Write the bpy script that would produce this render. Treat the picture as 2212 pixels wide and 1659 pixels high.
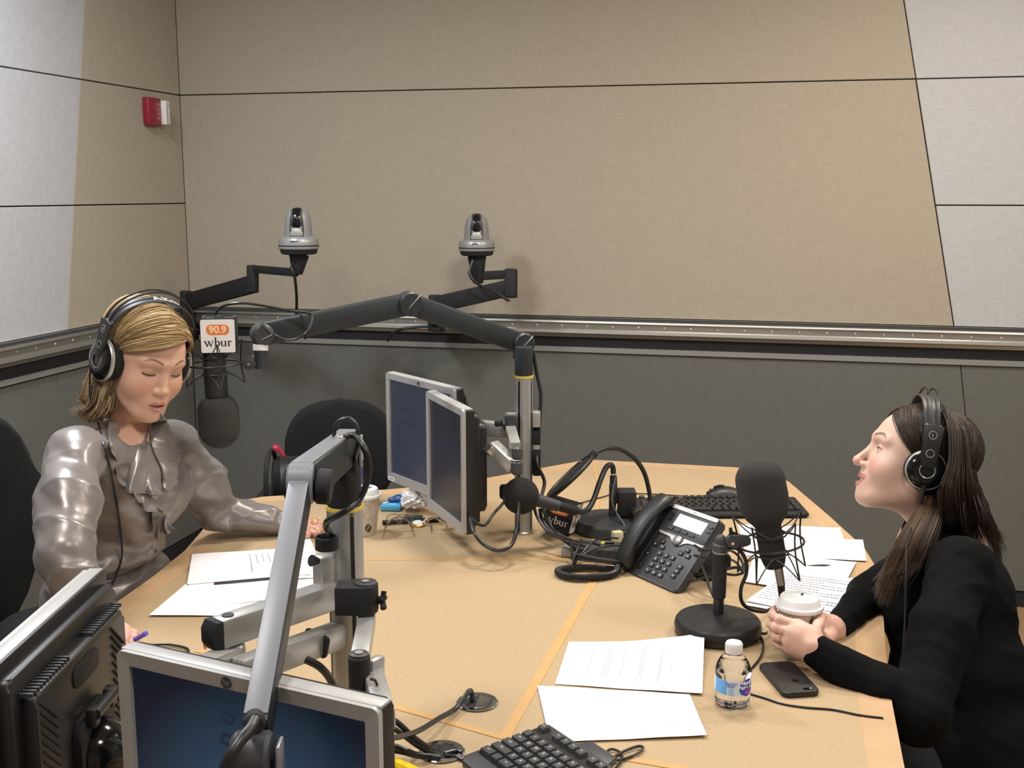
import bpy, bmesh, math, random
import numpy as np
from mathutils import Vector, Matrix, Euler
random.seed(7); np.random.seed(7)
for o in list(bpy.data.objects): bpy.data.objects.remove(o)
SC = bpy.context.scene; C = SC.collection
V = Vector
# ------------------------------------------------------------------ camera
F=2400.0; CX=1106.0; CY=829.5; HC=1.60
PIT=math.atan(414/F); cp,sp=math.cos(PIT),math.sin(PIT)
ROOM=math.atan2(584,F*cp+414*sp)          # the room is turned this much against the camera
cam_d=bpy.data.cameras.new('camera'); cam=bpy.data.objects.new('camera',cam_d); C.objects.link(cam)
cam.location=(0,0,HC); cam.rotation_euler=(math.pi/2-PIT,0,0)
cam_d.sensor_width=36; cam_d.lens=36*F/2212; cam_d.clip_start=.05
SC.camera=cam
# ------------------------------------------------------------------ world, exposure, lamps
w=bpy.data.worlds.new('world'); SC.world=w; w.use_nodes=True
w.node_tree.nodes['Background'].inputs[0].default_value=(.95,.97,1,1); w.node_tree.nodes['Background'].inputs[1].default_value=.25
vs=SC.view_settings; vs.view_transform='Standard'; vs.look='None'; vs.exposure=0.0; vs.gamma=1; vs.use_curve_mapping=False
def room(x,y,z): return V((x*math.cos(ROOM)+y*math.sin(ROOM), -x*math.sin(ROOM)+y*math.cos(ROOM), z))
RM=Matrix.Rotation(-ROOM,4,'Z')
CEIL=2.75
LAMPS=[(-1.95,2.6,70,(.93,.965,1)),(-.35,2.7,62,(1,.93,.84)),(.75,3.35,50,(1,.90,.76)),(1.5,1.9,50,(1,.94,.86)),(-1.2,.9,52,(1,.96,.92)),(.5,.5,42,(1,.95,.90))]
for i,(x,y,p,c) in enumerate(LAMPS):
    l=bpy.data.lights.new('ceiling_lamp','AREA'); l.shape='RECTANGLE'; l.size=.34; l.size_y=.34; l.energy=p*.50; l.color=c
    o=bpy.data.objects.new('ceiling_lamp',l); C.objects.link(o); o.location=room(x,y,CEIL-.03); o.rotation_euler=(0,0,-ROOM)
# ------------------------------------------------------------------ pixel helpers: real depth + pixel -> point
def ray(px,py):
    v=(CY-py)/F
    return V(((px-CX)/F, cp+v*sp, -sp+v*cp))
def W(px,py,zc): return V((0,0,HC))+ray(px,py)*zc
def T(px,py,z=.74):
    r=ray(px,py); return V((0,0,HC))+r*((z-HC)/r.z)
# ------------------------------------------------------------------ materials
def mat(name,col,rough=.5,metal=0,bump=None,spec=None,var=None,emit=None,trans=0,coat=0,sheen=0,sub=0,alpha=None,attr=None,ior=None,aniso=0):
    m=bpy.data.materials.new(name); m.use_nodes=True; nt=m.node_tree; b=nt.nodes['Principled BSDF']
    col=tuple(col)+(1,) if len(col)==3 else col
    b.inputs['Base Color'].default_value=col; b.inputs['Roughness'].default_value=rough; b.inputs['Metallic'].default_value=metal
    if spec is not None: b.inputs['Specular IOR Level'].default_value=spec
    if trans: b.inputs['Transmission Weight'].default_value=trans
    if coat: b.inputs['Coat Weight'].default_value=coat
    if sheen: b.inputs['Sheen Weight'].default_value=sheen
    if aniso: b.inputs['Anisotropic'].default_value=aniso
    if sub: b.inputs['Subsurface Weight'].default_value=sub; b.inputs['Subsurface Radius'].default_value=(.012,.005,.003); b.inputs['Subsurface Scale'].default_value=.6
    if ior: b.inputs['IOR'].default_value=ior
    if emit: b.inputs['Emission Color'].default_value=tuple(emit[0])+(1,); b.inputs['Emission Strength'].default_value=emit[1]
    tc=nt.nodes.new('ShaderNodeTexCoord')
    if attr:
        a=nt.nodes.new('ShaderNodeAttribute'); a.attribute_name=attr; nt.links.new(a.outputs['Color'],b.inputs['Base Color'])
    if var:   # (scale, amount, second colour)
        n=nt.nodes.new('ShaderNodeTexNoise'); n.inputs['Scale'].default_value=var[0]; n.inputs['Detail'].default_value=4
        nt.links.new(tc.outputs['Object'],n.inputs['Vector'])
        r=nt.nodes.new('ShaderNodeValToRGB'); r.color_ramp.elements[0].position=.5-var[1]; r.color_ramp.elements[1].position=.5+var[1]
        r.color_ramp.elements[0].color=col; r.color_ramp.elements[1].color=tuple(var[2])+(1,)
        nt.links.new(n.outputs['Fac'],r.inputs['Fac']); nt.links.new(r.outputs['Color'],b.inputs['Base Color'])
    if bump:  # (kind, scale, strength, distance)
        if bump[0]=='noise':
            n=nt.nodes.new('ShaderNodeTexNoise'); n.inputs['Scale'].default_value=bump[1]; n.inputs['Detail'].default_value=3
            nt.links.new(tc.outputs['Object'],n.inputs['Vector']); h=n.outputs['Fac']
        elif bump[0]=='weave':
            hs=[]
            for ax in (0,2):
                mp=nt.nodes.new('ShaderNodeMapping'); sc=[bump[1]*.12]*3; sc[ax]=bump[1]; mp.inputs['Scale'].default_value=sc
                nt.links.new(tc.outputs['Object'],mp.inputs['Vector'])
                n=nt.nodes.new('ShaderNodeTexNoise'); n.inputs['Scale'].default_value=1; n.inputs['Detail'].default_value=2
                nt.links.new(mp.outputs[0],n.inputs['Vector']); hs.append(n.outputs['Fac'])
            ad=nt.nodes.new('ShaderNodeMath'); ad.operation='ADD'; nt.links.new(hs[0],ad.inputs[0]); nt.links.new(hs[1],ad.inputs[1]); h=ad.outputs[0]
            cr=nt.nodes.new('ShaderNodeMapRange'); cr.inputs[1].default_value=.7; cr.inputs[2].default_value=1.3; cr.inputs[3].default_value=.93; cr.inputs[4].default_value=1.06
            nt.links.new(h,cr.inputs[0]); mx=nt.nodes.new('ShaderNodeVectorMath'); mx.operation='SCALE'; mx.inputs[0].default_value=col[:3]
            nt.links.new(cr.outputs[0],mx.inputs['Scale']); nt.links.new(mx.outputs[0],b.inputs['Base Color'])
        bp=nt.nodes.new('ShaderNodeBump'); bp.inputs['Strength'].default_value=bump[2]; bp.inputs['Distance'].default_value=bump[3]
        nt.links.new(h,bp.inputs['Height']); nt.links.new(bp.outputs[0],b.inputs['Normal'])
    return m
MT={}
MT['tan']=mat('tan_fabric',(.385,.340,.270),.9,bump=('weave',260,.25,.001))
MT['white']=mat('pale_fabric',(.465,.468,.49),.9,bump=('weave',260,.2,.001))
MT['grey']=mat('grey_fabric',(.131,.134,.124),.9,bump=('weave',260,.25,.001))
MT['strip']=mat('grey_strip',(.24,.24,.23),.6)
MT['gap']=mat('dark_gap',(.012,.011,.010),.8)
MT['alu']=mat('aluminium',(.50,.49,.46),.33,.85)
MT['alu2']=mat('satin_silver',(.44,.44,.43),.36,.5)
MT['silver']=mat('silver_paint',(.30,.30,.305),.35,.3)
MT['psilver']=mat('pale_silver_plastic',(.56,.56,.57),.35)
MT['bezel']=mat('bezel_silver',(.42,.42,.42),.4,.2)
MT['boomtop']=mat('boom_grey',(.20,.21,.235),.42,.1)
MT['chrome']=mat('chrome',(.75,.75,.75),.12,1)
MT['black']=mat('black_plastic',(.012,.012,.013),.42)
MT['matte']=mat('matte_black',(.010,.010,.012),.75)
MT['gloss']=mat('glossy_black',(.006,.006,.007),.12)
MT['char']=mat('charcoal_paint',(.020,.025,.029),.45)
MT['mid']=mat('dark_grey_plastic',(.045,.046,.050),.45)
MT['foam']=mat('foam',(.030,.029,.026),.95,bump=('noise',900,.6,.002))
MT['foamb']=mat('black_foam',(.012,.012,.012),.95,bump=('noise',900,.6,.002))
MT['cable']=mat('cable_rubber',(.012,.012,.013),.38)
MT['orange']=mat('orange_print',(.80,.20,.045),.5)
MT['wprint']=mat('white_print',(.80,.80,.80),.5)
MT['ink']=mat('grey_ink',(.22,.22,.25),.8)
MT['inkd']=mat('black_ink',(.02,.02,.02),.7)
MT['paper']=mat('paper',(.88,.88,.90),.8)
MT['lid']=mat('white_lid',(.80,.80,.80),.35)
MT['cup']=mat('paper_cup',(.60,.54,.47),.6)
MT['lamin']=mat('tan_laminate',(.405,.292,.168),.5,bump=('noise',60,.03,.001),var=(420,.10,(.455,.335,.20)))
MT['maple']=mat('maple',(.48,.31,.17),.42,var=(16,.3,(.55,.37,.215)))
MT['inlay']=mat('maple_inlay',(.52,.31,.125),.42,var=(25,.3,(.57,.36,.16)))
MT['skinA']=mat('skin_a',(.6,.35,.27),.48,attr='col',sub=.25)
MT['hair']=mat('hair',(.2,.1,.05),.42,attr='col',spec=.35)
MT['satin']=mat('satin_cloth',(.225,.202,.194),.34,.36,sheen=.15,bump=('noise',13,.22,.012))
MT['knit']=mat('black_knit',(.0028,.0028,.0036),.9,spec=.15)
MT['jeans']=mat('dark_trousers',(.005,.005,.007),.85)
MT['chair']=mat('chair_fabric',(.004,.0045,.0065),.9,bump=('noise',500,.3,.001))
MT['red']=mat('alarm_red',(.27,.015,.03),.4)
MT['strobe']=mat('strobe_lens',(.8,.8,.78),.15,coat=.5)
MT['yellow']=mat('yellow_plastic',(.85,.62,.02),.4)
MT['gold']=mat('gold',(.80,.55,.18),.2,1)
MT['floor']=mat('wood_floor',(.30,.19,.10),.5,var=(12,.3,(.36,.23,.12)))
MT['ceil']=mat('ceiling_tile',(.70,.70,.68),.9)
MT['wallp']=mat('wall_paint',(.45,.44,.42),.9)
MT['teeth']=mat('teeth',(.82,.78,.70),.3)
MT['mouth']=mat('mouth_inside',(.10,.02,.02),.6)
MT['eye']=mat('eye',(.75,.72,.70),.15); MT['iris']=mat('iris',(.05,.025,.012),.1)
MT['yring']=mat('yellow_ring',(.75,.55,.10),.4)
MT['purple']=mat('purple_bottle',(.10,.06,.30),.4)
# ------------------------------------------------------------------ object helpers
def link(name,me,parent=None):
    o=bpy.data.objects.new(name,me); C.objects.link(o)
    if parent is not None: o.parent=parent
    return o
def tag(o,label=None,cat=None,group=None,kind=None):
    if label: o['label']=label
    if cat: o['category']=cat
    if group: o['group']=group
    if kind: o['kind']=kind
    return o
def thing(name,label,cat,loc=(0,0,0),group=None):
    o=bpy.data.objects.new(name,None); C.objects.link(o); o.empty_display_size=.05; o.location=loc
    return tag(o,label,cat,group)
def finish(name,bm,m,parent=None,smooth=True,ang=40,kind=None):
    """world-space bmesh -> ONE object; origin at its own centre (or the parent's)"""
    me=bpy.data.meshes.new(name)
    bmesh.ops.recalc_face_normals(bm,faces=bm.faces)
    off=V((0,0,0))
    if parent is not None:
        p=parent
        while p is not None: off+=V(p.location); p=p.parent
        bmesh.ops.translate(bm,vec=-off,verts=bm.verts); loc=V((0,0,0))
    elif len(bm.verts):
        xs=[v.co for v in bm.verts]; lo=V([min(c[i] for c in xs) for i in range(3)]); hi=V([max(c[i] for c in xs) for i in range(3)])
        loc=V(((lo.x+hi.x)/2,(lo.y+hi.y)/2,lo.z)); bmesh.ops.translate(bm,vec=-loc,verts=bm.verts)
    else: loc=V((0,0,0))
    bm.to_mesh(me); bm.free()
    for x in (m if isinstance(m,(list,tuple)) else [m]): me.materials.append(MT[x] if isinstance(x,str) else x)
    if smooth:
        me.polygons.foreach_set('use_smooth',[True]*len(me.polygons))
        me.set_sharp_from_angle(angle=math.radians(ang))
    o=link(name,me,parent); o.location=loc
    if kind: o['kind']=kind
    return o
def nb(): return bmesh.new()
def frame(o,z,x=None):
    """matrix with origin o, z axis z, x axis near x"""
    z=V(z).normalized(); x=V(x) if x is not None else (V((1,0,0)) if abs(z.x)<.9 else V((0,1,0)))
    y=z.cross(x).normalized(); x=y.cross(z)
    return Matrix(((x.x,y.x,z.x,o[0]),(x.y,y.y,z.y,o[1]),(x.z,y.z,z.z,o[2]),(0,0,0,1)))
def frame2(o,x,y):
    x=V(x).normalized(); z=x.cross(V(y)).normalized(); y=z.cross(x)
    return Matrix(((x.x,y.x,z.x,o[0]),(x.y,y.y,z.y,o[1]),(x.z,y.z,z.z,o[2]),(0,0,0,1)))
def box(bm,size,M=None,c=(0,0,0),bev=0,seg=2,mi=0):
    M=M or Matrix()
    r=bmesh.ops.create_cube(bm,size=1,matrix=M@Matrix.Translation(c)@Matrix.Diagonal((*size,1)))
    vs_=r['verts']; fs=set(f for v in vs_ for f in v.link_faces)
    for f in fs: f.material_index=mi
    if bev:
        es=list(set(e for v in vs_ for e in v.link_edges))
        r2=bmesh.ops.bevel(bm,geom=es,offset=bev,segments=seg,affect='EDGES',profile=.5,material=mi if mi else -1)
def lathe(bm,prof,M=None,n=32,mi=0,sx=1,sy=1,caps=True):
    M=M or Matrix(); rings=[]
    for r,z in prof:
        if r<1e-6: rings.append([bm.verts.new(M@V((0,0,z)))])
        else: rings.append([bm.verts.new(M@V((r*sx*math.cos(2*math.pi*i/n),r*sy*math.sin(2*math.pi*i/n),z))) for i in range(n)])
    for a,b in zip(rings,rings[1:]):
        for i in range(n):
            j=(i+1)%n
            if len(a)==1 and len(b)==1: continue
            if len(a)==1: f=bm.faces.new((a[0],b[i],b[j]))
            elif len(b)==1: f=bm.faces.new((a[i],a[j],b[0]))
            else: f=bm.faces.new((a[i],a[j],b[j],b[i]))
            f.material_index=mi
    if caps:
        for r in (rings[0],rings[-1]):
            if len(r)>2: bm.faces.new(r).material_index=mi
def catm(pts,k=6,closed=False):
    pts=[V(p) for p in pts]; n=len(pts)
    if n<3: return pts
    out=[]
    rng=range(n if closed else n-1)
    for i in rng:
        p0=pts[(i-1)%n] if (closed or i>0) else pts[0]*2-pts[1]
        p1=pts[i]; p2=pts[(i+1)%n]
        p3=pts[(i+2)%n] if (closed or i+2<n) else pts[-1]*2-pts[-2]
        for j in range(k):
            t=j/k; out.append(.5*((2*p1)+(p2-p0)*t+(2*p0-5*p1+4*p2-p3)*t*t+(3*p1-p0-3*p2+p3)*t**3))
    if not closed: out.append(pts[-1])
    return out
def tube(bm,pts,r,n=8,k=6,closed=False,smooth=True,mi=0,flat=1.0,up=None):
    P=catm(pts,k,closed) if smooth else [V(p) for p in pts]
    m=len(P); rings=[]; prev=None
    for i,p in enumerate(P):
        if closed: d=P[(i+1)%m]-P[i-1]
        else: d=P[min(i+1,m-1)]-P[max(i-1,0)]
        if d.length<1e-9: d=V((0,0,1))
        d.normalize()
        if up is not None: x=V(up)-d*d.dot(V(up))
        elif prev is None: x=d.orthogonal()
        else: x=prev-d*d.dot(prev)
        if x.length<1e-6: x=d.orthogonal()
        x.normalize(); prev=x; y=d.cross(x)
        rr=r if not isinstance(r,(list,tuple)) else (r[0]+(r[-1]-r[0])*i/(m-1) if len(r)==2 else r[min(len(r)-1,int(round(i*(len(r)-1)/(m-1))))])
        rings.append([bm.verts.new(p+x*math.cos(2*math.pi*j/n)*rr+y*math.sin(2*math.pi*j/n)*rr*flat) for j in range(n)])
    for a,b in zip(rings,rings[1:]+([rings[0]] if closed else [])):
        for j in range(n):
            f=bm.faces.new((a[j],a[(j+1)%n],b[(j+1)%n],b[j])); f.material_index=mi
    if not closed:
        bm.faces.new(rings[0]).material_index=mi; bm.faces.new(rings[-1]).material_index=mi
def prism(bm,poly,h,M=None,bev=0,mi=0,seg=2,hole=None):
    M=M or Matrix()
    b=[bm.verts.new(M@V((x,y,0))) for x,y in poly]; t=[bm.verts.new(M@V((x,y,h))) for x,y in poly]; n=len(poly)
    fs=[bm.faces.new(b),bm.faces.new(t)]
    for i in range(n): fs.append(bm.faces.new((b[i],b[(i+1)%n],t[(i+1)%n],t[i])))
    for f in fs: f.material_index=mi
    if bev: bmesh.ops.bevel(bm,geom=list(set(e for f in fs[:2] for e in f.edges)),offset=bev,segments=seg,affect='EDGES',profile=.5)
def rrect(w,h,r,n=5,cx=0,cy=0):
    out=[]
    for sx,sy,a0 in ((1,1,0),(-1,1,90),(-1,-1,180),(1,-1,270)):
        for i in range(n+1):
            a=math.radians(a0+90*i/n); out.append((cx+sx*(w/2-r)+r*math.cos(a),cy+sy*(h/2-r)+r*math.sin(a)))
    return out
def beam(bm,a,b,w,h,up=(0,0,1),bev=.003,ext=0,mi=0):
    a,b=V(a),V(b); d=(b-a); L=d.length+2*ext; d.normalize(); u=V(up); s=d.cross(u).normalized(); u=s.cross(d)
    M=Matrix(((d.x,s.x,u.x,(a.x+b.x)/2),(d.y,s.y,u.y,(a.y+b.y)/2),(d.z,s.z,u.z,(a.z+b.z)/2),(0,0,0,1)))
    box(bm,(L,w,h),M,bev=bev,mi=mi)
def cyl(bm,a,b,r,n=24,r2=None,bev=.0,mi=0):
    a,b=V(a),V(b); L=(b-a).length; r2=r if r2 is None else r2
    e=min(bev,L/3,r/2) if bev else 0
    pr=[(r-e,0),(r,e),(r2,L-e),(r2-e,L)] if e else [(r,0),(r2,L)]
    lathe(bm,pr,frame(a,b-a),n,mi)
def ball(bm,c,r,n=20,mi=0,M=None,s=(1,1,1)):
    MM=(M or Matrix.Translation(c))@Matrix.Diagonal((*s,1))
    k=n//2; lathe(bm,[(r*math.sin(math.pi*i/k),-r*math.cos(math.pi*i/k)) for i in range(k+1)],MM,n,mi)
def text(name,s,size,M,m,parent,bold=0,ext=.0003,align='CENTER',space=1,sx=1):
    cu=bpy.data.curves.new('t','FONT'); cu.body=s; cu.size=size; cu.extrude=ext; cu.offset=bold; cu.align_x=align; cu.align_y='CENTER'; cu.space_character=space; cu.resolution_u=3
    to=bpy.data.objects.new('t',cu); C.objects.link(to); bpy.context.view_layer.update()
    dg=bpy.context.evaluated_depsgraph_get(); me=bpy.data.meshes.new_from_object(to.evaluated_get(dg)); bpy.data.objects.remove(to)
    bm=nb(); bm.from_mesh(me); bpy.data.meshes.remove(me); bpy.data.curves.remove(cu)
    bmesh.ops.transform(bm,matrix=M@Matrix.Diagonal((sx,1,1,1)),verts=bm.verts)
    return finish(name,bm,m,parent,smooth=False)
# ================================================================== the room
XL=-2.565; XR=2.4; YB=4.5; YF=-1.6
def wallbox(bm,x0,x1,y0,y1,z0,z1,bev=0): box(bm,(x1-x0,y1-y0,z1-z0),RM,((x0+x1)/2,(y0+y1)/2,(z0+z1)/2),bev=bev)
bm=nb(); wallbox(bm,XL-.1,XR+.1,YF-.1,YB+.1,-.06,0); fl=finish('floor',bm,'floor'); fl['kind']='structure'
bm=nb(); wallbox(bm,XL-.1,XR+.1,YF-.1,YB+.1,CEIL,CEIL+.06); o=finish('ceiling',bm,'ceil'); o['kind']='structure'; ceil_o=o
bm=nb(); wallbox(bm,XL-.1,XR+.1,YB+.022,YB+.1,0,CEIL); wb=finish('wall_back',bm,'gap'); wb['kind']='structure'
bm=nb(); wallbox(bm,XL-.1,XL-.022,YF,YB+.022,0,CEIL); wl=finish('wall_left',bm,'gap'); wl['kind']='structure'
bm=nb(); wallbox(bm,XR,XR+.08,YF,YB+.022,0,CEIL); o=finish('wall_right',bm,'wallp'); o['kind']='structure'
bm=nb(); wallbox(bm,XL-.1,XR+.1,YF-.08,YF,0,CEIL); o=finish('wall_front',bm,'wallp'); o['kind']='structure'
def panel(parent,pts,m,left=False,label=None):
    """fabric panel: outline in wall coordinates (along, z); 22 mm thick"""
    n=len(pts); cx=sum(p[0] for p in pts)/n; cz=sum(p[1] for p in pts)/n
    if left: M=RM@frame2((XL-.022,0,0),(0,1,0),(0,0,1)); g=.0
    else: M=RM@frame2((0,YB+.022,0),(1,0,0),(0,0,1)); g=.0
    bm=nb()
    pts=pts if left else pts
    prism(bm,pts,.022,M,bev=.0018,seg=1)
    if not left:
        pass
    o=finish('wall_panel',bm,m,parent,ang=30)
    return o
# frame2((..),(1,0,0),(0,0,1)) has z axis = -y (towards the room); for the left wall (0,1,0)x(0,0,1) = +x (towards the room)
g=.0022
def sx(z): return .656-.2083*(z-1.108)
Zt=CEIL; Z2=2.016; Z1=1.552; Z0=1.096
panel(wb,[(XL+.0003,Z0),(sx(Z0)-g,Z0),(sx(Z2)-g,Z2-g),(XL+.0003,Z2-g)],'tan')
panel(wb,[(XL+.0003,Z2+g),(sx(Z2)-g,Z2+g),(sx(Zt)-g,Zt-.001),(XL+.0003,Zt-.001)],'tan')
for a,b in ((Z0,Z1-g),(Z1+g,Z2-g),(Z2+g,Zt-.001)):
    panel(wb,[(sx(a)+g,a),(XR-.001,a),(XR-.001,b),(sx(b)+g,b)],'white')
def lx(z): return .692+.157*(.944-z)
panel(wb,[(XL+.001,.06),(lx(.06)-g*.6,.06),(lx(.946)-g*.6,.946),(XL+.001,.946)],'grey')
panel(wb,[(lx(.06)+g*.6,.06),(XR-.001,.06),(XR-.001,.946),(lx(.946)+g*.6,.946)],'grey')
def ly(z): return 3.61+.197*(z-1.117)
for a,b in ((Z0,Z1-g),(Z1+g,Z2-g),(Z2+g,Zt-.001)):
    panel(wl,[(YF+.001,a),(ly(a)-.0003,a),(ly(b)-.0003,b),(YF+.001,b)],'white',True)
    panel(wl,[(ly(a)+.0003,a),(YB-.0002,a),(YB-.0002,b),(ly(b)+.0003,b)],'tan',True)
ys=3.53
panel(wl,[(YF+.001,.06),(ys-.0015,.06),(ys-.0015,.941),(YF+.001,.941)],'grey',True)
panel(wl,[(ys+.0015,.06),(YB-.001,.06),(YB-.001,.941),(ys+.0015,.941)],'grey',True)
# baseboards
bm=nb(); wallbox(bm,XL,XR,YB-.012,YB+.02,0,.055); o=finish('baseboard_back',bm,'matte'); o['kind']='structure'
bm=nb(); wallbox(bm,XL-.02,XL+.012,YF,YB-.012,0,.055); o=finish('baseboard_left',bm,'matte'); o['kind']='structure'
# equipment rail: cross-section (out from wall, z)
prof=[(0,1.094),(.012,1.094),(.014,1.082),(.034,1.081),(.036,1.074),(.026,1.071),(.026,1.047),(.036,1.043),(.038,1.031),(.030,1.027),(.016,1.026),(.014,1.012),(0,1.012)]
def rail(nm,left,a,b,rm):
    bm=nb(); r0=[];r1=[]
    for (d,z) in prof:
        p0=room(XL+d,a,z) if left else room(a,YB-d,z); p1=room(XL+d,b,z) if left else room(b,YB-d,z)
        r0.append(bm.verts.new(p0)); r1.append(bm.verts.new(p1))
    n=len(prof)
    bm.faces.new(r0); bm.faces.new(r1)
    for i in range(n): bm.faces.new((r0[i],r0[(i+1)%n],r1[(i+1)%n],r1[i]))
    o=finish(nm,bm,'alu',ang=20); o['kind']='structure'
    # black channel and grey strip under it
    bm=nb()
    if left: wallbox(bm,XL-.02,XL+.004,a,b,.968,1.012)
    else: wallbox(bm,a,b,YB-.004,YB+.02,.968,1.012)
    finish('black_channel',bm,'matte',o)
    bm=nb()
    if left: wallbox(bm,XL-.02,XL+.010,a,b,.9475,.9675)
    else: wallbox(bm,a,b,YB-.010,YB+.02,.9485,.9695)
    finish('grey_strip',bm,'strip',o)
    bm=nb()
    if left: wallbox(bm,XL+.001,XL+.016,a,b,1.083,1.0935)
    else: wallbox(bm,a,b,YB-.016,YB-.001,1.083,1.0935)
    finish('shadow_strip',bm,'mid',o)  # dark strip standing in for the shadow under the upper panels
    me=None; s=a+.08
    while s<b-.03:
        ctr=room(XL+.026,s,1.059) if left else room(s,YB-.026,1.059)
        if me is None:
            bm=nb(); lathe(bm,[(.0048,0),(.0045,.0014),(.003,.0028),(0,.0034)],RM.to_3x3().to_4x4()@(frame((0,0,0),(1,0,0)) if left else frame((0,0,0),(0,-1,0))),10)
            me=bpy.data.meshes.new('rivet'); bm.to_mesh(me); bm.free(); me.materials.append(MT['chrome']); me.polygons.foreach_set('use_smooth',[True]*len(me.polygons))
        r=link('rivet',me,o); r.location=ctr-V(o.location); s+=.1055
    return o
rail('trim_1',False,XL+.04,XR,None); rail('trim_2',True,1.2,YB,None)
# ceiling light fixtures around the lamps
for i,(x,y,p,c) in enumerate(LAMPS):
    t=thing('ceiling_light','square recessed ceiling light above the studio, '+['over the left wall','over the left side of the table','near the back wall','over the right side of the table','behind the left foreground','straight above the photographer'][i],'light',room(x,y,CEIL-.02))
    bm=nb()
    for dx,dy,sxx,syy in ((.2,0,.03,.43),(-.2,0,.03,.43),(0,.2,.37,.03),(0,-.2,.37,.03)): box(bm,(sxx,syy,.018),RM,(x+dx,y+dy,CEIL-.010),bev=.003)
    finish('frame',bm,'lid',t)
# ------------------------------------------------------------------ fire alarm on the left wall
t=thing('fire_alarm','red wall fire alarm with white strobe on the left wall','alarm',room(XL,4.27,1.86))
zA,zB=1.872,1.985
bm=nb(); box(bm,(.030,.095,zB-zA),RM,(XL+.0155,4.245,(zA+zB)/2),bev=.005); hs=finish('housing',bm,'red',t)
bm=nb(); box(bm,(.05,.036,zB-zA-.014),RM,(XL+.0255,4.312,(zA+zB)/2),bev=.006); finish('strobe',bm,'strobe',t)
bm=nb(); box(bm,(.004,.002,.09),RM,(XL+.052,4.30,(zA+zB)/2)); box(bm,(.004,.006,.014),RM,(XL+.052,4.318,zB-.028)); finish('strobe_bracket',bm,'alu2',t)
text('lettering','FIRE',.034,RM@Matrix.Translation((XL+.0432,4.272,(zA+zB)/2))@Matrix.Rotation(math.radians(90),4,'X')@Matrix.Rotation(0,4,'Y')@Matrix.Identity(4) if False else RM@frame2((XL+.0308,4.268,(zA+zB)/2),(0,0,-1),(0,1,0)),mat('alarm_letter',(.5,.2,.22),.5),hs,space=1.15)
# ------------------------------------------------------------------ table
TT=.74
outline=[(-.55,1.12),(-.72,1.45),(-.845,1.85),(-.850,2.20),(-.815,2.42),(-.797,2.60),(-.800,2.78),(-.800,2.96),(-.775,3.04),(-.715,3.085),(-.361,3.165),(-.147,3.245),(.248,3.535),(.71,3.43),(.800,3.37),(.835,3.25),(.855,2.9),(.865,2.62),(.84,2.42),(.77,2.19),(.715,2.01),(.655,1.80),(.60,1.58),(.53,1.30),(.46,1.12)]
def inset(poly,d):
    n=len(poly); out=[]
    for i in range(n):
        a=V((*poly[i-1],0)); b=V((*poly[i],0)); c=V((*poly[(i+1)%n],0))
        n1=(b-a).normalized(); n2=(c-b).normalized(); nn=(V((-n1.y,n1.x,0))+V((-n2.y,n2.x,0)))
        nn.normalize(); k=nn.dot(V((-n1.y,n1.x,0)))
        out.append((b.x-nn.x*d/max(k,.5)*-1,b.y-nn.y*d/max(k,.5)*-1))
    return out
def area(p): return sum(p[i-1][0]*p[i][1]-p[i][0]*p[i-1][1] for i in range(len(p)))
if area(outline)<0: outline=outline[::-1]
inn=inset(outline,.055)
tb=thing('table','tan laminate studio table with maple edge in the middle of the room','table',(0,2.3,0))
bm=nb(); n=len(outline)
o1=[bm.verts.new((x,y,TT)) for x,y in outline]; i1=[bm.verts.new((x,y,TT)) for x,y in inn]; o0=[bm.verts.new((x,y,TT-.036)) for x,y in outline]; i0=[bm.verts.new((x,y,TT-.036)) for x,y in inn]
for i in range(n):
    j=(i+1)%n
    bm.faces.new((o1[i],o1[j],i1[j],i1[i])); bm.faces.new((o0[i],o0[j],o1[j],o1[i])); bm.faces.new((i0[i],i0[j],o0[j],o0[i])); bm.faces.new((i1[i],i1[j],i0[j],i0[i]))
finish('edge_band',bm,'maple',tb,ang=50)
bm=nb(); prism(bm,[(x,y) for x,y in inn],.0355,Matrix.Translation((0,0,TT-.036))); finish('tabletop',bm,'lamin',tb,smooth=False)
INL=[0]
def inl(a,b,w):
    a=V((a[0],a[1],TT));b=V((b[0],b[1],TT)); bm=nb(); beam(bm,a,b,w,.0012,bev=0); INL[0]+=1; bmesh.ops.translate(bm,vec=(0,0,-.0003+.00012*INL[0]),verts=bm.verts); finish('inlay_strip',bm,'inlay',tb,smooth=False)
inl((-.745,2.53),(.19,2.535),.010); inl((.214,2.50),(-.012,1.655),.018); inl((-.012,1.655),(-.60,2.00),.014); inl((-.012,1.655),(.50,1.475),.014); inl((.262,3.465),(.258,3.2),.010); inl((.19,2.535),(.26,3.2),.010)
bm=nb(); box(bm,(.5,.9,.69),None,(0,2.35,.352),bev=.01); finish('pedestal',bm,'matte',tb)
# cable grommets in the table
def grommet(px,py,lab):
    c=T(px,py); t=thing('cable_grommet',lab,'cable grommet',c)
    bm=nb(); lathe(bm,[(.024,.0),(.034,.0),(.036,.0015),(.034,.003),(.025,.0025),(.024,.0)],Matrix.Translation(c),32,caps=False); finish('rim',bm,'chrome',t)
    bm=nb(); lathe(bm,[(.0242,.0008),(0,.001)],Matrix.Translation(c),24,caps=False); finish('opening',bm,'matte',t)
    return t,c
g1,gc1=grommet(1031,1518,'round chrome cable grommet left of the lower white paper')
bm=nb(); prism(bm,[(.023*math.cos(a),.023*math.sin(a)) for a in [math.radians(q) for q in range(-100,81,12)]],.002,Matrix.Translation(gc1+V((0,0,.001)))); finish('cover',bm,'chrome',g1)
g2,gc2=grommet(955,1625,'round cable grommet full of black cables left of the near keyboard')
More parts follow.
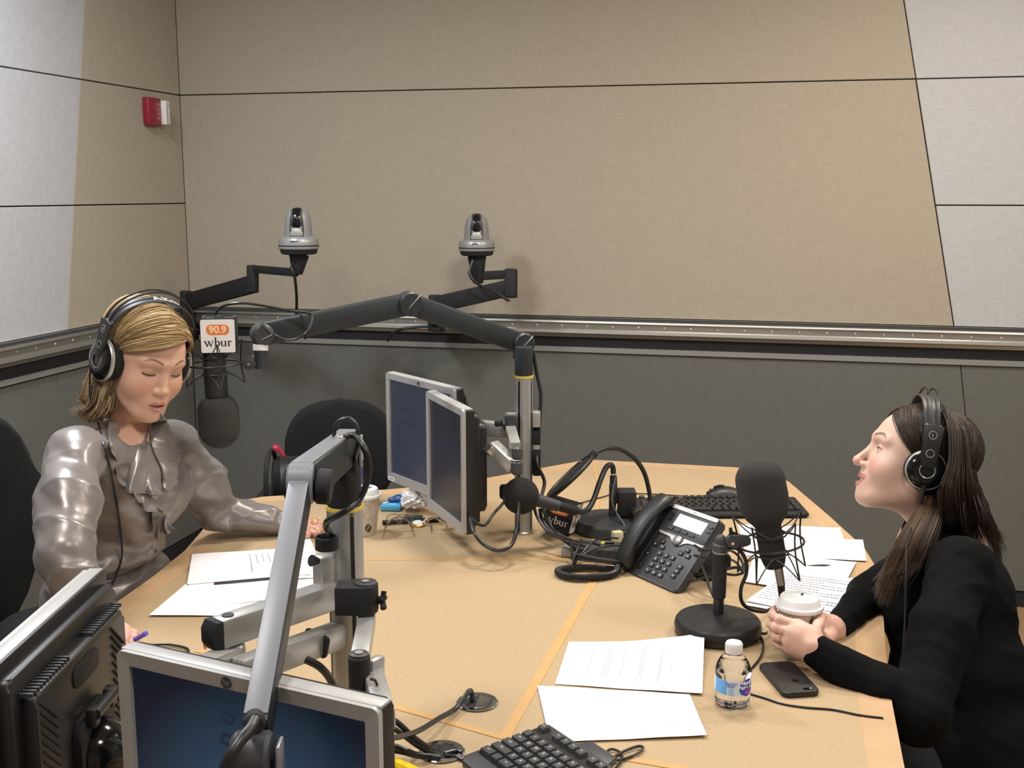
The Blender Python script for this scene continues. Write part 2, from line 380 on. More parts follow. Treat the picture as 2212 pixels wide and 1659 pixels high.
# ================================================================== wall cameras on arms
def blockarm(bm,a,b,w,h,**k): beam(bm,a,b,w,h,**k)
RY=V((math.sin(ROOM),math.cos(ROOM),0)); RX=V((math.cos(ROOM),-math.sin(ROOM),0))
def ptz(base,face,label,s=1.0):
    """base: point under the camera's base disc; face: horizontal look direction"""
    t=thing('wall_camera',label,'camera',base)
    f=V(face).normalized(); M=frame2(base,f.cross(V((0,0,1))),f)   # x=right, y=forward, z up
    if M.col[2].z<0: M=frame2(base,-f.cross(V((0,0,1))),f)
    M=M@Matrix.Scale(s,4)
    bm=nb(); lathe(bm,[(.058,0),(.066,.004),(.069,.016),(.062,.018)],M,48); finish('base_foot',bm,'matte',t)
    bm=nb(); lathe(bm,[(.070,.018),(.0745,.022),(.0748,.030)],M,48); lathe(bm,[(.0748,.0345),(.0745,.046),(.071,.058),(.066,.064),(.056,.0665)],M,48); ring=finish('base_ring',bm,'silver',t)
    bm=nb(); lathe(bm,[(.0738,.030),(.0738,.0345)],M,48); finish('black_slot',bm,'matte',ring)
    bm=nb(); box(bm,(.026,.001,.003),M,(.006,.0745,.050)); finish('maker_mark',bm,'inkd',ring)
    # turret: a rounded bell, its front cut by the glossy lens window
    bm=nb(); lathe(bm,[(.0525,.064),(.0520,.080),(.0505,.105),(.0475,.128),(.0430,.146),(.0350,.159),(.0230,.1665),(.010,.1695),(0,.170)],M,48,sx=.98,sy=.94); bl=finish('turret',bm,'silver',t)
    for sx_ in (-1,1):
        bm=nb(); tube(bm,[M@V((sx_*.0225,.0440,.068)),M@V((sx_*.0225,.0425,.100)),M@V((sx_*.0205,.0385,.130)),M@V((sx_*.0165,.0300,.152)),M@V((sx_*.012,.012,.167))],.0035,8,5); finish('window_edge',bm,'mid',bl)
    bm=nb(); lathe(bm,[(0,-.0195),(.0445,-.0195),(.0465,-.015),(.0475,0),(.0465,.015),(.0445,.0195),(0,.0195)],M@frame((0,.0035,.122),(1,0,0)),40); hd=finish('camera_head',bm,'mid',t)
    bm=nb(); lathe(bm,[(0,-.0135),(.0470,-.0135),(.0490,-.009),(.0497,0),(.0490,.009),(.0470,.0135),(0,.0135)],M@frame((0,.0045,.122),(1,0,0)),48); finish('lens_window',bm,'gloss',hd)
    bm=nb(); lathe(bm,[(.0105,0),(.0115,.004),(.009,.005),(.007,.002),(0,.003)],M@frame((0,.050,.128),(0,1,.1)),28); finish('lens',bm,'black',hd)
    bm=nb(); prism(bm,[(-.013,.096),(.013,.096),(.024,.079),(.022,.068),(-.022,.068),(-.024,.079)],.010,M@frame2((0,.045,0),(1,0,0),(0,0,1))@Matrix.Translation((0,0,-.010)),bev=.003); finish('chin_plate',bm,'alu2',t)
    return t
c1=W(646,549,4.12); c2=W(1030,552,4.38)
ptz(c1,V((.05,-1,0)),'silver pan-tilt camera left, on the arm stretched out from the rail corner')
ptz(c2,V((.02,-1,0)),'silver pan-tilt camera right, on the folded arm at the middle of the wall',.96)
def tvarm(nm,label,mount_top,mount_bot,pts,neck_top,neck_bot,cab,bw):
    t=thing('camera_mount',label,'mounting arm',mount_bot)
    bm=nb(); beam(bm,mount_top,mount_bot,bw[0],bw[0],up=RX,bev=.006); finish('wall_bracket',bm,'matte',t)
    (a,b,wd,h1)=pts[0]; bm=nb(); beam(bm,a,b,wd,h1,bev=.006); finish('lower_arm',bm,'matte',t)
    (a,b,wd,h1)=pts[1]; bm=nb(); beam(bm,a,b,wd,h1,up=RX,bev=.005); finish('elbow_block',bm,'matte',t)
    (a,b,wd,h1)=pts[2]; bm=nb(); beam(bm,a,b,wd,h1,bev=.004); finish('upper_arm',bm,'matte',t)
    bm=nb(); cyl(bm,neck_bot,neck_top,.020,20,r2=.037,bev=.003); finish('neck',bm,'matte',t)
    bm=nb(); tube(bm,cab,.0055,8,8); finish('camera_cable',bm,'cable',t)
    return t
tvarm('a','black wall arm stretched out under the left camera','' or W(402,628,4.82),W(402,700,4.82),
  [(W(405,652,4.82),W(549,613,4.42),.03,.072),(W(546,573,4.42),W(546,632,4.42),.036,.040),(W(548,581,4.42),W(640,589,4.14),.022,.030)],
  c1+V((0,0,-.002)),W(642,592,4.12),[W(646,556,4.1),W(630,575,4.1),W(637,600,4.11),W(641,650,4.2),W(638,690,4.4),W(630,705,4.7)],(.042,))
bm_=nb(); 
t2=tvarm('b','black folded wall arm under the right camera',W(940,637,4.46),W(942,702,4.46),
  [(W(946,657,4.44),W(1104,621,4.36),.03,.066),(W(1104,581,4.36),W(1104,643,4.36),.044,.044),(W(1108,592,4.36),W(1037,596,4.38),.022,.034)],
  c2+V((0,0,-.002)),W(1033,612,4.38),[W(1022,562,4.33),W(1014,590,4.32),W(1030,612,4.32),W(1070,632,4.31),W(1100,650,4.32)],(.046,))
bm=nb(); beam(bm,W(943,681,4.5),W(943,716,4.5),.085,.05,up=RX,bev=.004); finish('rail_clamp',bm,'matte',t2)
bm=nb(); beam(bm,W(943,690,4.48),W(943,690,4.62),.05,.05,up=RX,bev=.004); finish('rail_clamp',bm,'matte',t2)
bm_.free()
t_=bpy.data.objects['camera_mount']; bm=nb(); beam(bm,W(402,690,4.80),W(402,690,5.05),.05,.06,up=RX,bev=.004); finish('rail_clamp',bm,'matte',t_)
bm=nb(); tube(bm,[W(935,705,4.5),W(900,706,4.5),W(868,711,4.50),W(846,722,4.56),W(838,736,4.62)],.006,8,8); tag(finish('camera_cable',bm,'cable'),'thin black cable at the rail left of the right camera arm','cable')
# ================================================================== aluminium poles
def pole_profile(r,rx=1.0,ry=1.0,rot=0):
    out=[]
    for i in range(48):
        a=2*math.pi*i/48; k=r
        if any(abs(((a-g_+math.pi)%(2*math.pi))-math.pi)<.13 for g_ in (0,math.pi/2,math.pi,1.5*math.pi)): k=r*.80
        x,y=k*rx*math.cos(a),k*ry*math.sin(a); out.append((x*math.cos(rot)-y*math.sin(rot),x*math.sin(rot)+y*math.cos(rot)))
    return out
def pole(xy,ztop,r,rot,label,rx=1,ry=1):
    t=thing('equipment_pole',label,'pole',(xy[0],xy[1],TT))
    bm=nb(); prism(bm,pole_profile(r,rx,ry,rot),ztop-TT-.006,Matrix.Translation((xy[0],xy[1],TT+.004))); ex=finish('extrusion',bm,'alu2',t,ang=25)
    bm=nb()
    for a in (0,math.pi/2,math.pi,1.5*math.pi):
        x,y=r*rx*.8*math.cos(a),r*ry*.8*math.sin(a); x,y=x*math.cos(rot)-y*math.sin(rot),x*math.sin(rot)+y*math.cos(rot)
        box(bm,(r*.34,r*.34,ztop-TT-.02),Matrix.Translation((xy[0]+x,xy[1]+y,(TT+ztop)/2))@Matrix.Rotation(rot+a,4,'Z'))
    finish('groove_insert',bm,'black',ex)
    bm=nb(); lathe(bm,[(r*1.12,0),(r*1.12,.004),(r*1.02,.006)],Matrix.Translation((xy[0],xy[1],TT)),32); finish('foot_ring',bm,'alu',t)
    return t
p1=W(744,1096,1.70); P1=(p1.x,p1.y); Z1c=p1.z
p2=T(1131,1152); P2=(p2.x,p2.y+.01); Z2c=W(1127,806,2.84).z
pl1=pole(P1,Z1c,.0275,.55,'thick silver pole in the left foreground carrying monitors and a microphone arm')
pl2=pole(P2,Z2c,.0230,1.0,'silver pole in the middle of the table behind the round black microphone')
# microphone arms
def micarm(label,xy,zc_,r,pts,w,h,side,capz,caph,cap_m='char',beam_m='char',b2=None,face=(1,0,0)):
    t=thing('microphone_boom',label,'microphone arm',(xy[0],xy[1],zc_))
    bm=nb(); lathe(bm,[(r*1.02,-.002),(r*1.03,.0),(r*1.03,.004)],Matrix.Translation((xy[0],xy[1],zc_)),32); finish('yellow_ring',bm,'yring',t)
    bm=nb(); lathe(bm,[(r*.94,.004),(r*.97,.008),(r*.97,caph-.006),(r*.92,caph)],Matrix.Translation((xy[0],xy[1],zc_)),32); finish('swivel_cap',bm,cap_m,t)
    return t
# --- arm over the table (rear pole)
a0=W(1127,742,2.84); a1=W(884,656,2.70); a2=W(566,722,2.58)
ar=micarm('long slim dark grey microphone arm reaching from the rear pole to the blonde woman',P2,Z2c,.0235,None,.03,.05,None,None,.075)
d=(a1-a0).normalized(); nrm=V((d.y,-d.x,0)).normalized()
if nrm.y>0: nrm=-nrm
for A_,B_,hh in ((a0,a1,.053),(a1,a2,.055)):
    bm=nb(); beam(bm,A_,B_,.027,hh,bev=.007,ext=-.005); finish('arm_beam',bm,'char',ar)
for q,rr in ((a0,.029),(a1,.030)):
    bm=nb(); cyl(bm,q-nrm*.019,q+nrm*.021,rr,28,bev=.004); j=finish('joint',bm,'char',ar)
    bm=nb(); beam(bm,q+nrm*.0225+V((-.016,0,-.018)),q+nrm*.0225+V((.020,0,.022)),.002,.004,up=nrm,bev=.0005); finish('joint_lever',bm,'alu2',j)
bm=nb(); cyl(bm,W(1127,775,2.84),a0,.0225,24); finish('joint',bm,'char',ar)
q=a2; bm=nb(); cyl(bm,q-nrm*.022,q+nrm*.022,.0255,28,bev=.005); jj=finish('end_joint',bm,'mid',ar)
bm=nb(); beam(bm,q+nrm*.0235+V((-.006,0,-.010)),q+nrm*.0235+V((.022,0,.004)),.002,.004,up=nrm,bev=.0005); finish('joint_lever',bm,'alu2',jj)
bm=nb(); cyl(bm,W(562,735,2.58),W(563,744,2.58),.016,24); cyl(bm,W(563,757,2.58),W(565,797,2.58),.0155,24,r2=.0145,bev=.002); finish('drop_socket',bm,'char',ar)
bm=nb(); cyl(bm,W(563,744,2.58),W(563,758,2.58),.0178,24,bev=.0015); finish('white_collar',bm,'lid',ar)
bm=nb(); tube(bm,[W(464,690,2.56),W(466,676,2.56),W(482,661,2.55),W(515,655,2.54),W(560,659,2.55),W(625,671,2.55),W(668,677,2.54),W(675,690,2.53),W(664,716,2.50),W(640,732,2.50),W(615,733,2.50),W(592,722,2.5),W(573,706,2.53),W(567,701,2.56)],.0032,8,8); finish('arm_cable',bm,'cable',ar)
bm=nb(); 
for px_,py_ in ((652,700),):
    c_=a2+(a1-a2)*((px_-566)/(884-566)); dd=(a2-a1).normalized(); Mx=frame(c_,dd,nrm)
    prism(bm,rrect(.034,.062,.006),.004,Mx); 
finish('cable_tie',bm,'matte',ar)
bm=nb(); tube(bm,[W(1143,748,2.80),W(1152,762,2.80),W(1158,800,2.82),W(1168,850,2.82),W(1166,900,2.82),W(1163,960,2.82),W(1160,1000,2.80),W(1176,1040,2.8),W(1170,1080,2.78),W(1185,1130,2.75),W(1215,1165,2.72)],.0045,8,8); finish('arm_cable',bm,'cable',ar)
# --- arm in the left foreground
b0=V((P1[0],P1[1],Z1c+.080)); b1=W(652,1043,1.42); b2=W(556,1572,1.14)
ar1=micarm('thick black and grey microphone arm in the left foreground reaching towards the viewer',P1,Z1c,.0275,None,.03,.05,None,None,.060,cap_m='matte')
bm=nb(); beam(bm,b0+V((.006,.015,.012)),b1+V((0.004,0,.0)),.029,.050,bev=.003,ext=.0); finish('arm_beam',bm,'char',ar1)
bm=nb(); beam(bm,b1,b2,.026,.036,bev=.003,ext=.004); lb=finish('arm_beam',bm,'char',ar1)
d1=(b2-b1).normalized(); s1=-d1.cross(V((0,0,1))).normalized(); u1=s1.cross(d1)
if u1.z<0: u1=-u1
bm=nb(); beam(bm,b1+u1*.0185+d1*.006,b2+u1*.0185-d1*.004,.025,.003,bev=.001); finish('silver_top_strip',bm,'boomtop',lb)
dA=(b1-b0).normalized(); sA=dA.cross(V((0,0,1))).normalized(); uA=sA.cross(dA)
if uA.z<0: uA=-uA
bm=nb(); beam(bm,b0+uA*.0255+V((.006,.015,.012)),b1+uA*.0255,.028,.003,bev=.001); finish('silver_top_strip',bm,'boomtop',ar1)
bm=nb(); cyl(bm,b1-s1*.0165,b1+s1*.0165,.0265,28,bev=.003); finish('joint',bm,'boomtop',ar1)
bm=nb(); cyl(bm,b1+s1*.0165+V((.002,0,-.004)),b1+s1*.036+V((.002,0,-.006)),.023,28,bev=.003); kk=finish('joint_knob',bm,'matte',ar1)
bm=nb(); cyl(bm,b1-s1*.0165,b1-s1*.020,.023,28,bev=.003); finish('joint_knob',bm,'matte',ar1)
bm=nb(); beam(bm,W(682,1026,1.42),W(695,1026,1.43),.003,.006,bev=.001); finish('joint_lever',bm,'alu2',kk)
bm=nb(); cyl(bm,b0-V((.024,0,.0)),b0+V((.024,0,0)),.027,28,bev=.003); cyl(bm,V((P1[0],P1[1],Z1c+.05)),b0,.0265,24); finish('joint',bm,'matte',ar1)
bm=nb(); box(bm,(.004,.022,.04),Matrix.Translation(b0+V((.0275,0,.012))),bev=.001); finish('joint_lever',bm,'alu2',ar1)
# end joint near the viewer
e=b2+V((0,-.018,-.022)); 
bm=nb(); cyl(bm,e-V((.022,0,0)),e+V((.018,0,0)),.026,28,bev=.004); ej=finish('end_joint',bm,'mid',ar1)
bm=nb(); cyl(bm,e-V((0,0,.0)),e-V((0,.012,.085)),.019,24); finish('drop_socket',bm,'matte',ej)
bm=nb(); box(bm,(.004,.026,.044),Matrix.Translation(e+V((.026,0,-.006))),bev=.0015); finish('joint_lever',bm,'silver',ej)
bm=nb(); cyl(bm,W(549,1550,1.12),W(552,1566,1.10),.0105,20,bev=.003); finish('cable_boss',bm,'matte',ar1)
bm=nb(); tube(bm,[W(551,1556,1.10),W(540,1576,1.085),W(517,1602,1.07),W(494,1640,1.06),W(476,1690,1.06)],.0062,10,8); finish('arm_cable',bm,'cable',ar1)
bm=nb(); tube(bm,[W(742,945,1.62),W(765,941,1.62),W(785,965,1.60),W(797,1000,1.60),W(793,1040,1.60),W(775,1080,1.60),W(745,1105,1.58),W(712,1122,1.60),W(704,1134,1.62),W(708,1146,1.64),W(712,1150,1.67)],.0050,10,8); finish('arm_cable',bm,'cable',ar1)
bm=nb(); tube(bm,[W(726,947,1.62),W(722,940,1.62),W(724,922,1.62),W(735,908,1.62),W(752,904,1.62),W(768,915,1.62),W(774,940,1.62),W(772,968,1.63),W(768,990,1.66)],.0032,8,8); finish('cable_clip_wire',bm,'cable',ar1)
bm=nb(); tube(bm,[W(724,941,1.62),W(730,948,1.62),W(745,946,1.62),W(752,940,1.62)],.004,8,6); finish('wire_hook',bm,'alu2',ar1)
# --- things clamped to the front pole
t=thing('monitor_mount','silver horizontal monitor arm on the front pole pointing left over the papers','monitor arm',W(585,1330,1.62))
m0=V((P1[0],P1[1],.993)); m1=W(470,1368,1.545)
bm=nb(); beam(bm,m0,m1,.030,.042,bev=.003); finish('upper_link',bm,'alu2',t)
dd=(m1-m0).normalized(); 
bm=nb(); prism(bm,[(-.021,0),(.021,0),(.021,.010),(.010,.017),(-.010,.017),(-.021,.010)],.031,frame2(m1-dd.cross(V((0,0,1))).normalized()*-.0155,(0,0,1),dd),bev=.002); finish('end_cap',bm,'matte',t)
bm=nb(); cyl(bm,m1-dd*.018+V((0,0,.0205)),m1-dd*.018+V((0,0,.0225)),.0085,24); finish('pivot_plug',bm,'mid',t)
n0=V((P1[0],P1[1],.925)); n1=W(508,1455,1.52)
bm=nb(); beam(bm,n0,n1,.030,.042,bev=.008); ll=finish('lower_link',bm,'alu2',t)
bm=nb(); cc=n0+(n1-n0)*.30; prism(bm,rrect(.034,.046,.006),.004,frame(cc,n1-n0,(0,0,1).__class__((0,0,1)) if False else V((0,1,0)).cross(n1-n0)) ); finish('cable_tie',bm,'matte',ll)
bm=nb(); cyl(bm,m1+dd*-.02+V((0,0,-.022)),m1+dd*-.02+V((0,0,-.064)),.020,24,bev=.003); finish('pivot',bm,'silver',t)
bm=nb(); beam(bm,m1+dd*-.028+V((0,0,-.045)),W(405,1462,1.44),.032,.036,bev=.003); finish('front_link',bm,'alu2',t)
bm=nb(); beam(bm,V((P1[0]-.012,P1[1]-.004,1.03)),V((P1[0]-.040,P1[1]-.03,1.03)),.030,.055,bev=.006); finish('clamp',bm,'alu2',t)
bm=nb(); cyl(bm,W(688,1213,1.66),W(673,1211,1.65),.004,12,r2=.009); finish('clamp_screw',bm,'matte',t)
bm=nb(); lathe(bm,[(.0165,-.010),(.0175,-.009),(.0175,.009),(.0165,.010),(.0150,.010),(.0142,.009),(.0142,-.009),(.0150,-.010),(.0165,-.010)],Matrix.Translation(W(706,1172,1.66)),28,caps=False); finish('cable_hook',bm,'matte',t)
t=thing('monitor_mount','black and silver jointed monitor bracket on the right of the front pole','monitor arm',W(785,1400,1.6))
cb=W(786,1290,1.645)
bm=nb(); prism(bm,[(-.040,-.020),(.0,-.022),(.014,-.018),(.021,-.006),(.021,.006),(.014,.018),(0,.022),(-.040,.020)],.044,Matrix.Translation(cb+V((0,0,-.022))),bev=.003); ck=finish('clamp_block',bm,'matte',t)
bm=nb(); lathe(bm,[(.0165,.0),(.0165,.0025),(.015,.003)],Matrix.Translation(cb+V((.003,0,.0215))),24); finish('pivot_cap',bm,'mid',ck)
bm=nb(); lathe(bm,[(.0045,.0),(.006,.0015),(.003,.0015)],Matrix.Translation(cb+V((.003,0,.0242))),16); finish('screw',bm,'alu2',ck)
bm=nb(); cyl(bm,cb+V((.02,0,-.004)),cb+V((.028,-.004,-.004)),.006,12); 
for a in range(5): cyl(bm,cb+V((.028,-.004,-.004)),cb+V((.030,-.004+.014*math.cos(a*1.257),-.004+.014*math.sin(a*1.257))),.004,8)
finish('star_knob',bm,'matte',ck)
l0=cb+V((.004,0,-.034)); l1=W(776,1432,1.50)
bm=nb(); beam(bm,l0,l1+V((0,0,.0)),.025,.020,bev=.002,ext=.004); lk=finish('link_bar',bm,'alu2',t)
bm=nb(); cyl(bm,l1+V((.0,0,.012)),l1+V((0,0,-.052)),.0150,28,bev=.003); cy=finish('pivot_cylinder',bm,'matte',t)
bm=nb(); lathe(bm,[(.0128,.0),(.0128,.002),(.0118,.0025)],Matrix.Translation(l1+V((0,0,.012))),24); finish('pivot_cap',bm,'mid',cy)
bm=nb(); lathe(bm,[(.0055,.0),(.006,.0016),(.003,.0016)],Matrix.Translation(l1+V((0,0,.0142))),16); finish('screw',bm,'alu2',cy)
bm=nb(); beam(bm,l1+V((.010,.01,-.028)),l1+V((.026,.035,-.03)),.016,.055,bev=.006); finish('lower_bar',bm,'alu2',t)
bm=nb(); cyl(bm,W(820,1500,1.5),W(826,1512,1.5),.009,14,bev=.002); finish('side_knob',bm,'matte',t)
bm=nb(); tube(bm,[W(800,1466,1.46),W(810,1470,1.46),W(816,1486,1.47),W(818,1510,1.48)],.002,6,6); finish('bracket_cable',bm,'cable',t)
# ================================================================== monitors
def monitor(label,TL,TR,hgt,depth,cat='monitor',scr='scrA',tilt=0,bez=.017,botbez=.024,vents=False,back_d=.035,bezel_m='bezel',side_m='black'):
    """TL, TR: the top corners as seen by someone facing the screen; hangs down hgt"""
    x=(TR-TL).normalized(); up=V((0,0,1)); up=(up-x*up.dot(x)).normalized(); nrm=x.cross(up)   # frame2 z = x cross up
    wd=(TR-TL).length
    out=x.cross(up)    # points out of the screen for a viewer with TL on the left: x right, up -> right x up = towards the viewer
    up=(up-out*math.tan(tilt)).normalized(); out=x.cross(up)
    Cn=(TL+TR)/2-up*hgt/2
    M=frame2(Cn,x,up)
    t=thing('monitor',label,cat,Cn-up*hgt/2)
    bm=nb(); prism(bm,rrect(wd,hgt,.008),.022,M@Matrix.Translation((0,0,-.022)),bev=.002); rim=finish('rim',bm,side_m,t)
    bm=nb()
    o_=rrect(wd,hgt,.008); i_=rrect(wd-2*bez,hgt-bez-botbez,.001,5,0,(botbez-bez)/2)
    for z0,z1 in ((0,.008),):
        O0=[bm.verts.new(M@V((a,b,z0))) for a,b in o_]; O1=[bm.verts.new(M@V((a,b,z1))) for a,b in o_]; I1=[bm.verts.new(M@V((a,b,z1-.001))) for a,b in i_]; I0=[bm.verts.new(M@V((a,b,z0+.001))) for a,b in i_]
        n=len(o_)
        for i in range(n):
            j=(i+1)%n
            for q in ((O0[i],O0[j],O1[j],O1[i]),(O1[i],O1[j],I1[j],I1[i]),(I1[i],I1[j],I0[j],I0[i])): bm.faces.new(q)
    fb=finish('bezel',bm,bezel_m,t)
    bm=nb(); prism(bm,[(a,b) for a,b in i_],.0015,M@Matrix.Translation((0,0,.0005))); sc=finish('screen',bm,scr,t,smooth=False)
    bw,bh=wd*.80,hgt*.72
    bm=nb(); prism(bm,rrect(wd*.93,hgt*.90,.012),.018,M@Matrix.Translation((0,0,-.038)),bev=.006); bk=finish('back_cover',bm,side_m,t)
    bm=nb(); prism(bm,rrect(bw,bh,.015),back_d-.010,M@Matrix.Translation((0,0,-.028-back_d)),bev=.006); finish('rear_housing',bm,side_m,t)
    bm=nb(); box(bm,(wd-.002,.004,.020),M,(0,hgt/2-.0012,-.008),bev=.001); finish('top_cap',bm,bezel_m,fb)
    return t,M,wd,hgt,fb,sc
def screen_mat(name,c0,c1,strength,center=(0,0,0),rad=.2):
    m=bpy.data.materials.new(name); m.use_nodes=True; nt=m.node_tree; b=nt.nodes['Principled BSDF']
    b.inputs['Base Color'].default_value=(.01,.01,.012,1); b.inputs['Roughness'].default_value=.28
    tc=nt.nodes.new('ShaderNodeTexCoord'); mp=nt.nodes.new('ShaderNodeMapping'); mp.vector_type='TEXTURE'
    mp.inputs['Location'].default_value=center; mp.inputs['Scale'].default_value=(rad,rad,rad)
    g_=nt.nodes.new('ShaderNodeTexGradient'); g_.gradient_type='SPHERICAL'; r=nt.nodes.new('ShaderNodeValToRGB')
    r.color_ramp.elements[0].color=(*c0,1); r.color_ramp.elements[1].color=(*c1,1)
    nt.links.new(tc.outputs['Object'],mp.inputs[0]); nt.links.new(mp.outputs[0],g_.inputs[0]); nt.links.new(g_.outputs['Fac'],r.inputs['Fac']); nt.links.new(r.outputs['Color'],b.inputs['Emission Color']); b.inputs['Emission Strength'].default_value=strength
    return m
# front monitor (screen towards the viewer)
TLf=W(262,1398,1.285); TRf=W(826,1527,1.136); TRf.z=TLf.z=(TLf.z+TRf.z)/2
cent=(TLf+TRf)/2-V((0,0,.29))
MT['scrF']=screen_mat('screen_front',(.0015,.005,.014),(.024,.080,.145),1.0,(0,0,0),.42)
MT['scrA']=screen_mat('screen_blue',(.026,.032,.052),(.026,.032,.052),1.0)
MT['scrB']=screen_mat('screen_dark',(.009,.012,.018),(.012,.016,.018),1.0)
tm,Mf,wf,hf,bz,sc=monitor('silver framed monitor with dark blue picture, cut by the bottom left edge',TLf,TRf,.31,.03,scr='scrF')
# mapping uses the object's own coordinates: put the glow low in the middle of the picture
for nd in MT['scrF'].node_tree.nodes:
    if nd.type=='MAPPING':
        loc=Mf@V((.02,-.05,0)); 
        p=sc.parent.location; nd.inputs['Location'].default_value=(loc.x-p.x,loc.y-p.y,loc.z-p.z); nd.inputs['Scale'].default_value=(.21,.21,.21)
MT['scrtxt']=mat('screen_print',(.004,.008,.014),.5,emit=((.006,.016,.03),1.0))
for s_,x_,y_,sz,rt in (('n',.000,.100,.034,-104),('d',-.003,.074,.036,-104),('u',.004,.048,.034,-104),('D',.012,.018,.040,-104),('t h e',.022,-.005,.012,-100),('n e w s  w i t h i n',.020,-.062,.010,-98),('s t o r i e s   o f',-.012,-.055,.009,-100),('c i t y   h a l l',-.035,-.050,.008,-100),('a r t s   r a d i o',-.055,-.05,.008,-101),('e v e n i n g',.045,-.07,.009,-98)):
    text('screen_lettering',s_,sz,Mf@Matrix.Translation((x_-.02,y_,.0022))@Matrix.Rotation(math.radians(rt),4,'Z'),'scrtxt',sc,ext=.0001,bold=sz*.03)
bm=nb(); lathe(bm,[(.0070,0),(.0070,.0006),(.0062,.0006)],Mf@Matrix.Translation((-.018,wf*0+hf/2-.0088,.008)),24); lg=finish('round_badge',bm,'mid',bz)
text('badge_letters','hp',.0095,Mf@Matrix.Translation((-.018,hf/2-.0085,.0088))@Matrix.Rotation(0,4,'Z'),'silver',bz,ext=.0001)
# left monitor, seen from behind
A_=W(196,1226,1.62); B_=W(-70,1442,1.26); zt=W(192,1228,1.62).z; A_.z=B_.z=zt
# viewer of its screen stands at the left: the screen's left is the near end
outx=(A_-B_).normalized()
TLb,TRb=B_+V((0,0,0)),A_
# facing -x: right hand direction seen by that viewer is towards the camera's far side -> TL = far? check the normal below
if outx.cross(V((0,0,1))).x>0: TLb,TRb=A_,B_
tl,Ml,wl_,hl,bz2,sc2=monitor('monitor seen from behind with black vented back at the left edge',TLb,TRb,.31,.03,back_d=.030)
# vents, handle slot and mount on its back
bk=[c for c in tl.children if c.name.startswith('rear_housing')][0]
def onback(x,y,z): return Ml@V((x,y,z))
bm=nb()
for k in range(14):
    for xa in (-.115,.115):
        yy=hl/2-.075-k*.0125
        if yy<-.09: break
        beam(bm,onback(xa-.022,yy-.020,-.0585),onback(xa+.022,yy+.020,-.0585),.0025,.0028,up=Ml.col[2].to_3d(),bev=0)
finish('vent_slots',bm,'gap',bk,kind='stuff')
bm=nb()
for k in range(34):
    xx=-.145+k*.0088
    if abs(xx)<.035: continue
    box(bm,(.0035,.005,.016),Ml,(xx,hl*.36+.002,-.047))
finish('top_ribs',bm,'mid',bk,kind='stuff')
bm=nb()
for k in range(40):
    xx=-.16+k*.0082
    box(bm,(.0015,.003,.012),Ml,(xx,hl*.45-.002,-.030))
finish('rim_vents',bm,'gap',[c for c in tl.children if c.name.startswith('back_cover')][0],kind='stuff')
bm=nb(); prism(bm,rrect(.085,.030,.014,6),.004,Ml@Matrix.Translation((0,hl*.36-.028,-.0605)),bev=.001); finish('handle_slot',bm,'gap',bk)
bm=nb(); prism(bm,rrect(.115,.115,.02),.012,Ml@Matrix.Translation((0,-.03,-.070)),bev=.003); vp=finish('mount_plate',bm,'matte',tl)
bm=nb()
for sx_ in (-1,1): box(bm,(.018,.026,.014),Ml,(sx_*.030,.030,-.076),bev=.003)
cyl(bm,onback(-.034,.034,-.080),onback(.034,.034,-.080),.008,16); finish('mount_clip',bm,'black',vp)
bm=nb(); lathe(bm,[(.046,0),(.046,.004),(.038,.020),(.025,.034),(.015,.040),(0,.041)],Ml@Matrix.Translation((0,-.035,-.070))@Matrix.Rotation(math.pi,4,'X'),32); finish('ball_housing',bm,'gloss',vp)
bm=nb(); cyl(bm,onback(.0,-.035,-.105),onback(.0,-.035,-.135),.013,16,bev=.003); finish('swivel_stub',bm,'chrome',vp)
# the two monitors on the rear pole
TLp=W(838,802,3.06); TRp=W(986,841,2.80); TLp.z=TRp.z=(TLp.z+TRp.z)/2
mp_,Mp,wp,hp,bzp,scp=monitor('rear monitor on the middle pole showing a plain dark blue screen',TLp,TRp,.305,.03,scr='scrA')
text('screen_lettering','studio mix',.0085,Mp@Matrix.Translation((-.07,.062,.0022)),'gap',scp,ext=.0001)
text('screen_lettering','news feed on screen',.007,Mp@Matrix.Translation((-.06,.025,.0022)),'gap',scp,ext=.0001)
bm=nb(); box(bm,(.034,.012,.0006),Mp,(-wp/2+.022,-hp/2+.008,.0085)); finish('asset_label',bm,'wprint',bzp)
text('label_lettering','J000000',.006,Mp@Matrix.Translation((-wp/2+.022,-hp/2+.008,.0090)),'ink',bzp,ext=.0001)
bm=nb(); lathe(bm,[(.0045,0),(.0045,.0006)],Mp@Matrix.Translation((0,hp/2-.0085,.008)),16); finish('round_badge',bm,'mid',bzp)
TLq=W(926,838,2.83); TRq=W(1006,891,2.585); TLq.z=TRq.z=(TLq.z+TRq.z)/2
mq,Mq,wq,hq,bzq,scq=monitor('nearer monitor on the middle pole with a nearly black screen',TLq,TRq,.305,.03,scr='scrB')
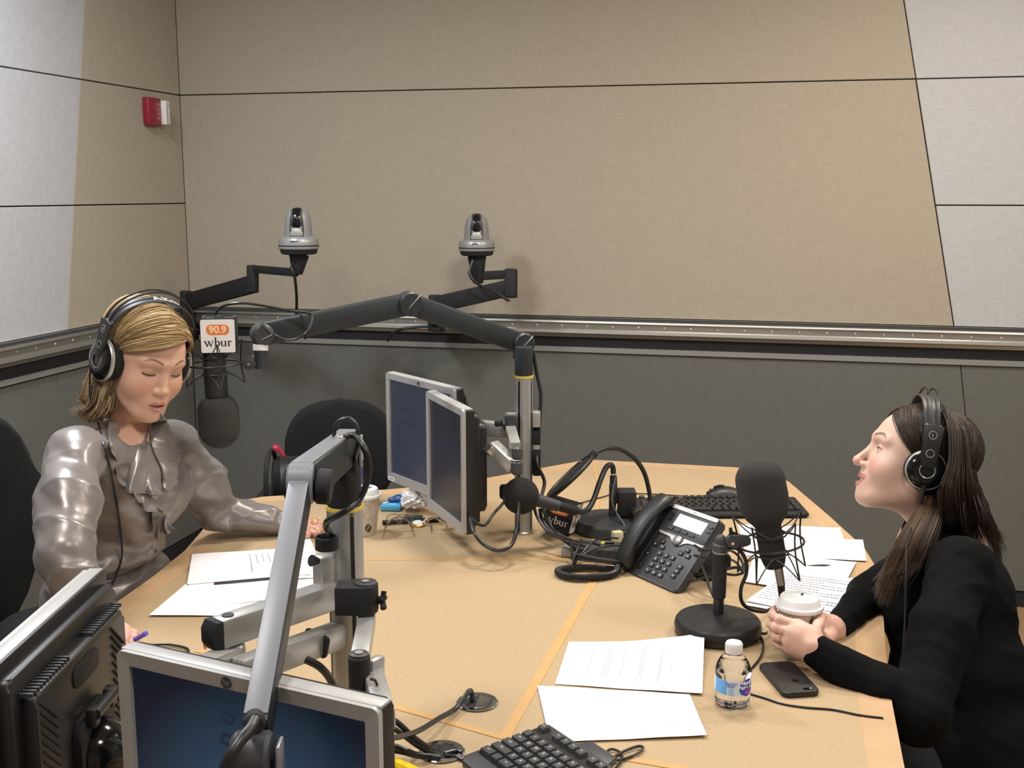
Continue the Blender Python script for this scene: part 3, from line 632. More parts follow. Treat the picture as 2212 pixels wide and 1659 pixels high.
# their arms on the rear pole
t=thing('monitor_mount','silver jointed monitor arms on the middle pole behind the two screens','monitor arm',V((P2[0]-.05,P2[1],.95)))
k0=W(1096,912,2.78)
bm=nb(); beam(bm,W(1035,924,2.86),W(1094,930,2.80),.032,.040,bev=.006); finish('rear_link',bm,'alu2',t)
bm=nb(); beam(bm,W(1103,927,2.76),W(1113,963,2.62),.026,.018,bev=.003); finish('front_link',bm,'alu2',t)
bm=nb(); prism(bm,rrect(.034,.044,.006),.040,Matrix.Translation(k0+V((.01,0,-.02))),bev=.003); cl=finish('clamp_block',bm,'mid',t)
bm=nb(); beam(bm,k0+V((-.012,-.01,0)),k0+V((-.030,-.02,.0)),.012,.014,bev=.002); finish('clamp_lever',bm,'matte',cl)
bm=nb(); lathe(bm,[(.014,0),(.014,.003)],Matrix.Translation(k0+V((.01,0,.020))),20); finish('pivot_cap',bm,'alu2',cl)
bm=nb(); beam(bm,W(1062,963,2.66),W(1112,1010,2.62),.030,.032,bev=.004); finish('front_link',bm,'alu2',t)
for a,b in ((965,993),(996,1026)):
    bm=nb(); cyl(bm,W(1116,a,2.60),W(1117,b,2.60),.0135,20,bev=.005); finish('pivot_cylinder',bm,'mid',t)
bm=nb(); cyl(bm,W(1052,968,2.64),W(1062,980,2.65),.011,18,r2=.008); finish('ball_neck',bm,'chrome',t)
bm=nb(); lathe(bm,[(.036,0),(.036,.01),(.024,.026),(.012,.034),(0,.034)],Mq@Matrix.Translation((0,-.01,-.062))@Matrix.Rotation(math.pi,4,'X'),28); finish('mount_boss',bm,'matte',t)
bm=nb(); box(bm,(.02,.03,.05),Matrix.Translation((P2[0]+.032,P2[1],W(1152,905,2.83).z)),bev=.003); finish('side_clamp',bm,'alu2',t)
bm=nb(); box(bm,(.018,.028,.045),Matrix.Translation((P2[0]+.032,P2[1],W(1156,960,2.83).z)),bev=.003); finish('side_clamp',bm,'alu2',t)
bm=nb(); box(bm,(.02,.03,.05),Matrix.Translation((P2[0]+.032,P2[1],W(1154,935,2.83).z)),bev=.003);box(bm,(.02,.03,.07),Matrix.Translation((P2[0]+.033,P2[1],W(1154,995,2.83).z)),bev=.003); finish('side_block',bm,'matte',t)
bm=nb(); beam(bm,W(1092,1046,2.76),W(1092,1078,2.76),.03,.03,up=(1,0,0),bev=.008); beam(bm,W(1096,1060,2.76),W(1122,1060,2.80),.02,.02); finish('lower_clamp',bm,'matte',t)
# monitor cables
def cable(label,pts,r=.004,m='cable',n=8,k=8,cat='cable',name='cable',group=None,parent=None):
    bm=nb(); tube(bm,pts,r,n,k)
    if parent is not None: return finish(name,bm,m,parent)
    return tag(finish(name,bm,m),label,cat,group)
cable('thick black cable hanging in a loop under the nearer monitor on the middle pole',[W(1016,1120,2.62),W(1024,1150,2.58),W(1045,1176,2.57),W(1075,1189,2.56),W(1102,1180,2.58),W(1115,1150,2.6),W(1120,1100,2.62),W(1122,1050,2.66)],.0048)
cable('thin black cable from the nearer monitor to the round black microphone',[W(1014,1112,2.63),W(1030,1130,2.60),W(1048,1134,2.58),W(1066,1110,2.6),W(1084,1090,2.62),W(1108,1060,2.68)],.0035)

# links that carry the two front monitors (mostly behind their screens)
ca=Mf@V((0,-.02,-.075)); t=[o for o in bpy.data.objects if o.name=='monitor_mount.001'][0]
bm=nb(); beam(bm,l1+V((.016,.02,-.03)),V((ca.x+.10,ca.y+.10,l1.z-.03)),.028,.030,bev=.004); finish('rear_link',bm,'alu2',t)
bm=nb(); beam(bm,V((ca.x+.10,ca.y+.10,l1.z-.03)),V((ca.x,ca.y+.012,ca.z)),.028,.030,bev=.004); finish('rear_link',bm,'alu2',t)
bm=nb(); box(bm,(.11,.11,.016),Mf,(0,-.02,-.067),bev=.003); finish('mount_plate',bm,'matte',t)
t0=bpy.data.objects['monitor_mount']; e0=W(405,1462,1.44); e1_=Ml@V((0,-.035,-.14))
bm=nb(); beam(bm,e0,e1_,.026,.030,bev=.004,ext=.01); finish('end_link',bm,'alu2',t0)
# ================================================================== microphones
def shock_mount(parent,Mm,R=.062,ztop=.055,zbot=-.048,nz=4,rod=.0017,ph=.4):
    bm=nb(); tube(bm,[Mm@V((R*math.cos(a),R*math.sin(a),0)) for a in [2*math.pi*i/40 for i in range(40)]],.0024,8,1,closed=True); r=finish('mount_ring',bm,'black',parent)
    for k in range(nz):
        a=ph+2*math.pi*k/nz; Ro=R*1.06
        pt=Mm@V((Ro*1.04*math.cos(a),Ro*1.04*math.sin(a),ztop)); pb=Mm@V((Ro*1.04*math.cos(a),Ro*1.04*math.sin(a),zbot))
        for s_ in (-1,1):
            b=a+s_*.62
            q1=Mm@V((.030*math.cos(b),.030*math.sin(b),.016)); q2=Mm@V((.030*math.cos(b),.030*math.sin(b),-.022))
            bm=nb(); tube(bm,[pt,(pt+q1)/2+ (Mm.to_3x3()@V((0,0,-.004))),q1],rod*.8,6,3); finish('wire_strut',bm,'mid',parent)
            bm=nb(); tube(bm,[pb,(pb+q2)/2+(Mm.to_3x3()@V((0,0,.004))),q2],rod*.8,6,3); finish('wire_strut',bm,'mid',parent)
        bm=nb(); tube(bm,[pt,Mm@V((R*math.cos(a),R*math.sin(a),0)),pb],rod,6,3); finish('outer_strut',bm,'black',parent)
    bm=nb(); tube(bm,[Mm@V((.031*math.cos(a),.031*math.sin(a),.016)) for a in [2*math.pi*i/32 for i in range(32)]],.0018,6,1,closed=True)
    tube(bm,[Mm@V((.031*math.cos(a),.031*math.sin(a),-.022)) for a in [2*math.pi*i/32 for i in range(32)]],.0018,6,1,closed=True); finish('inner_rings',bm,'black',parent)
    return r
# hanging microphone by the blonde woman
t=thing('hanging_microphone','grey foam covered microphone hanging upside down beside the blonde woman','microphone',W(463,785,2.56))
ctr=W(463,786,2.56); dn=V((.03,0,-1)).normalized(); Mh=frame(ctr,dn)
bm=nb(); lathe(bm,[(.0235,-.045),(.0265,-.04),(.0265,.086),(.0245,.09)],Mh,32); finish('body',bm,'char',t)
bm=nb(); rf=.0475; z0=.078; prof=[(.027,z0),(.036,z0+.004),(.043,z0+.014),(rf,z0+.028),(rf,z0+.075)]
for i in range(1,9): a=math.pi/2*i/8; prof.append((rf*math.cos(a),z0+.075+.046*math.sin(a)))
lathe(bm,prof,Mh,40); finish('foam_windscreen',bm,'foam',t)
shock_mount(t,Mh@Matrix.Scale(-1,4,(0,0,1)) if False else frame(ctr,-dn),.060,.052,-.050)
bm=nb(); prism(bm,[(-.016,0),(-.012,.010),(.0,.014),(.014,.010),(.018,0),(.014,-.010),(0,-.014),(-.012,-.010)],.016,frame2(W(538,786,2.57)+V((0,.008,0)),(1,0,0),(0,0,1)),bev=.003); 
kn=finish('swivel_joint',bm,'mid',t)
bm=nb(); cyl(bm,W(537,787,2.56),W(537,787,2.552),.0035,12); finish('swivel_screw',bm,'chrome',kn)
bm=nb(); cyl(bm,W(545,772,2.56),W(547,766,2.56),.003,10); finish('thumb_screw',bm,'chrome',kn)
# station cube on it
def cube_flag(label,Mc,s,faces,parent_cat='sign'):
    t=thing('station_cube',label,parent_cat,Mc.translation)
    bm=nb(); box(bm,(s,s,s),Mc,bev=.001); finish('body',bm,'matte',t)
    for (rot,fm,om,tm_) in faces:
        Mf_=Mc@rot@Matrix.Translation((0,0,s/2))
        bm=nb(); prism(bm,rrect(s*.985,s*.985,.004),.0012,Mf_); p=finish('face_plate',bm,fm,t)
        bm=nb(); prism(bm,rrect(s*.66,s*.31,s*.14,6,-.0,s*.19),.0008,Mf_@Matrix.Translation((0,0,.0009))); finish('orange_badge',bm,om,p)
        text('badge_number','90.9',s*.30,Mf_@Matrix.Translation((0,s*.19,.0019)),'cream' ,p,bold=.0006,sx=.98)
        bm=nb(); k=s*.34; oy=-.235*s-.20*k; Ml=Mf_@Matrix.Translation((-1.16*k,oy,.0013))
        def st(x0,y0,x1,y1,w_): 
            d=V((x1-x0,y1-y0,0)); L_=d.length; a_=math.atan2(d.y,d.x); box(bm,(L_*k,w_*k,.0005),Ml@Matrix.Translation(((x0+x1)/2*k,(y0+y1)/2*k,0))@Matrix.Rotation(a_,4,'Z'))
        st(.02,.46,.26,.0,.12); st(.26,.0,.38,.44,.05); st(.34,.46,.56,.0,.12); st(.56,.0,.72,.46,.05); st(-.06,.46,.16,.46,.04); st(.24,.46,.46,.46,.04); st(.60,.46,.80,.46,.04)
        st(.95,.78,.95,.0,.12); st(.84,.78,.97,.78,.04)
        for q in range(14):
            a0=math.radians(-100+q*200/13); a1=math.radians(-100+(q+1)*200/13); w_=.05+.08*math.cos((a0+a1)/2); st(1.06+.20*math.cos(a0),.23+.22*math.sin(a0),1.06+.20*math.cos(a1),.23+.22*math.sin(a1),w_)
        st(1.46,.46,1.46,.12,.12); st(1.36,.46,1.48,.46,.04); st(1.78,.46,1.78,.0,.12); st(1.68,.46,1.80,.46,.04); st(1.78,.02,1.90,.02,.04)
        st(1.46,.14,1.53,.03,.10); st(1.52,.03,1.64,.03,.07); st(1.63,.03,1.76,.12,.05)
        st(2.06,.46,2.06,.0,.12); st(1.95,.46,2.08,.46,.04); st(1.97,.02,2.18,.02,.04); st(2.08,.34,2.18,.44,.05); st(2.16,.44,2.26,.44,.06); st(2.27,.44,2.27,.36,.11)
        finish('station_letters',bm,tm_,p,smooth=False)
    return t
MT['cream']=mat('cream_print',(.85,.74,.55),.5)
q=W(469,726,2.52); Mc=Matrix.Translation(q+V((-.004,.037,0)))@Matrix.Rotation(math.radians(9),4,'Z')@Matrix.Rotation(math.radians(90),4,'X')
s_=.0765
fr=Matrix.Identity(4); lf=Matrix.Rotation(math.radians(-90),4,'Y')
tf=cube_flag('black and white station cube above the hanging microphone reading 90.9',Mc,s_,[(fr,'wprint','orange','inkd'),(lf,'matte','orange','wprint')])
bm=nb(); lathe(bm,[(.012,0),(.012,.003)],Matrix.Translation(Mc.translation+V((0,0,s_/2))),20); finish('top_plug',bm,'mid',tf)
bm=nb()
for dx,dy,a,b in ((0,.034,.074,.006),(0,-.034,.074,.006),(.034,0,.006,.074),(-.034,0,.006,.074)): box(bm,(a,b,.003),Matrix.Translation(Mc.translation+V((0,0,s_/2+.001)))@Matrix.Rotation(math.radians(9),4,'Z'),(dx,dy,0))
finish('top_rim',bm,'mid',tf)
# table microphone in front of the dark haired woman
sb=T(1550,1368); t=thing('desk_microphone','large foam covered desk microphone in front of the dark haired woman','microphone',sb)
Mb=Matrix.Translation(sb)
bm=nb(); lathe(bm,[(.080,0),(.084,.004),(.0835,.014),(.0855,.016),(.084,.026),(.080,.031),(.045,.034),(.016,.042),(0,.042)],Mb,64); finish('round_base',bm,'black',t)
zt=W(1550,1168,2.19).z; zm=W(1550,1290,2.19).z
bm=nb(); cyl(bm,sb+V((0,0,.038)),V((sb.x,sb.y,zm)),.0105,24); finish('rod',bm,'black',t)
bm=nb(); cyl(bm,V((sb.x,sb.y,zm)),V((sb.x,sb.y,zt-.012)),.0135,28,r2=.0145,bev=.002); finish('upper_tube',bm,'matte',t)
bm=nb(); lathe(bm,[(.0148,-.014),(.0165,-.008),(.0165,0),(.0125,.003),(.0115,.012),(.007,.018),(0,.020)],Matrix.Translation((sb.x,sb.y,zt)),28); finish('top_knob',bm,'mid',t)
bm=nb(); lathe(bm,[(.0145,0),(.0145,.003)],Matrix.Translation((sb.x,sb.y,zt-.017)),28); finish('thin_ring',bm,'silver',t)
rc=W(1665,1172,2.16); axb=(W(1640,985,2.16)-W(1682,1232,2.19)).normalized(); Mm=frame(rc,axb)
L=lambda px,py:(W(px,py,2.17)-rc).dot(axb)
zf0=L(1661,1118); zft=L(1638,982)
bm=nb(); lathe(bm,[(.018,L(1680,1222)),(.021,L(1679,1214)),(.0255,L(1675,1195)),(.0255,zf0+.01)],Mm,36); finish('body',bm,'matte',t)
bm=nb(); rf=.0475; prof=[(.026,zf0-.010),(.030,zf0-.004),(.040,zf0+.008),(rf,zf0+.028),(rf*1.02,zf0+.05),(rf,zft-.042)]
for i in range(1,9): a=math.pi/2*i/8; prof.append((rf*math.cos(a),zft-.042+.042*math.sin(a)))
lathe(bm,prof,Mm,48); finish('foam_windscreen',bm,'foam',t)
shock_mount(t,frame(rc,V((axb.x*.6,0,axb.z)).normalized()),.063,.052,-.062,nz=5,ph=.25)
bm=nb(); cyl(bm,W(1680,1220,2.18),W(1687,1262,2.19),.0092,20,r2=.0082); x=finish('cable_plug',bm,'alu',t)
bm=nb(); cyl(bm,W(1687,1262,2.19),W(1690,1298,2.20),.0078,18,r2=.006); finish('plug_boot',bm,'matte',x)
pv=W(1581,1168,2.16)
bm=nb(); prism(bm,[(-.013,.004),(-.006,.012),(.004,.0135),(.030,.010),(.036,.005),(.036,-.006),(.028,-.010),(.006,-.015),(-.006,-.012),(-.013,-.004)],.015,frame2(pv+V((0,.007,0)),(1,0,0),(0,0,1)),bev=.003); pj=finish('swivel_joint',bm,'mid',t)
bm=nb(); cyl(bm,pv+V((0,-.007,-.003)),pv+V((0,-.010,-.003)),.003,12); finish('swivel_screw',bm,'chrome',pj)
bm=nb(); tube(bm,[pv+V((-.002,0,.012)),pv+V((-.003,0,.021)),pv+V((-.004,0,.026))],[.004,.003],8,3); beam(bm,pv+V((-.003,0,.018)),pv+V((.012,0,.013)),.004,.004); finish('thumb_screw',bm,'matte',pj)
bm=nb(); cyl(bm,V((sb.x,sb.y,zt)),pv,.005,12); finish('side_stub',bm,'mid',pj)
bm=nb(); box(bm,(.014,.02,.024),Matrix.Translation(W(1570,1211,2.18)),bev=.004); finish('clip_knob',bm,'matte',t)
cable('thick black cable curling right of the large desk microphone stand',[W(1566,1196,2.17),W(1578,1184,2.17),W(1597,1188,2.16),W(1611,1212,2.16),W(1612,1240,2.16),W(1601,1270,2.17),W(1602,1298,2.18),W(1618,1315,2.19),W(1645,1321,2.2),W(1660,1318,2.22),T(1690,1303,.75)],.0038)
# gooseneck microphone
sb=T(1313,1145); t=thing('gooseneck_microphone','small round black microphone on a curved gooseneck, round base left of the telephone','microphone',sb)
bm=nb(); lathe(bm,[(.086,0),(.090,.004),(.089,.024),(.084,.032),(.05,.036),(.016,.040),(0,.040)],Matrix.Translation(sb),56); finish('round_base',bm,'char',t)
zs=W(1322,1040,2.88).z; rt=V((sb.x+.011,sb.y,0))
bm=nb(); cyl(bm,rt+V((0,0,sb.z+.038)),rt+V((0,0,zs)),.0095,20); finish('rod',bm,'mid',t)
bm=nb(); cyl(bm,rt+V((.003,-.002,zs-.05)),W(1325,1026,2.86),.0115,16,r2=.009,bev=.002); finish('clamp_sleeve',bm,'matte',t)
bm=nb(); tube(bm,[W(1325,1024,2.86),W(1324,1010,2.86),W(1318,1004,2.85),W(1308,1012,2.84),W(1296,1040,2.82),W(1284,1075,2.80),W(1272,1098,2.78),W(1258,1106,2.76),W(1240,1103,2.74)],.0070,12,8); finish('gooseneck',bm,'black',t)
bm=nb(); cyl(bm,W(1246,1104,2.745),W(1205,1092,2.72),.0125,20,bev=.002); finish('plug',bm,'matte',t)
bm=nb(); cyl(bm,W(1207,1093,2.72),W(1150,1078,2.69),.0138,20,r2=.0165,bev=.002); finish('handle',bm,'mid',t)
bm=nb(); ball(bm,W(1125,1071,2.67),.0445,36); finish('foam_ball',bm,'foamb',t)
bm=nb(); tube(bm,[W(1330,1030,2.85),W(1322,1080,2.83),W(1333,1110,2.82),W(1348,1135,2.80),W(1352,1160,2.78)],.0028,8,8); finish('stand_cable',bm,'mid',t)
# pop filter
t=thing('pop_filter','round black pop filter seen edge on beside the middle pole, on a long bent gooseneck','pop filter',T(1405,1135))
pc=W(1232,1029,2.80); e1=(W(1281,984,2.80)-W(1184,1075,2.80)).normalized(); vw=ray(1232,1029).normalized(); e2=vw+e1.cross(vw)*.12; e2=(e2-e1*e2.dot(e1)).normalized(); nn=e1.cross(e2)
Mp_=frame2(pc,e1,e2)
bm=nb(); tube(bm,[Mp_@V((.076*math.cos(a),.076*math.sin(a),0)) for a in [2*math.pi*i/48 for i in range(48)]],.0055,10,1,closed=True); finish('hoop',bm,'black',t)
bm=nb(); lathe(bm,[(0,-.005),(.04,-.0042),(.074,-.001),(.074,.001),(.04,.0042),(0,.005)],Mp_,40); finish('mesh_disc',bm,'matte',t)
bm=nb(); box(bm,(.024,.016,.018),Mp_,(.078,0,0),bev=.004); hc=finish('hoop_clip',bm,'matte',t)
bm=nb(); cyl(bm,W(1255,997,2.76),W(1254,996,2.75),.004,12); finish('clip_screw',bm,'chrome',hc)
bm=nb(); tube(bm,[W(1280,984,2.80),W(1290,976,2.81),W(1312,969,2.83),W(1340,971,2.86),W(1370,990,2.88),W(1391,1020,2.9),W(1402,1060,2.91),W(1406,1100,2.91),T(1405,1135)+V((0,0,.03))],.0062,10,8); finish('gooseneck',bm,'black',t)
bm=nb(); box(bm,(.05,.04,.05),Matrix.Translation(T(1405,1135)+V((0,0,.0255))),bev=.004); finish('clamp_block',bm,'black',t)
tx=thing('stand_clamp','black clamp block with a knob on the base of the gooseneck microphone','clamp',sb+V((.05,.0,.035)))
bm=nb(); box(bm,(.045,.05,.065),Matrix.Translation(sb+V((.048,.005,.0735))),bev=.003); finish('body',bm,'matte',tx)
bm=nb(); cyl(bm,sb+V((.062,-.02,.055)),sb+V((.072,-.045,.055)),.013,18,bev=.003); finish('knob',bm,'black',tx)
# second cube
qb=T(1213,1152); s2=.074
Mc=Matrix.Translation(qb+V((.002,0,.050)))@Matrix.Rotation(math.radians(14),4,'Y')@Matrix.Rotation(math.radians(-6),4,'X')@Matrix.Rotation(math.radians(-20),4,'Z')@Matrix.Rotation(math.radians(90),4,'X')
rf_=Matrix.Rotation(math.radians(90),4,'Y')
cube_flag('black and white station cube lying tilted at the foot of the middle pole',Mc,s2,[(Matrix.Identity(4),'matte','orange','wprint'),(rf_,'wprint','orange','inkd')])
# ================================================================== telephone
Bp=T(1337,1229); Cp=T(1459,1284); ux=(Cp-Bp).normalized(); pw=(Cp-Bp).length; back=V((-ux.y,ux.x,0)); 
if back.y<0: back=-back
tl_=math.radians(47); vy=back*math.cos(tl_)+V((0,0,math.sin(tl_))); ph=.192
Mt=frame2(Bp+V((0,0,.004)),ux,vy); 
t=thing('telephone','black desk telephone with lit white display and coiled handset','telephone',Bp)
def U(a,b,z=0): return Mt@V((a*pw,b*ph,z))
bm=nb(); prism(bm,rrect(pw,ph,.008,5,pw/2,ph/2),.022,Mt@Matrix.Translation((0,0,-.022)),bev=.004,seg=3); body=finish('body',bm,'mid',t)
bm=nb()
q0,q1,q2=U(.25,.62,-.022),U(.25,.62,-.022)+back*.05-V((0,0,0)),U(.25,.30,-.022)
for sgn in (.22,.80):
    a0_=U(sgn,.62,-.020); a1_=V((a0_.x,a0_.y,TT+.003))+back*.055; beam(bm,a0_,a1_,.012,.05,up=back,bev=.002)
beam(bm,V((U(.1,.6).x,U(.1,.6).y,TT+.004))+back*.06,V((U(.9,.6).x,U(.9,.6).y,TT+.004))+back*.06,.05,.007,bev=.002)
finish('foot_stand',bm,'matte',t)
bm=nb(); prism(bm,rrect(.78*pw,.365*ph,.006,5,.605*pw,.815*ph),.006,Mt@Matrix.Translation((0,0,.0)),bev=.0015); disp=finish('display_bezel',bm,'mid',t)
bm=nb(); prism(bm,rrect(.77*pw,.050*ph,.004,5,.605*pw,.965*ph),.0015,Mt@Matrix.Translation((0,0,.0062))); finish('silver_top_bar',bm,'psilver',disp)
MT['lcd']=mat('lcd_screen',(.5,.55,.6),.3,emit=((.80,.90,1.0),.95))
bm=nb(); prism(bm,[(.405*pw,.735*ph),(.875*pw,.735*ph),(.875*pw,.895*ph),(.405*pw,.895*ph)],.0012,Mt@Matrix.Translation((0,0,.006))); finish('display',bm,'lcd',disp)
text('maker_mark','cisco',.0052,Mt@Matrix.Translation((.61*pw,.965*ph,.0078)),'ink',disp,ext=.0001)
# silver swoosh with the round key
pts=[(.22,.655),(.99,.655),(.985,.60)]
for i in range(0,11):
    tt_=i/10; a=.86-.50*tt_; pts.append((a,.595-.075*math.exp(-((a-.60)/.105)**4)))
pts+=[(.24,.60)]
bm=nb(); prism(bm,[(a*pw,b*ph) for a,b in pts],.0035,Mt,bev=.0008); sw=finish('silver_band',bm,'psilver',t)
bm=nb(); lathe(bm,[(.0145,.003),(.0145,.0045),(.013,.006),(.0105,.006)],Mt@Matrix.Translation((.60*pw,.585*ph,0)),28); finish('ring_key',bm,'mid',sw)
bm=nb(); lathe(bm,[(.0100,.004),(.0100,.0065),(.0085,.0075),(0,.008)],Mt@Matrix.Translation((.60*pw,.585*ph,0)),28); finish('round_key',bm,'alu2',sw)
def pkey(a,b,w_=.0145,h_=.0105,z=.0035,lab=None,base=None,name='key'):
    bm=nb(); prism(bm,rrect(w_,h_,.002,3,a*pw,b*ph),z,Mt,bev=.0008,seg=1); k=finish(name,bm,'black',t)
    if lab: text('legend',lab,.0085,Mt@Matrix.Translation((a*pw,b*ph,z+.0002)),'wprint',k,ext=.00005)
keys=[(.455,.355,'1'),(.565,.358,'2'),(.675,.361,'3'),(.450,.272,'4'),(.560,.275,'5'),(.670,.278,'6'),(.445,.189,'7'),(.555,.192,'8'),(.665,.195,'9'),(.44,.106,'*'),(.55,.109,'0'),(.66,.112,'#'),(.385,.505,'-'),(.315,.445,'o'),(.437,.438,'='),(.807,.515,'='),(.741,.452,'-'),(.862,.449,'o'),(.85,.297,'<'),(.843,.235,'o'),(.836,.168,'=')]
for a,b,l_ in keys: pkey(a,b,lab=l_)
for a in (.40,.52,.64,.76): 
    bm=nb(); prism(bm,rrect(.017,.007,.001,2,a*pw,.690*ph),.0025,Mt@Matrix.Translation((0,0,.006))); finish('soft_key',bm,'black',disp)
for a,b in ((.31,.86),(.31,.80),(.945,.86),(.945,.80)):
    bm=nb(); prism(bm,rrect(.013,.006,.001,2,a*pw,b*ph),.0025,Mt@Matrix.Translation((0,0,.006))); finish('line_key',bm,'black',disp)
bm=nb(); prism(bm,rrect(.012,.052,.003,3,.295*pw,.225*ph),.0035,Mt,bev=.0008,seg=1); vk=finish('volume_key',bm,'black',t)
text('legend','+',.008,Mt@Matrix.Translation((.295*pw,.30*ph,.0038)),'wprint',vk,ext=.00005); text('legend','-',.008,Mt@Matrix.Translation((.295*pw,.15*ph,.0038)),'wprint',vk,ext=.00005)
# handset: arched bar
bm=nb(); secs=[]
N=18
for i in range(N+1):
    s=i/N; b=.02+s*1.0
    arch=.030+.020*math.sin(math.pi*s)**.8
    hw=.0235 if .2<s<.8 else .0235+.0035*min(1,abs(s-.5)*2-.6)/.4
    th=.017+.016*max(0,abs(s-.5)*2-.55)/.45
    if i in (0,N): hw*=.80; th*=.75
    if i in (1,N-1): hw*=.97
    ring=[]
    for k in range(14):
        a=2*math.pi*k/14; cxx=math.copysign(abs(math.cos(a))**.7,math.cos(a)); syy=math.copysign(abs(math.sin(a))**.7,math.sin(a))
        ring.append(bm.verts.new(Mt@V((.135*pw+hw*cxx,b*ph,arch-th*.5+th*.62*syy))))
    secs.append(ring)
for r0,r1 in zip(secs,secs[1:]):
    for k in range(14): bm.faces.new((r0[k],r0[(k+1)%14],r1[(k+1)%14],r1[k]))
bm.faces.new(secs[0]); bm.faces.new(secs[-1]); finish('handset',bm,'black',t,ang=60)
bm=nb(); prism(bm,rrect(.045,ph*.98,.008,4,.135*pw,.5*ph),.006,Mt,bev=.002); finish('handset_cradle',bm,'black',t)
# coiled cord
path=catm([U(.08,.03,.02),T(1328,1238,.75),T(1290,1246,.75),T(1240,1247,.75),T(1211,1240,.75),T(1208,1231,.75),T(1245,1226,.75),T(1290,1226,.75),T(1325,1230,.75),T(1340,1228,.75)],16)
path=[V((p.x,p.y,max(p.z,TT+.009))) if i>6 else p for i,p in enumerate(path)]
coil=[]; ln=0; turns=84; tot=sum((path[i+1]-path[i]).length for i in range(len(path)-1)); acc=0
for i in range(len(path)-1):
    seg=path[i+1]-path[i]; d=seg.normalized(); s_=d.cross(V((0,0,1))).normalized(); u_=s_.cross(d)
    for j in range(4):
        f=j/4; ang=2*math.pi*turns*(acc+seg.length*f)/tot
        pass
    acc+=seg.length
acc=0; M_=turns*8; cum=[0]
for i in range(len(path)-1): cum.append(cum[-1]+(path[i+1]-path[i]).length)
idx=0
for m_ in range(M_):
    s=tot*m_/M_
    while idx<len(path)-2 and cum[idx+1]<s: idx+=1
    f=(s-cum[idx])/max(1e-9,cum[idx+1]-cum[idx]); p=path[idx].lerp(path[idx+1],f); d=(path[idx+1]-path[idx]).normalized(); s_=d.cross(V((0,0,1))).normalized(); u_=s_.cross(d); a=2*math.pi*m_/8
    coil.append(p+s_*.0066*math.cos(a)+u_*.0066*math.sin(a))
bm=nb(); tube(bm,coil,.0021,6,1,smooth=False); finish('coiled_cord',bm,'black',t)
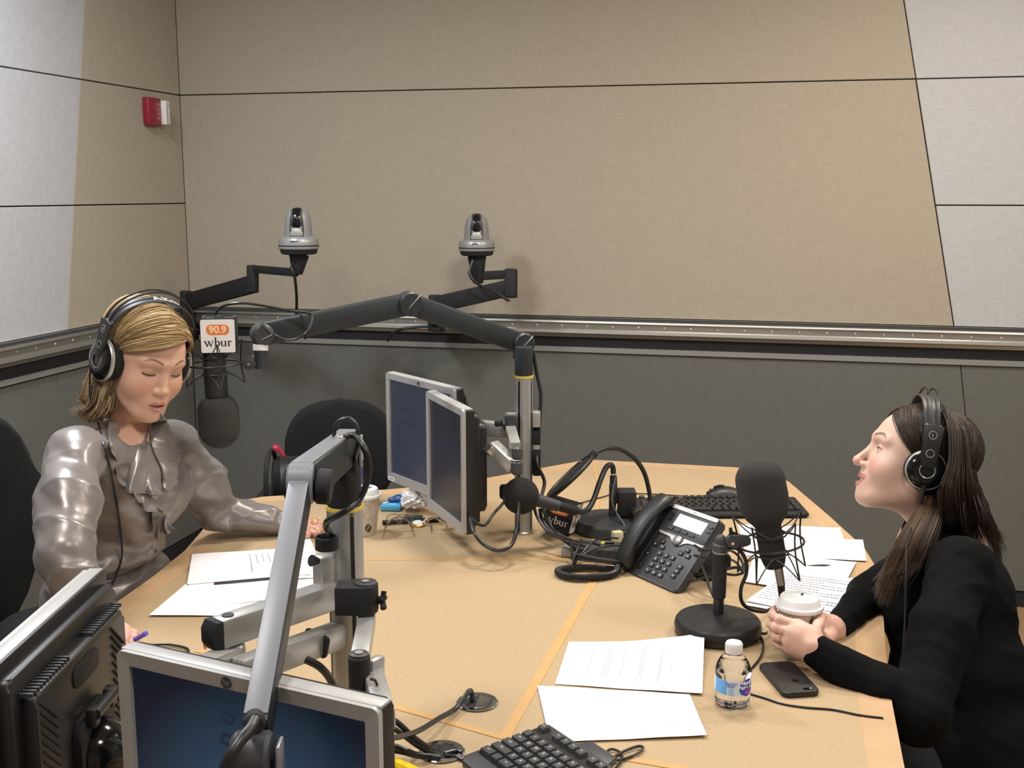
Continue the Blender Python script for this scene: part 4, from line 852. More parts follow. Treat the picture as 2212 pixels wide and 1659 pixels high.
# ================================================================== keyboards and mouse
def keyboard(label,O,X,Y,wd,dp,th,tilt,legends=False,kmat='black',bmat='matte',x0=.02,y0=.035,maxx=99):
    X=V(X).normalized(); Y=V(Y); Y=(Y-X*Y.dot(X)).normalized(); M=frame2(O,X,Y)@Matrix.Rotation(math.radians(tilt),4,'X')
    t=thing('keyboard',label,'keyboard',O)
    bm=nb(); prism(bm,[(0,.006),(.012,-.004),(wd-.012,-.004),(wd,.006),(wd,dp-.005),(wd-.006,dp),(.006,dp),(0,dp-.005)],th,M,bev=.004); finish('body',bm,bmat,t)
    # recessed well
    bm=nb(); prism(bm,rrect(15.2*.019,.118,.002,2,x0+7.5*.019,y0+.055),.0006,M@Matrix.Translation((0,0,th))); 
    finish('key_well',bm,'gap',t)
    u=.019; base={}
    def key(x,y,wu,lab=None):
        if x*u+x0>maxx: return
        k=('k',wu)
        if k not in base:
            bm=nb(); a=wu*u-.0022; h=.0085
            b=[bm.verts.new((sx_*a/2,sy_*.0084,0)) for sx_,sy_ in ((-1,-1),(1,-1),(1,1),(-1,1))]; c=[bm.verts.new((sx_*(a/2-.0018),sy_*.0066+.0005,h)) for sx_,sy_ in ((-1,-1),(1,-1),(1,1),(-1,1))]
            fs=[bm.faces.new(c),bm.faces.new(b)]+[bm.faces.new((b[i],b[(i+1)%4],c[(i+1)%4],c[i])) for i in range(4)]
            bmesh.ops.bevel(bm,geom=list(set(list(fs[0].edges)+[e for v in c for e in v.link_edges])),offset=.0009,segments=1,affect='EDGES')
            bmesh.ops.recalc_face_normals(bm,faces=bm.faces)
            me=bpy.data.meshes.new('key'); bm.to_mesh(me); bm.free(); me.materials.append(MT[kmat]); base[k]=me
        o=link('key',base[k],t); Ml_=Matrix.Translation(-V(t.location))@M@Matrix.Translation((x0+(x+wu/2)*u,y0+y,th)); o.matrix_local=Ml_
        if legends and lab:
            me=TXT.get(lab)
            if me is None:
                cu=bpy.data.curves.new('t','FONT'); cu.body=lab; cu.size=.0065 if len(lab)==1 else .0042; cu.align_x='CENTER'; cu.align_y='CENTER'; cu.resolution_u=2; to=bpy.data.objects.new('t',cu); C.objects.link(to); bpy.context.view_layer.update()
                me=bpy.data.meshes.new_from_object(to.evaluated_get(bpy.context.evaluated_depsgraph_get())); bpy.data.objects.remove(to); me.materials.clear(); me.materials.append(MT['wprint']); TXT[lab]=me
            l=link('legend',me,o); l.location=(0,.001,.0087)
    TXT={}
    R0=.112
    for x,l in zip([0,2,3,4,5,6.5,7.5,8.5,9.5,11,12,13,14,15.25,16.25,17.25],['Esc','F1','F2','F3','F4','F5','F6','F7','F8','F9','F10','F11','F12','','','']): key(x,R0,1,l)
    for i,l in enumerate('`1234567890-='): key(i,.082,1,l)
    key(13,.082,2); key(0,.063,1.5,'Tab')
    for i,l in enumerate('QWERTYUIOP[]'): key(1.5+i,.063,1,l)
    key(13.5,.063,1.5); key(0,.044,1.75,'Caps')
    for i,l in enumerate("ASDFGHJKL;'"): key(1.75+i,.044,1,l)
    key(12.75,.044,2.25); key(0,.025,2.25,'Shift')
    for i,l in enumerate('ZXCVBNM,./'): key(2.25+i,.025,1,l)
    key(12.25,.025,2.75)
    x=0
    for wu,l in ((1.5,'Ctrl'),(1,''),(1.5,'Alt'),(5.75,''),(1.5,'Alt'),(1,''),(1,''),(1.75,'Ctrl')): key(x,.006,wu,l); x+=wu
    for i in range(3): key(15.25+i,.082,1); key(15.25+i,.063,1); key(15.25+i,.006,1)
    key(16.25,.025,1)
    for j,y in enumerate((.082,.063,.044,.025)):
        for i in range(4): key(18.5+i,y,1)
    key(18.5,.006,2); key(20.5,.006,1); key(21.5,.006,1)
    return t,M
kO=T(1383,1121); kX=(T(1742,1119)-T(1383,1121)); 
kf,Mk=keyboard('black computer keyboard at the far right of the table behind the telephone',kO+V((0,0,.003)),kX,V((0,1,0)),.455,.150,.010,2,x0=.012,y0=.022)
bm=nb(); box(bm,(.45,.13,.003),Mk,(.2275,.075,-.0015),bev=.0005); finish('underside',bm,'matte',kf)
nO=T(995,1630,.768)-V((0,0,.020)); nT=T(1185,1568,.768)-V((0,0,.020)); ny_=(nT-nO); nx_=V((ny_.y,-ny_.x,0))
kn_,Mkn=keyboard('black computer keyboard with worn keys at the bottom edge in front of the viewer',nO+V((0,0,.004)),nx_,ny_,.46,.162,.014,3,legends=True,kmat='mid',bmat='mid',x0=.008,y0=.030)
bm=nb(); box(bm,(.44,.15,.014),Mkn,(.23,.08,-.006),bev=.002); finish('underside',bm,'matte',kn_)
bm=nb(); prism(bm,[(.02,0),(.10,0),(.09,.028),(.03,.028)],.013,Mkn@Matrix.Translation((0.05,.160,-.004)),bev=.003); finish('cable_housing',bm,'mid',kn_)
# mouse
mo=T(1568,1077); t=thing('computer_mouse','black computer mouse lying behind the far keyboard','mouse',mo)
bm=nb(); Mm_=Matrix.Translation(mo+V((.0,0,0)))@Matrix.Rotation(math.radians(-12),4,'Z'); rings=[]
for i in range(13):
    s=i/12; x=-.055+.115*s; hh=.036*math.sin(math.pi*min(1,.12+.80*s))**.8; ww=.030*(1-.25*abs(s-.5)**2)*min(1,4*s+.45,4*(1-s)+.45)
    rings.append([bm.verts.new(Mm_@V((x,ww*math.cos(a),max(0.001,hh*math.sin(a)**.8 if math.sin(a)>0 else 0.001)))) for a in [math.pi*k/10 for k in range(11)]])
for a,b in zip(rings,rings[1:]):
    for k in range(10): bm.faces.new((a[k],a[k+1],b[k+1],b[k]))
bm.faces.new(rings[0]); bm.faces.new(rings[-1]); finish('shell',bm,'black',t,ang=60)
bm=nb(); tube(bm,[Mm_@V((-.035,0,.030)),Mm_@V((-.02,0,.036)),Mm_@V((-.005,0,.036))],.004,8,4); finish('wheel',bm,'matte',t)
bm=nb(); box(bm,(.010,.006,.001),Mm_,(-.044,-.004,.0265)); finish('red_mark',bm,'red',t)
cable('thin black mouse cable running across the far end of the table behind the telephone',[mo+V((-.05,.01,.008)),T(1500,1073,.743),T(1440,1069,.743),T(1400,1067,.743),T(1335,1066,.743),T(1300,1074,.743),T(1260,1085,.743),T(1225,1095,.743)],.0018)
# ================================================================== signed-distance modelling of the people
class S:
    """accumulates a smooth-union field; evaluated on (N,3) float32 arrays"""
    def __init__(s): s.ops=[]
    def add(s,f,k=.01): s.ops.append(('u',f,k)); return s
    def sub(s,f,k=.005): s.ops.append(('s',f,k)); return s
    def disp(s,f): s.ops.append(('d',f,0)); return s
    def __call__(s,P):
        d=None
        for t,f,k in s.ops:
            v=f(P) 
            if t=='d': d=d+v; continue
            if t=='u':
                if d is None: d=v; continue
                h=np.clip(.5+.5*(d-v)/k,0,1); d=d*(1-h)+v*h-k*h*(1-h)
            else:
                v=-v; h=np.clip(.5-.5*(d-v)/k,0,1); d=d*(1-h)+v*h+k*h*(1-h)
        return d
def A3(v): return np.array(v[:3],dtype=np.float32)
def ell(c,r,R=None):
    c=A3(c); r=A3(r); R=None if R is None else np.array(R,dtype=np.float32)
    def f(P):
        q=P-c
        if R is not None: q=q@R
        k0=np.sqrt(((q/r)**2).sum(1)); k1=np.sqrt(((q/(r*r))**2).sum(1))+1e-9
        return k0*(k0-1)/k1
    return f
def sph(c,r): 
    c=A3(c); return lambda P: np.sqrt(((P-c)**2).sum(1))-r
def cone(a,b,r1,r2,flat=None):
    """capsule with changing radius; flat=(dir,scale) squeezes along dir"""
    a=A3(a); b=A3(b); ab=b-a; L2=float((ab*ab).sum())+1e-12
    if flat is not None: fd=A3(V(flat[0]).normalized()); fs=flat[1]
    def f(P):
        q=P-a; t=np.clip((q@ab)/L2,0,1); w=q-t[:,None]*ab; 
        if flat is not None:
            e=w@fd; w=w+(e*(1/fs-1))[:,None]*fd
            return (np.sqrt((w*w).sum(1))-(r1+(r2-r1)*t))*min(1,fs*1.1)
        return np.sqrt((w*w).sum(1))-(r1+(r2-r1)*t)
    return f
def halfsp(p,n): 
    p=A3(p); n=A3(V(n).normalized()); return lambda P:(P-p)@n
def surface(F_,lo,hi,h,newton=2):
    lo=np.array(lo,dtype=np.float32); hi=np.array(hi,dtype=np.float32)
    m=4; n=(np.ceil((hi-lo)/(h*m)).astype(int)+1); H=h*m
    g=np.stack(np.meshgrid(*[np.arange(k) for k in n],indexing='ij'),-1).reshape(-1,3)
    ctr=lo+(g+.5)*H; fc=F_(ctr.astype(np.float32)).reshape(n)
    near=np.abs(fc)<H*1.6
    N=n*m+1
    fld=np.repeat(np.repeat(np.repeat(fc,m,0),m,1),m,2); fld=np.pad(fld,((0,1),)*3,mode='edge')
    nr=np.zeros(N,bool); idx=np.argwhere(near)
    off=np.stack(np.meshgrid(*[np.arange(m+1)]*3,indexing='ij'),-1).reshape(-1,3)
    allp=(idx[:,None,:]*m+off[None]).reshape(-1,3); nr[allp[:,0],allp[:,1],allp[:,2]]=True
    pts=np.argwhere(nr); vals=np.empty(len(pts),np.float32)
    for i in range(0,len(pts),400000):
        vals[i:i+400000]=F_((lo+pts[i:i+400000]*h).astype(np.float32))
    fld[pts[:,0],pts[:,1],pts[:,2]]=vals
    s=fld<0
    c=[s[i:N[0]-1+i,j:N[1]-1+j,k:N[2]-1+k] for i in (0,1) for j in (0,1) for k in (0,1)]
    cnt=sum(x.astype(np.int8) for x in c); act=(cnt>0)&(cnt<8)
    cid=-np.ones(act.shape,np.int64); ai=np.argwhere(act); cid[act]=np.arange(len(ai))
    acc=np.zeros((len(ai),3),np.float32); cw=np.zeros(len(ai),np.float32)
    cor=[(i,j,k) for i in (0,1) for j in (0,1) for k in (0,1)]
    for a in range(8):
        for b in range(a+1,8):
            da=[abs(cor[a][q]-cor[b][q]) for q in range(3)]
            if sum(da)!=1: continue
            pa=ai+np.array(cor[a]); pb=ai+np.array(cor[b]); va=fld[pa[:,0],pa[:,1],pa[:,2]]; vb=fld[pb[:,0],pb[:,1],pb[:,2]]
            x=(va<0)!=(vb<0); t=np.where(x,va/(va-vb+1e-20),0)
            acc+=np.where(x[:,None],pa+(pb-pa)*t[:,None],0); cw+=x
    vt=lo+acc/np.maximum(cw,1)[:,None]*h
    faces=[]
    for ax in range(3):
        o1,o2=[q for q in range(3) if q!=ax]
        sl0=[slice(None)]*3; sl1=[slice(None)]*3; sl0[ax]=slice(0,-1); sl1[ax]=slice(1,None)
        ch=s[tuple(sl0)]!=s[tuple(sl1)]; e=np.argwhere(ch); e=e[(e[:,o1]>0)&(e[:,o2]>0)&(e[:,o1]<N[o1]-1)&(e[:,o2]<N[o2]-1)]
        ins=s[e[:,0],e[:,1],e[:,2]]
        def C_(d1,d2):
            q=e.copy(); q[:,o1]-=d1; q[:,o2]-=d2; return cid[q[:,0],q[:,1],q[:,2]]
        f=np.stack([C_(1,1),C_(0,1),C_(0,0),C_(1,0)],1)
        if ax==1: ins=~ins
        f[~ins]=f[~ins][:,::-1]; faces.append(f)
    faces=np.concatenate(faces); faces=faces[(faces>=0).all(1)]
    for _ in range(newton):
        e=h*.5; f0=F_(vt.astype(np.float32)); G=np.stack([F_((vt+np.eye(3,dtype=np.float32)[q]*e).astype(np.float32))-F_((vt-np.eye(3,dtype=np.float32)[q]*e).astype(np.float32)) for q in range(3)],1)/(2*e)
        g2=(G*G).sum(1)+1e-3; st=G*(f0/g2)[:,None]; ln=np.sqrt((st*st).sum(1))+1e-9; st*=np.minimum(1,h*.5/ln)[:,None]; vt=vt-st*.8
    return vt.astype(np.float32),faces
def npmesh(name,parts,mats,parent,cols=None):
    """parts: list of (verts,faces,matindex,colours or None) joined into one object"""
    vs_=[];fs_=[];mi=[];cl=[];off=0
    for p in parts:
        v,f,m_=p[0],p[1],p[2]; c=p[3] if len(p)>3 and p[3] is not None else np.tile(np.array([.5,.5,.5]),(len(v),1))
        vs_.append(v); fs_.append(f+off); mi.append(np.full(len(f),m_)); cl.append(c); off+=len(v)
    v=np.concatenate(vs_); f=np.concatenate(fs_); mi=np.concatenate(mi); c=np.concatenate(cl)
    base=np.zeros(3); p=parent
    while p is not None: base+=np.array(p.location); p=p.parent
    v=v-base
    me=bpy.data.meshes.new(name); me.vertices.add(len(v)); me.vertices.foreach_set('co',v.astype(np.float32).ravel())
    me.loops.add(f.size); me.loops.foreach_set('vertex_index',f.ravel().astype(np.int32)); me.polygons.add(len(f)); k=f.shape[1]
    me.polygons.foreach_set('loop_start',np.arange(0,f.size,k,dtype=np.int32)); 
    me.polygons.foreach_set('loop_total',np.full(len(f),k,np.int32)) if bpy.app.version<(4,0) else None
    me.polygons.foreach_set('material_index',mi.astype(np.int32)); me.polygons.foreach_set('use_smooth',[True]*len(f))
    a=me.color_attributes.new('col','FLOAT_COLOR','POINT'); a.data.foreach_set('color',np.concatenate([c,np.ones((len(c),1))],1).astype(np.float32).ravel())
    me.update(calc_edges=True); me.validate()
    for m_ in mats: me.materials.append(MT[m_])
    return link(name,me,parent)
def quads(bm_):
    bmesh.ops.triangulate(bm_,faces=bm_.faces); bm_.verts.ensure_lookup_table(); bm_.verts.index_update()
    v=np.array([x.co[:] for x in bm_.verts],dtype=np.float32); f=np.array([[l.vert.index for l in q.loops]+[q.loops[-1].vert.index] for q in bm_.faces]); return v,f
def tri2quad_parts(parts):  # every part as triangles
    out=[]
    for p in parts:
        v,f=p[0],p[1]
        if f.shape[1]==4:
            f=np.concatenate([f[:,[0,1,2]],f[:,[0,2,3]]])
        out.append((v,f)+tuple(p[2:]))
    return out
def bmtri(bm_):
    bmesh.ops.triangulate(bm_,faces=bm_.faces); bm_.verts.index_update()
    v=np.array([x.co[:] for x in bm_.verts],dtype=np.float32); f=np.array([[l.vert.index for l in q.loops] for q in bm_.faces]); bm_.free(); return v,f
def smooth01(x,a,b): 
    t=np.clip((x-a)/(b-a),0,1); return t*t*(3-2*t)
def xf(M,P):  # points through a 4x4
    M=np.array(M,dtype=np.float32); return P@M[:3,:3].T+M[:3,3]
# ------------------------------------------------------------------ head (local: +Y face, +X the person's own left... z up, metres)
def head_field(mouth='talk',neck_to=(0,-.06,-.20),lidclose=.6,nose=1.0,wide=1.0,wing=1.0):
    s=S()
    s.add(ell((0,-.016,.040),(.0715,.091,.080)),.01)
    s.add(ell((0,.020,.020),(.064,.066,.074)),.03)
    s.add(ell((0,.034,-.040),(.050,.050,.064)),.03)
    for q in (-1,1):
        s.add(cone((q*.050*wide,-.004,-.046),(q*.020*wide,.060,-.090),.021,.017),.030)
        s.add(ell((q*.038,.050,-.028),(.027*wide,.029,.030)),.024)
    s.add(ell((0,.072,-.094),(.017,.014,.014)),.022)
    s.add(ell((0,.072,-.060),(.024,.020,.022)),.02)
    # brow
    for q in (-1,1): s.add(cone((q*.012,.082,.030),(q*.044,.068,.029),.0065,.0055),.016)
    # sockets
    for q in (-1,1): s.sub(ell((q*.031,.092,.008),(.016,.013,.012)),.014)
    # lids over the eyeball
    for q in (-1,1):
        c=(q*.031,.0660,.008)
        s.add(sph(c,.0142),.004)
    # nose
    t=.108*nose+.002*(nose-1)
    s.add(cone((0,.080,.016),(0,.1015*nose,-.025),.0062,.0074),.012)
    s.add(sph((0,.1010*nose,-.0300),.0082),.009)
    for q in (-1,1):
        s.add(ell((q*.0115,.0870*(1+(nose-1)*.5),-.0315),(.0062*wing,.0100,.0068*wing)),.0085)
    for q in (-1,1): s.sub(ell((q*.0065,.0930*nose,-.0375),(.0030*wing**3,.0042*wing**3,.0032*wing**3)),.003)
    s.add(cone((0,.086,-.040),(0,.084,-.050),.005,.006),.012)
    # lips
    if mouth=='talk':
        for q in (-1,1):
            s.add(cone((0,.0905,-.0575),(q*.022,.0780,-.0615),.0050,.0026),.005)
            s.add(cone((0,.0885,-.0715),(q*.020,.0775,-.0640),.0062,.0028),.006)
        s.sub(ell((0,.092,-.0640),(.017,.016,.0040)),.0025)
    else:
        for q in (-1,1):
            s.add(cone((0,.0895,-.0565),(q*.029,.0690,-.0535),.0044,.0026),.005)
            s.add(cone((0,.0875,-.0725),(q*.028,.0690,-.0555),.0054,.0026),.006)
        s.sub(ell((0,.088,-.0638),(.023,.022,.0046)),.0025)
    # eye openings
    for q in ((-1,1) if lidclose<.7 else ()):
        up_=.0045-.0065*lidclose
        s.sub(ell((q*.0315,.0815,.0075+up_/2-.001),(.0112,.0050,max(.0018,.0046-.0030*lidclose))),.0015)
    # ears
    for q in (-1,1): s.add(ell((q*.074,-.012,-.004),(.007,.016,.028)),.006)
    # neck
    n=V(neck_to); s.add(cone((0,-.020,-.055),n,.050,.054),.030)
    return s
def head_colour(P,base,lip,brow,blush=.5,mouth='talk',lash=(.02,.012,.01)):
    """P local; real pigment only: lips, brows, lashes, blush"""
    c=np.tile(np.array(base,dtype=np.float32),(len(P),1)); x,y,z=P.T; ax=np.abs(x)
    def mix(m,col): 
        nonlocal c
        c=c*(1-m[:,None])+np.array(col,dtype=np.float32)*m[:,None]
    ck=np.exp(-(((ax-.040)/.018)**2+((z+.028)/.016)**2))*(y>.03); mix(ck*.45*blush,(base[0]*1.02,base[1]*.68,base[2]*.66))
    ns=np.exp(-((x/.012)**2+((z+.028)/.012)**2))*(y>.085); mix(ns*.35*blush,(base[0],base[1]*.72,base[2]*.7))
    fr=y>.062
    if mouth=='talk':
        zc=-.0645+ax*.06; hw=.0215; hh=.0115*np.clip(1-(ax/hw)**2,0,1)**.6
    else:
        zc=-.0640+ax*ax*13; hw=.027; hh=.0140*np.clip(1-(ax/hw)**2,0,1)**.6
    m=smooth01(hh-np.abs(z-zc),-.0012,.0012)*fr*(ax<hw+.001); mix(m*.85,lip)
    bz=.0335+.006*np.sin(np.clip((ax-.014)/.036,0,1)*2.6)-.004*smooth01(ax,.036,.052); bw=(.0024 if mouth=='talk' else .0032)*(1-.65*smooth01(ax,.028,.052))
    m=smooth01(bw-np.abs(z-bz),-.0014,.0012)*smooth01(ax,.011,.016)*(1-smooth01(ax,.047,.053))*(y>.05); mix(m*.80,brow)
    # lash line
    if mouth=='talk':
        lz=.0042-.0026*np.cos(np.clip((ax-.0315)/.0135,-1.2,1.2)*1.3)+.0012; m=np.exp(-((ax-.033)/.013)**2-((z-.0095)/.0060)**2)*(y>.06); mix(m*.42,(.20,.12,.10))
        m=smooth01(.0024-np.abs(z-lz),-.0010,.0012)*smooth01(ax,.0170,.0205)*(1-smooth01(ax,.0450,.049))*(y>.055); mix(m*.92,lash)
    lz=.0085+.0032*np.cos(np.clip((ax-.0315)/.0125,-1.3,1.3)*1.4); m=smooth01(.0014-np.abs(z-lz),-.0008,.0008)*(0 if mouth=='talk' else 1)*smooth01(ax,.0185,.021)*(1-smooth01(ax,.0435,.046))*(y>.060); mix(m*.85,lash)
    return c
def head_parts(M,field,colf,lo=(-.095,-.125,-.19),hi=(.095,.125,.135),h=.0014,gaze=(0,1,-.2),mouth='talk'):
    v,f=surface(field,lo,hi,h); col=colf(v); P=[(xf(M,v),f,0,col)]
    for q in (-1,1):
        bm=nb(); c=V((q*.031,.0660,.008)); g=V(gaze).normalized()
        ball(bm,None,.0128,20,M=M@frame(c,g)); v2,f2=bmtri(bm); P.append((v2,f2,1))
        bm=nb(); lathe(bm,[(.0058,0),(.0045,.0006),(0,.0010)],M@frame(c+g*.0119,g),16); v2,f2=bmtri(bm); P.append((v2,f2,2))
    bm=nb(); lathe(bm,[(0,-.0055),(.019,-.0055),(.0225,-.002),(.0225,.0055),(0,.0055)],M@Matrix.Translation((0,.064 if mouth=='talk' else .0658,-.0615)),24); v2,f2=bmtri(bm); P.append((v2,f2,3))
    bm=nb(); lathe(bm,[(0,-.012),(.0222,-.012),(.0222,.012),(0,.012)],M@Matrix.Translation((0,.0600,-.064)),24); v2,f2=bmtri(bm); P.append((v2,f2,4))
    return P
# ------------------------------------------------------------------ hand: joints given as world points
def hand_field(s,wrist,palm_r,knuckles,fingers,thumb,rw=.024,pn=None):
    """knuckles: 4 points; fingers: list of 4 chains (list of points) starting at the knuckle; thumb chain from palm base"""
    fl=None if pn is None else (pn,.55)
    kc=sum((V(k) for k in knuckles),V((0,0,0)))/4
    s.add(cone(wrist,V(wrist).lerp(kc,.35),rw,.027,fl),.012)
    for k in knuckles: s.add(cone(V(wrist).lerp(V(k),.25),k,.0155,.0105),.014)
    for ch,r0 in zip(fingers,(.0088,.0092,.0088,.0078)):
        ch=[V(c) for c in ch]
        for i in range(len(ch)-1):
            ra=r0*(1-.09*i); s.add(cone(ch[i],ch[i+1],ra*1.02,ra*.92),.0035)
            if i: s.add(sph(ch[i],ra*1.06),.003)
    th=[V(c) for c in thumb]
    for i in range(len(th)-1):
        ra=(.0135,.0108,.0098,.009)[i]; s.add(cone(th[i],th[i+1],ra,ra*.86),.007)
    return s
# hair: tapering strands along guide curves
def strand(bm_acc,pts,r,col,n=4):
    bm_acc.append((pts,r,col,n))
def hair_mesh(strands):
    vs_=[];fs_=[];cs_=[];off=0
    for pts,r,col,n in strands:
        P=np.array([p[:] for p in pts],dtype=np.float32); m=len(P)
        d=np.gradient(P,axis=0); d/=np.linalg.norm(d,axis=1)[:,None]+1e-9
        up=np.array([.31,.17,.93]); a=np.cross(d,up); a/=np.linalg.norm(a,axis=1)[:,None]+1e-9; b=np.cross(d,a)
        t=np.linspace(0,1,m); rr=r*np.clip(np.minimum(1,(1-t)*3.0+.12),0,1)*(np.minimum(1,t*6+.5))
        for k in range(n):
            an=2*math.pi*k/n; vs_.append(P+(a*math.cos(an)+b*math.sin(an)*.7)*rr[:,None]); cs_.append(np.tile(np.array(col),(m,1)))
        for k in range(n):
            i0=off+k*m+np.arange(m-1); i1=off+((k+1)%n)*m+np.arange(m-1); fs_.append(np.stack([i0,i0+1,i1+1,i1],1))
        off+=n*m
    return np.concatenate(vs_),np.concatenate(fs_),np.concatenate(cs_)
# ================================================================== common people helpers
cR=V((1,0,0)); cU=V((0,sp,cp)); cB=V((0,-cp,sp))
def headM(center,yaw,pitch,roll=0,scale=1.0):
    """yaw>0 turns to the right of the picture, 0 looks at the viewer; local +X is the person's right"""
    th=math.radians(yaw); p=math.radians(pitch)
    Y0=cB*math.cos(th)+cR*math.sin(th); Z0=cU.copy()
    Y1=Y0*math.cos(p)-Z0*math.sin(p); Z1=Y0*math.sin(p)+Z0*math.cos(p)
    R=Matrix.Rotation(math.radians(-roll),3,cB); Y1=R@Y1; Z1=R@Z1; X1=Y1.cross(Z1)
    return Matrix(((X1.x,Y1.x,Z1.x,center[0]),(X1.y,Y1.y,Z1.y,center[1]),(X1.z,Y1.z,Z1.z,center[2]),(0,0,0,1)))@Matrix.Scale(scale,4)
def trace(Fd,px,py,z0=1.6,z1=3.6,off=0.0):
    """first hit of the ray through a pixel with a solid; returns the point lifted off the surface"""
    r=ray(px,py); t=z0
    for _ in range(160):
        p=V((0,0,HC))+r*t; d=float(Fd(np.array([p[:]],dtype=np.float32))[0])
        if d<.0015: break
        t+=max(d*.7,.001)
        if t>z1: return None
    return V((0,0,HC))+r*(t-off)
def wr(P,amp,fr,seed=0):
    """cloth folds: a few warped waves"""
    x,y,z=P.T; s=seed
    a=np.sin(fr*(z*1.0+x*.6+.02*np.sin(22*y+s))+1.7*s+2.2*np.sin(9*x+s)); b=np.sin(fr*.63*(y*.9-z*.7)+2.9*s+1.8*np.sin(11*z+s)); c=np.sin(fr*1.7*(x*.5+z*.8+y*.3)+s+1.5*np.sin(14*y))
    rg=((1-np.abs(np.sin(fr*.50*(z*.75-x*.7+y*.6)+1.3*s+2.6*np.sin(8*y+3*z)+1.9*np.sin(13*x-7*z))))**3-.25)*(.5+.5*np.sin(17*y+11*z+s))
    return amp*(.5*a*b+.32*b*c+.25*c*a-1.0*rg).astype(np.float32)
def headphones(label,M,tilt=0,letters=True,yoff=-.010,zoff=-.004,cr=.047):
    t=thing('headphones',label,'headphones',M@V((0,yoff,.0)))
    B=M@Matrix.Translation((0,yoff,zoff))@Matrix.Rotation(math.radians(-tilt),4,'X')
    for q in (-1,1):
        Mx=B@frame((q*.066,0,0),(q,0,0))
        bm=nb(); lathe(bm,[(cr*.6,0),(cr*.92,.001),(cr,.007),(cr,.017),(cr*.94,.022),(cr*.6,.022)],Mx,40); finish('ear_pad',bm,'foamb',t)
        bm=nb(); lathe(bm,[(cr*.93,.022),(cr*.96,.030),(cr*.86,.036),(cr*.50,.041),(cr*.42,.0405),(cr*.40,.038),(0,.038)],Mx,40); ec=finish('ear_cup',bm,'gloss',t)
        bm=nb(); lathe(bm,[(cr*.955,.0235),(cr*1.0,.0245),(cr*1.0,.0300),(cr*.95,.0325),(cr*.93,.0315)],Mx,48,caps=False); finish('silver_rim',bm,'alu2',ec)
        bm=nb(); tube(bm,[Mx@V((cr*.37*math.cos(a),cr*.37*math.sin(a),.0405)) for a in [math.radians(v) for v in range(-45 if q<0 else 135,226 if q<0 else 406,12)]],.0011,6,1); finish('silver_arc',bm,'alu2',ec)
        # yoke going up from the cup
        oc=q*.1045
        bm=nb(); prism(bm,[(-.012,-.004),(.012,-.004),(.017,.022),(.015,.050),(.021,.078),(.0,.082),(-.021,.078),(-.015,.050),(-.017,.022)],.007,B@frame2((oc-(.0035),0,.010),(0,1,0),(0,0,1)),bev=.002); yk=finish('yoke',bm,'black',t)
        for zz in (.024+.010,.060+.010):
            bm=nb(); tube(bm,[B@V((oc+q*.0042,.0075*math.cos(a),zz+.0075*math.sin(a))) for a in [2*math.pi*i/24 for i in range(24)]],.0009,6,1,closed=True); rg=finish('badge_ring',bm,'alu2',yk)
            if zz>.05: text('badge_letter','L' if q<0 else 'R',.007,B@frame2((oc+q*.0042,0,zz),(0,-q*-1*-1,0) if False else (0,q,0),(0,0,1)),'wprint',rg,ext=.0001)
        bm=nb(); cyl(bm,B@V((q*.098,0,-.020)),B@V((q*.100,.002,-.066)),.0065,14,r2=.0035); finish('strain_relief',bm,'black',ec) if q<0 or not letters else bm.free()
    # twin wire arches
    for dy in (-.008,.008):
        pts=[]
        for i in range(25):
            a=math.pi*i/24; pts.append(B@V((.106*math.cos(a),dy,.075+.088*math.sin(a))))
        bm=nb(); tube(bm,pts,.0024,8,1); finish('wire_arch',bm,'black',t)
    # padded band
    bm=nb(); pr=[]
    for i in range(29):
        a=math.radians(-6+192*i/28); w_=.0155*(1-.0*abs(math.cos(a))); rx,rz=.100,.074
        c=V((rx*math.cos(a),0.006*math.sin(a),.072+rz*math.sin(a))); n_=V((math.cos(a)/rx,0,math.sin(a)/rz)).normalized()
        pr.append([bm.verts.new(B@(c+V((0,s_*w_,0))+n_*h_)) for s_,h_ in ((-1,0),(-.9,.0025),(.9,.0025),(1,0),(.9,-.0015),(-.9,-.0015))])
    for r0,r1 in zip(pr,pr[1:]):
        for k in range(6): bm.faces.new((r0[k],r0[(k+1)%6],r1[(k+1)%6],r1[k]))
    bm.faces.new(pr[0]); bm.faces.new(pr[-1]); bd=finish('headband',bm,'mid',t)
    if letters:
        for ch,an in (('A',86),('K',99),('G',112)):
            a=math.radians(an); rx,rz=.100,.074; c=V((rx*math.cos(a),0.0062,.072+rz*math.sin(a))); n_=V((math.cos(a)/rx,0,math.sin(a)/rz)).normalized()
            tn=V((-math.sin(a)*rx,0,math.cos(a)*rz)).normalized()
            text('band_letter',ch,.025,B@frame2(c+n_*.0028,tn,(0,-1,0).__class__((0,-1,0)) if False else n_.cross(tn)),'wprint',bd,bold=.0010,ext=.0002,sx=1.15)
    for q in (-1,1):
        bm=nb(); box(bm,(.004,.030,.006),B,(q*.098,0,.088),bev=.001); finish('silver_slider',bm,'alu2',t)
    return t,B
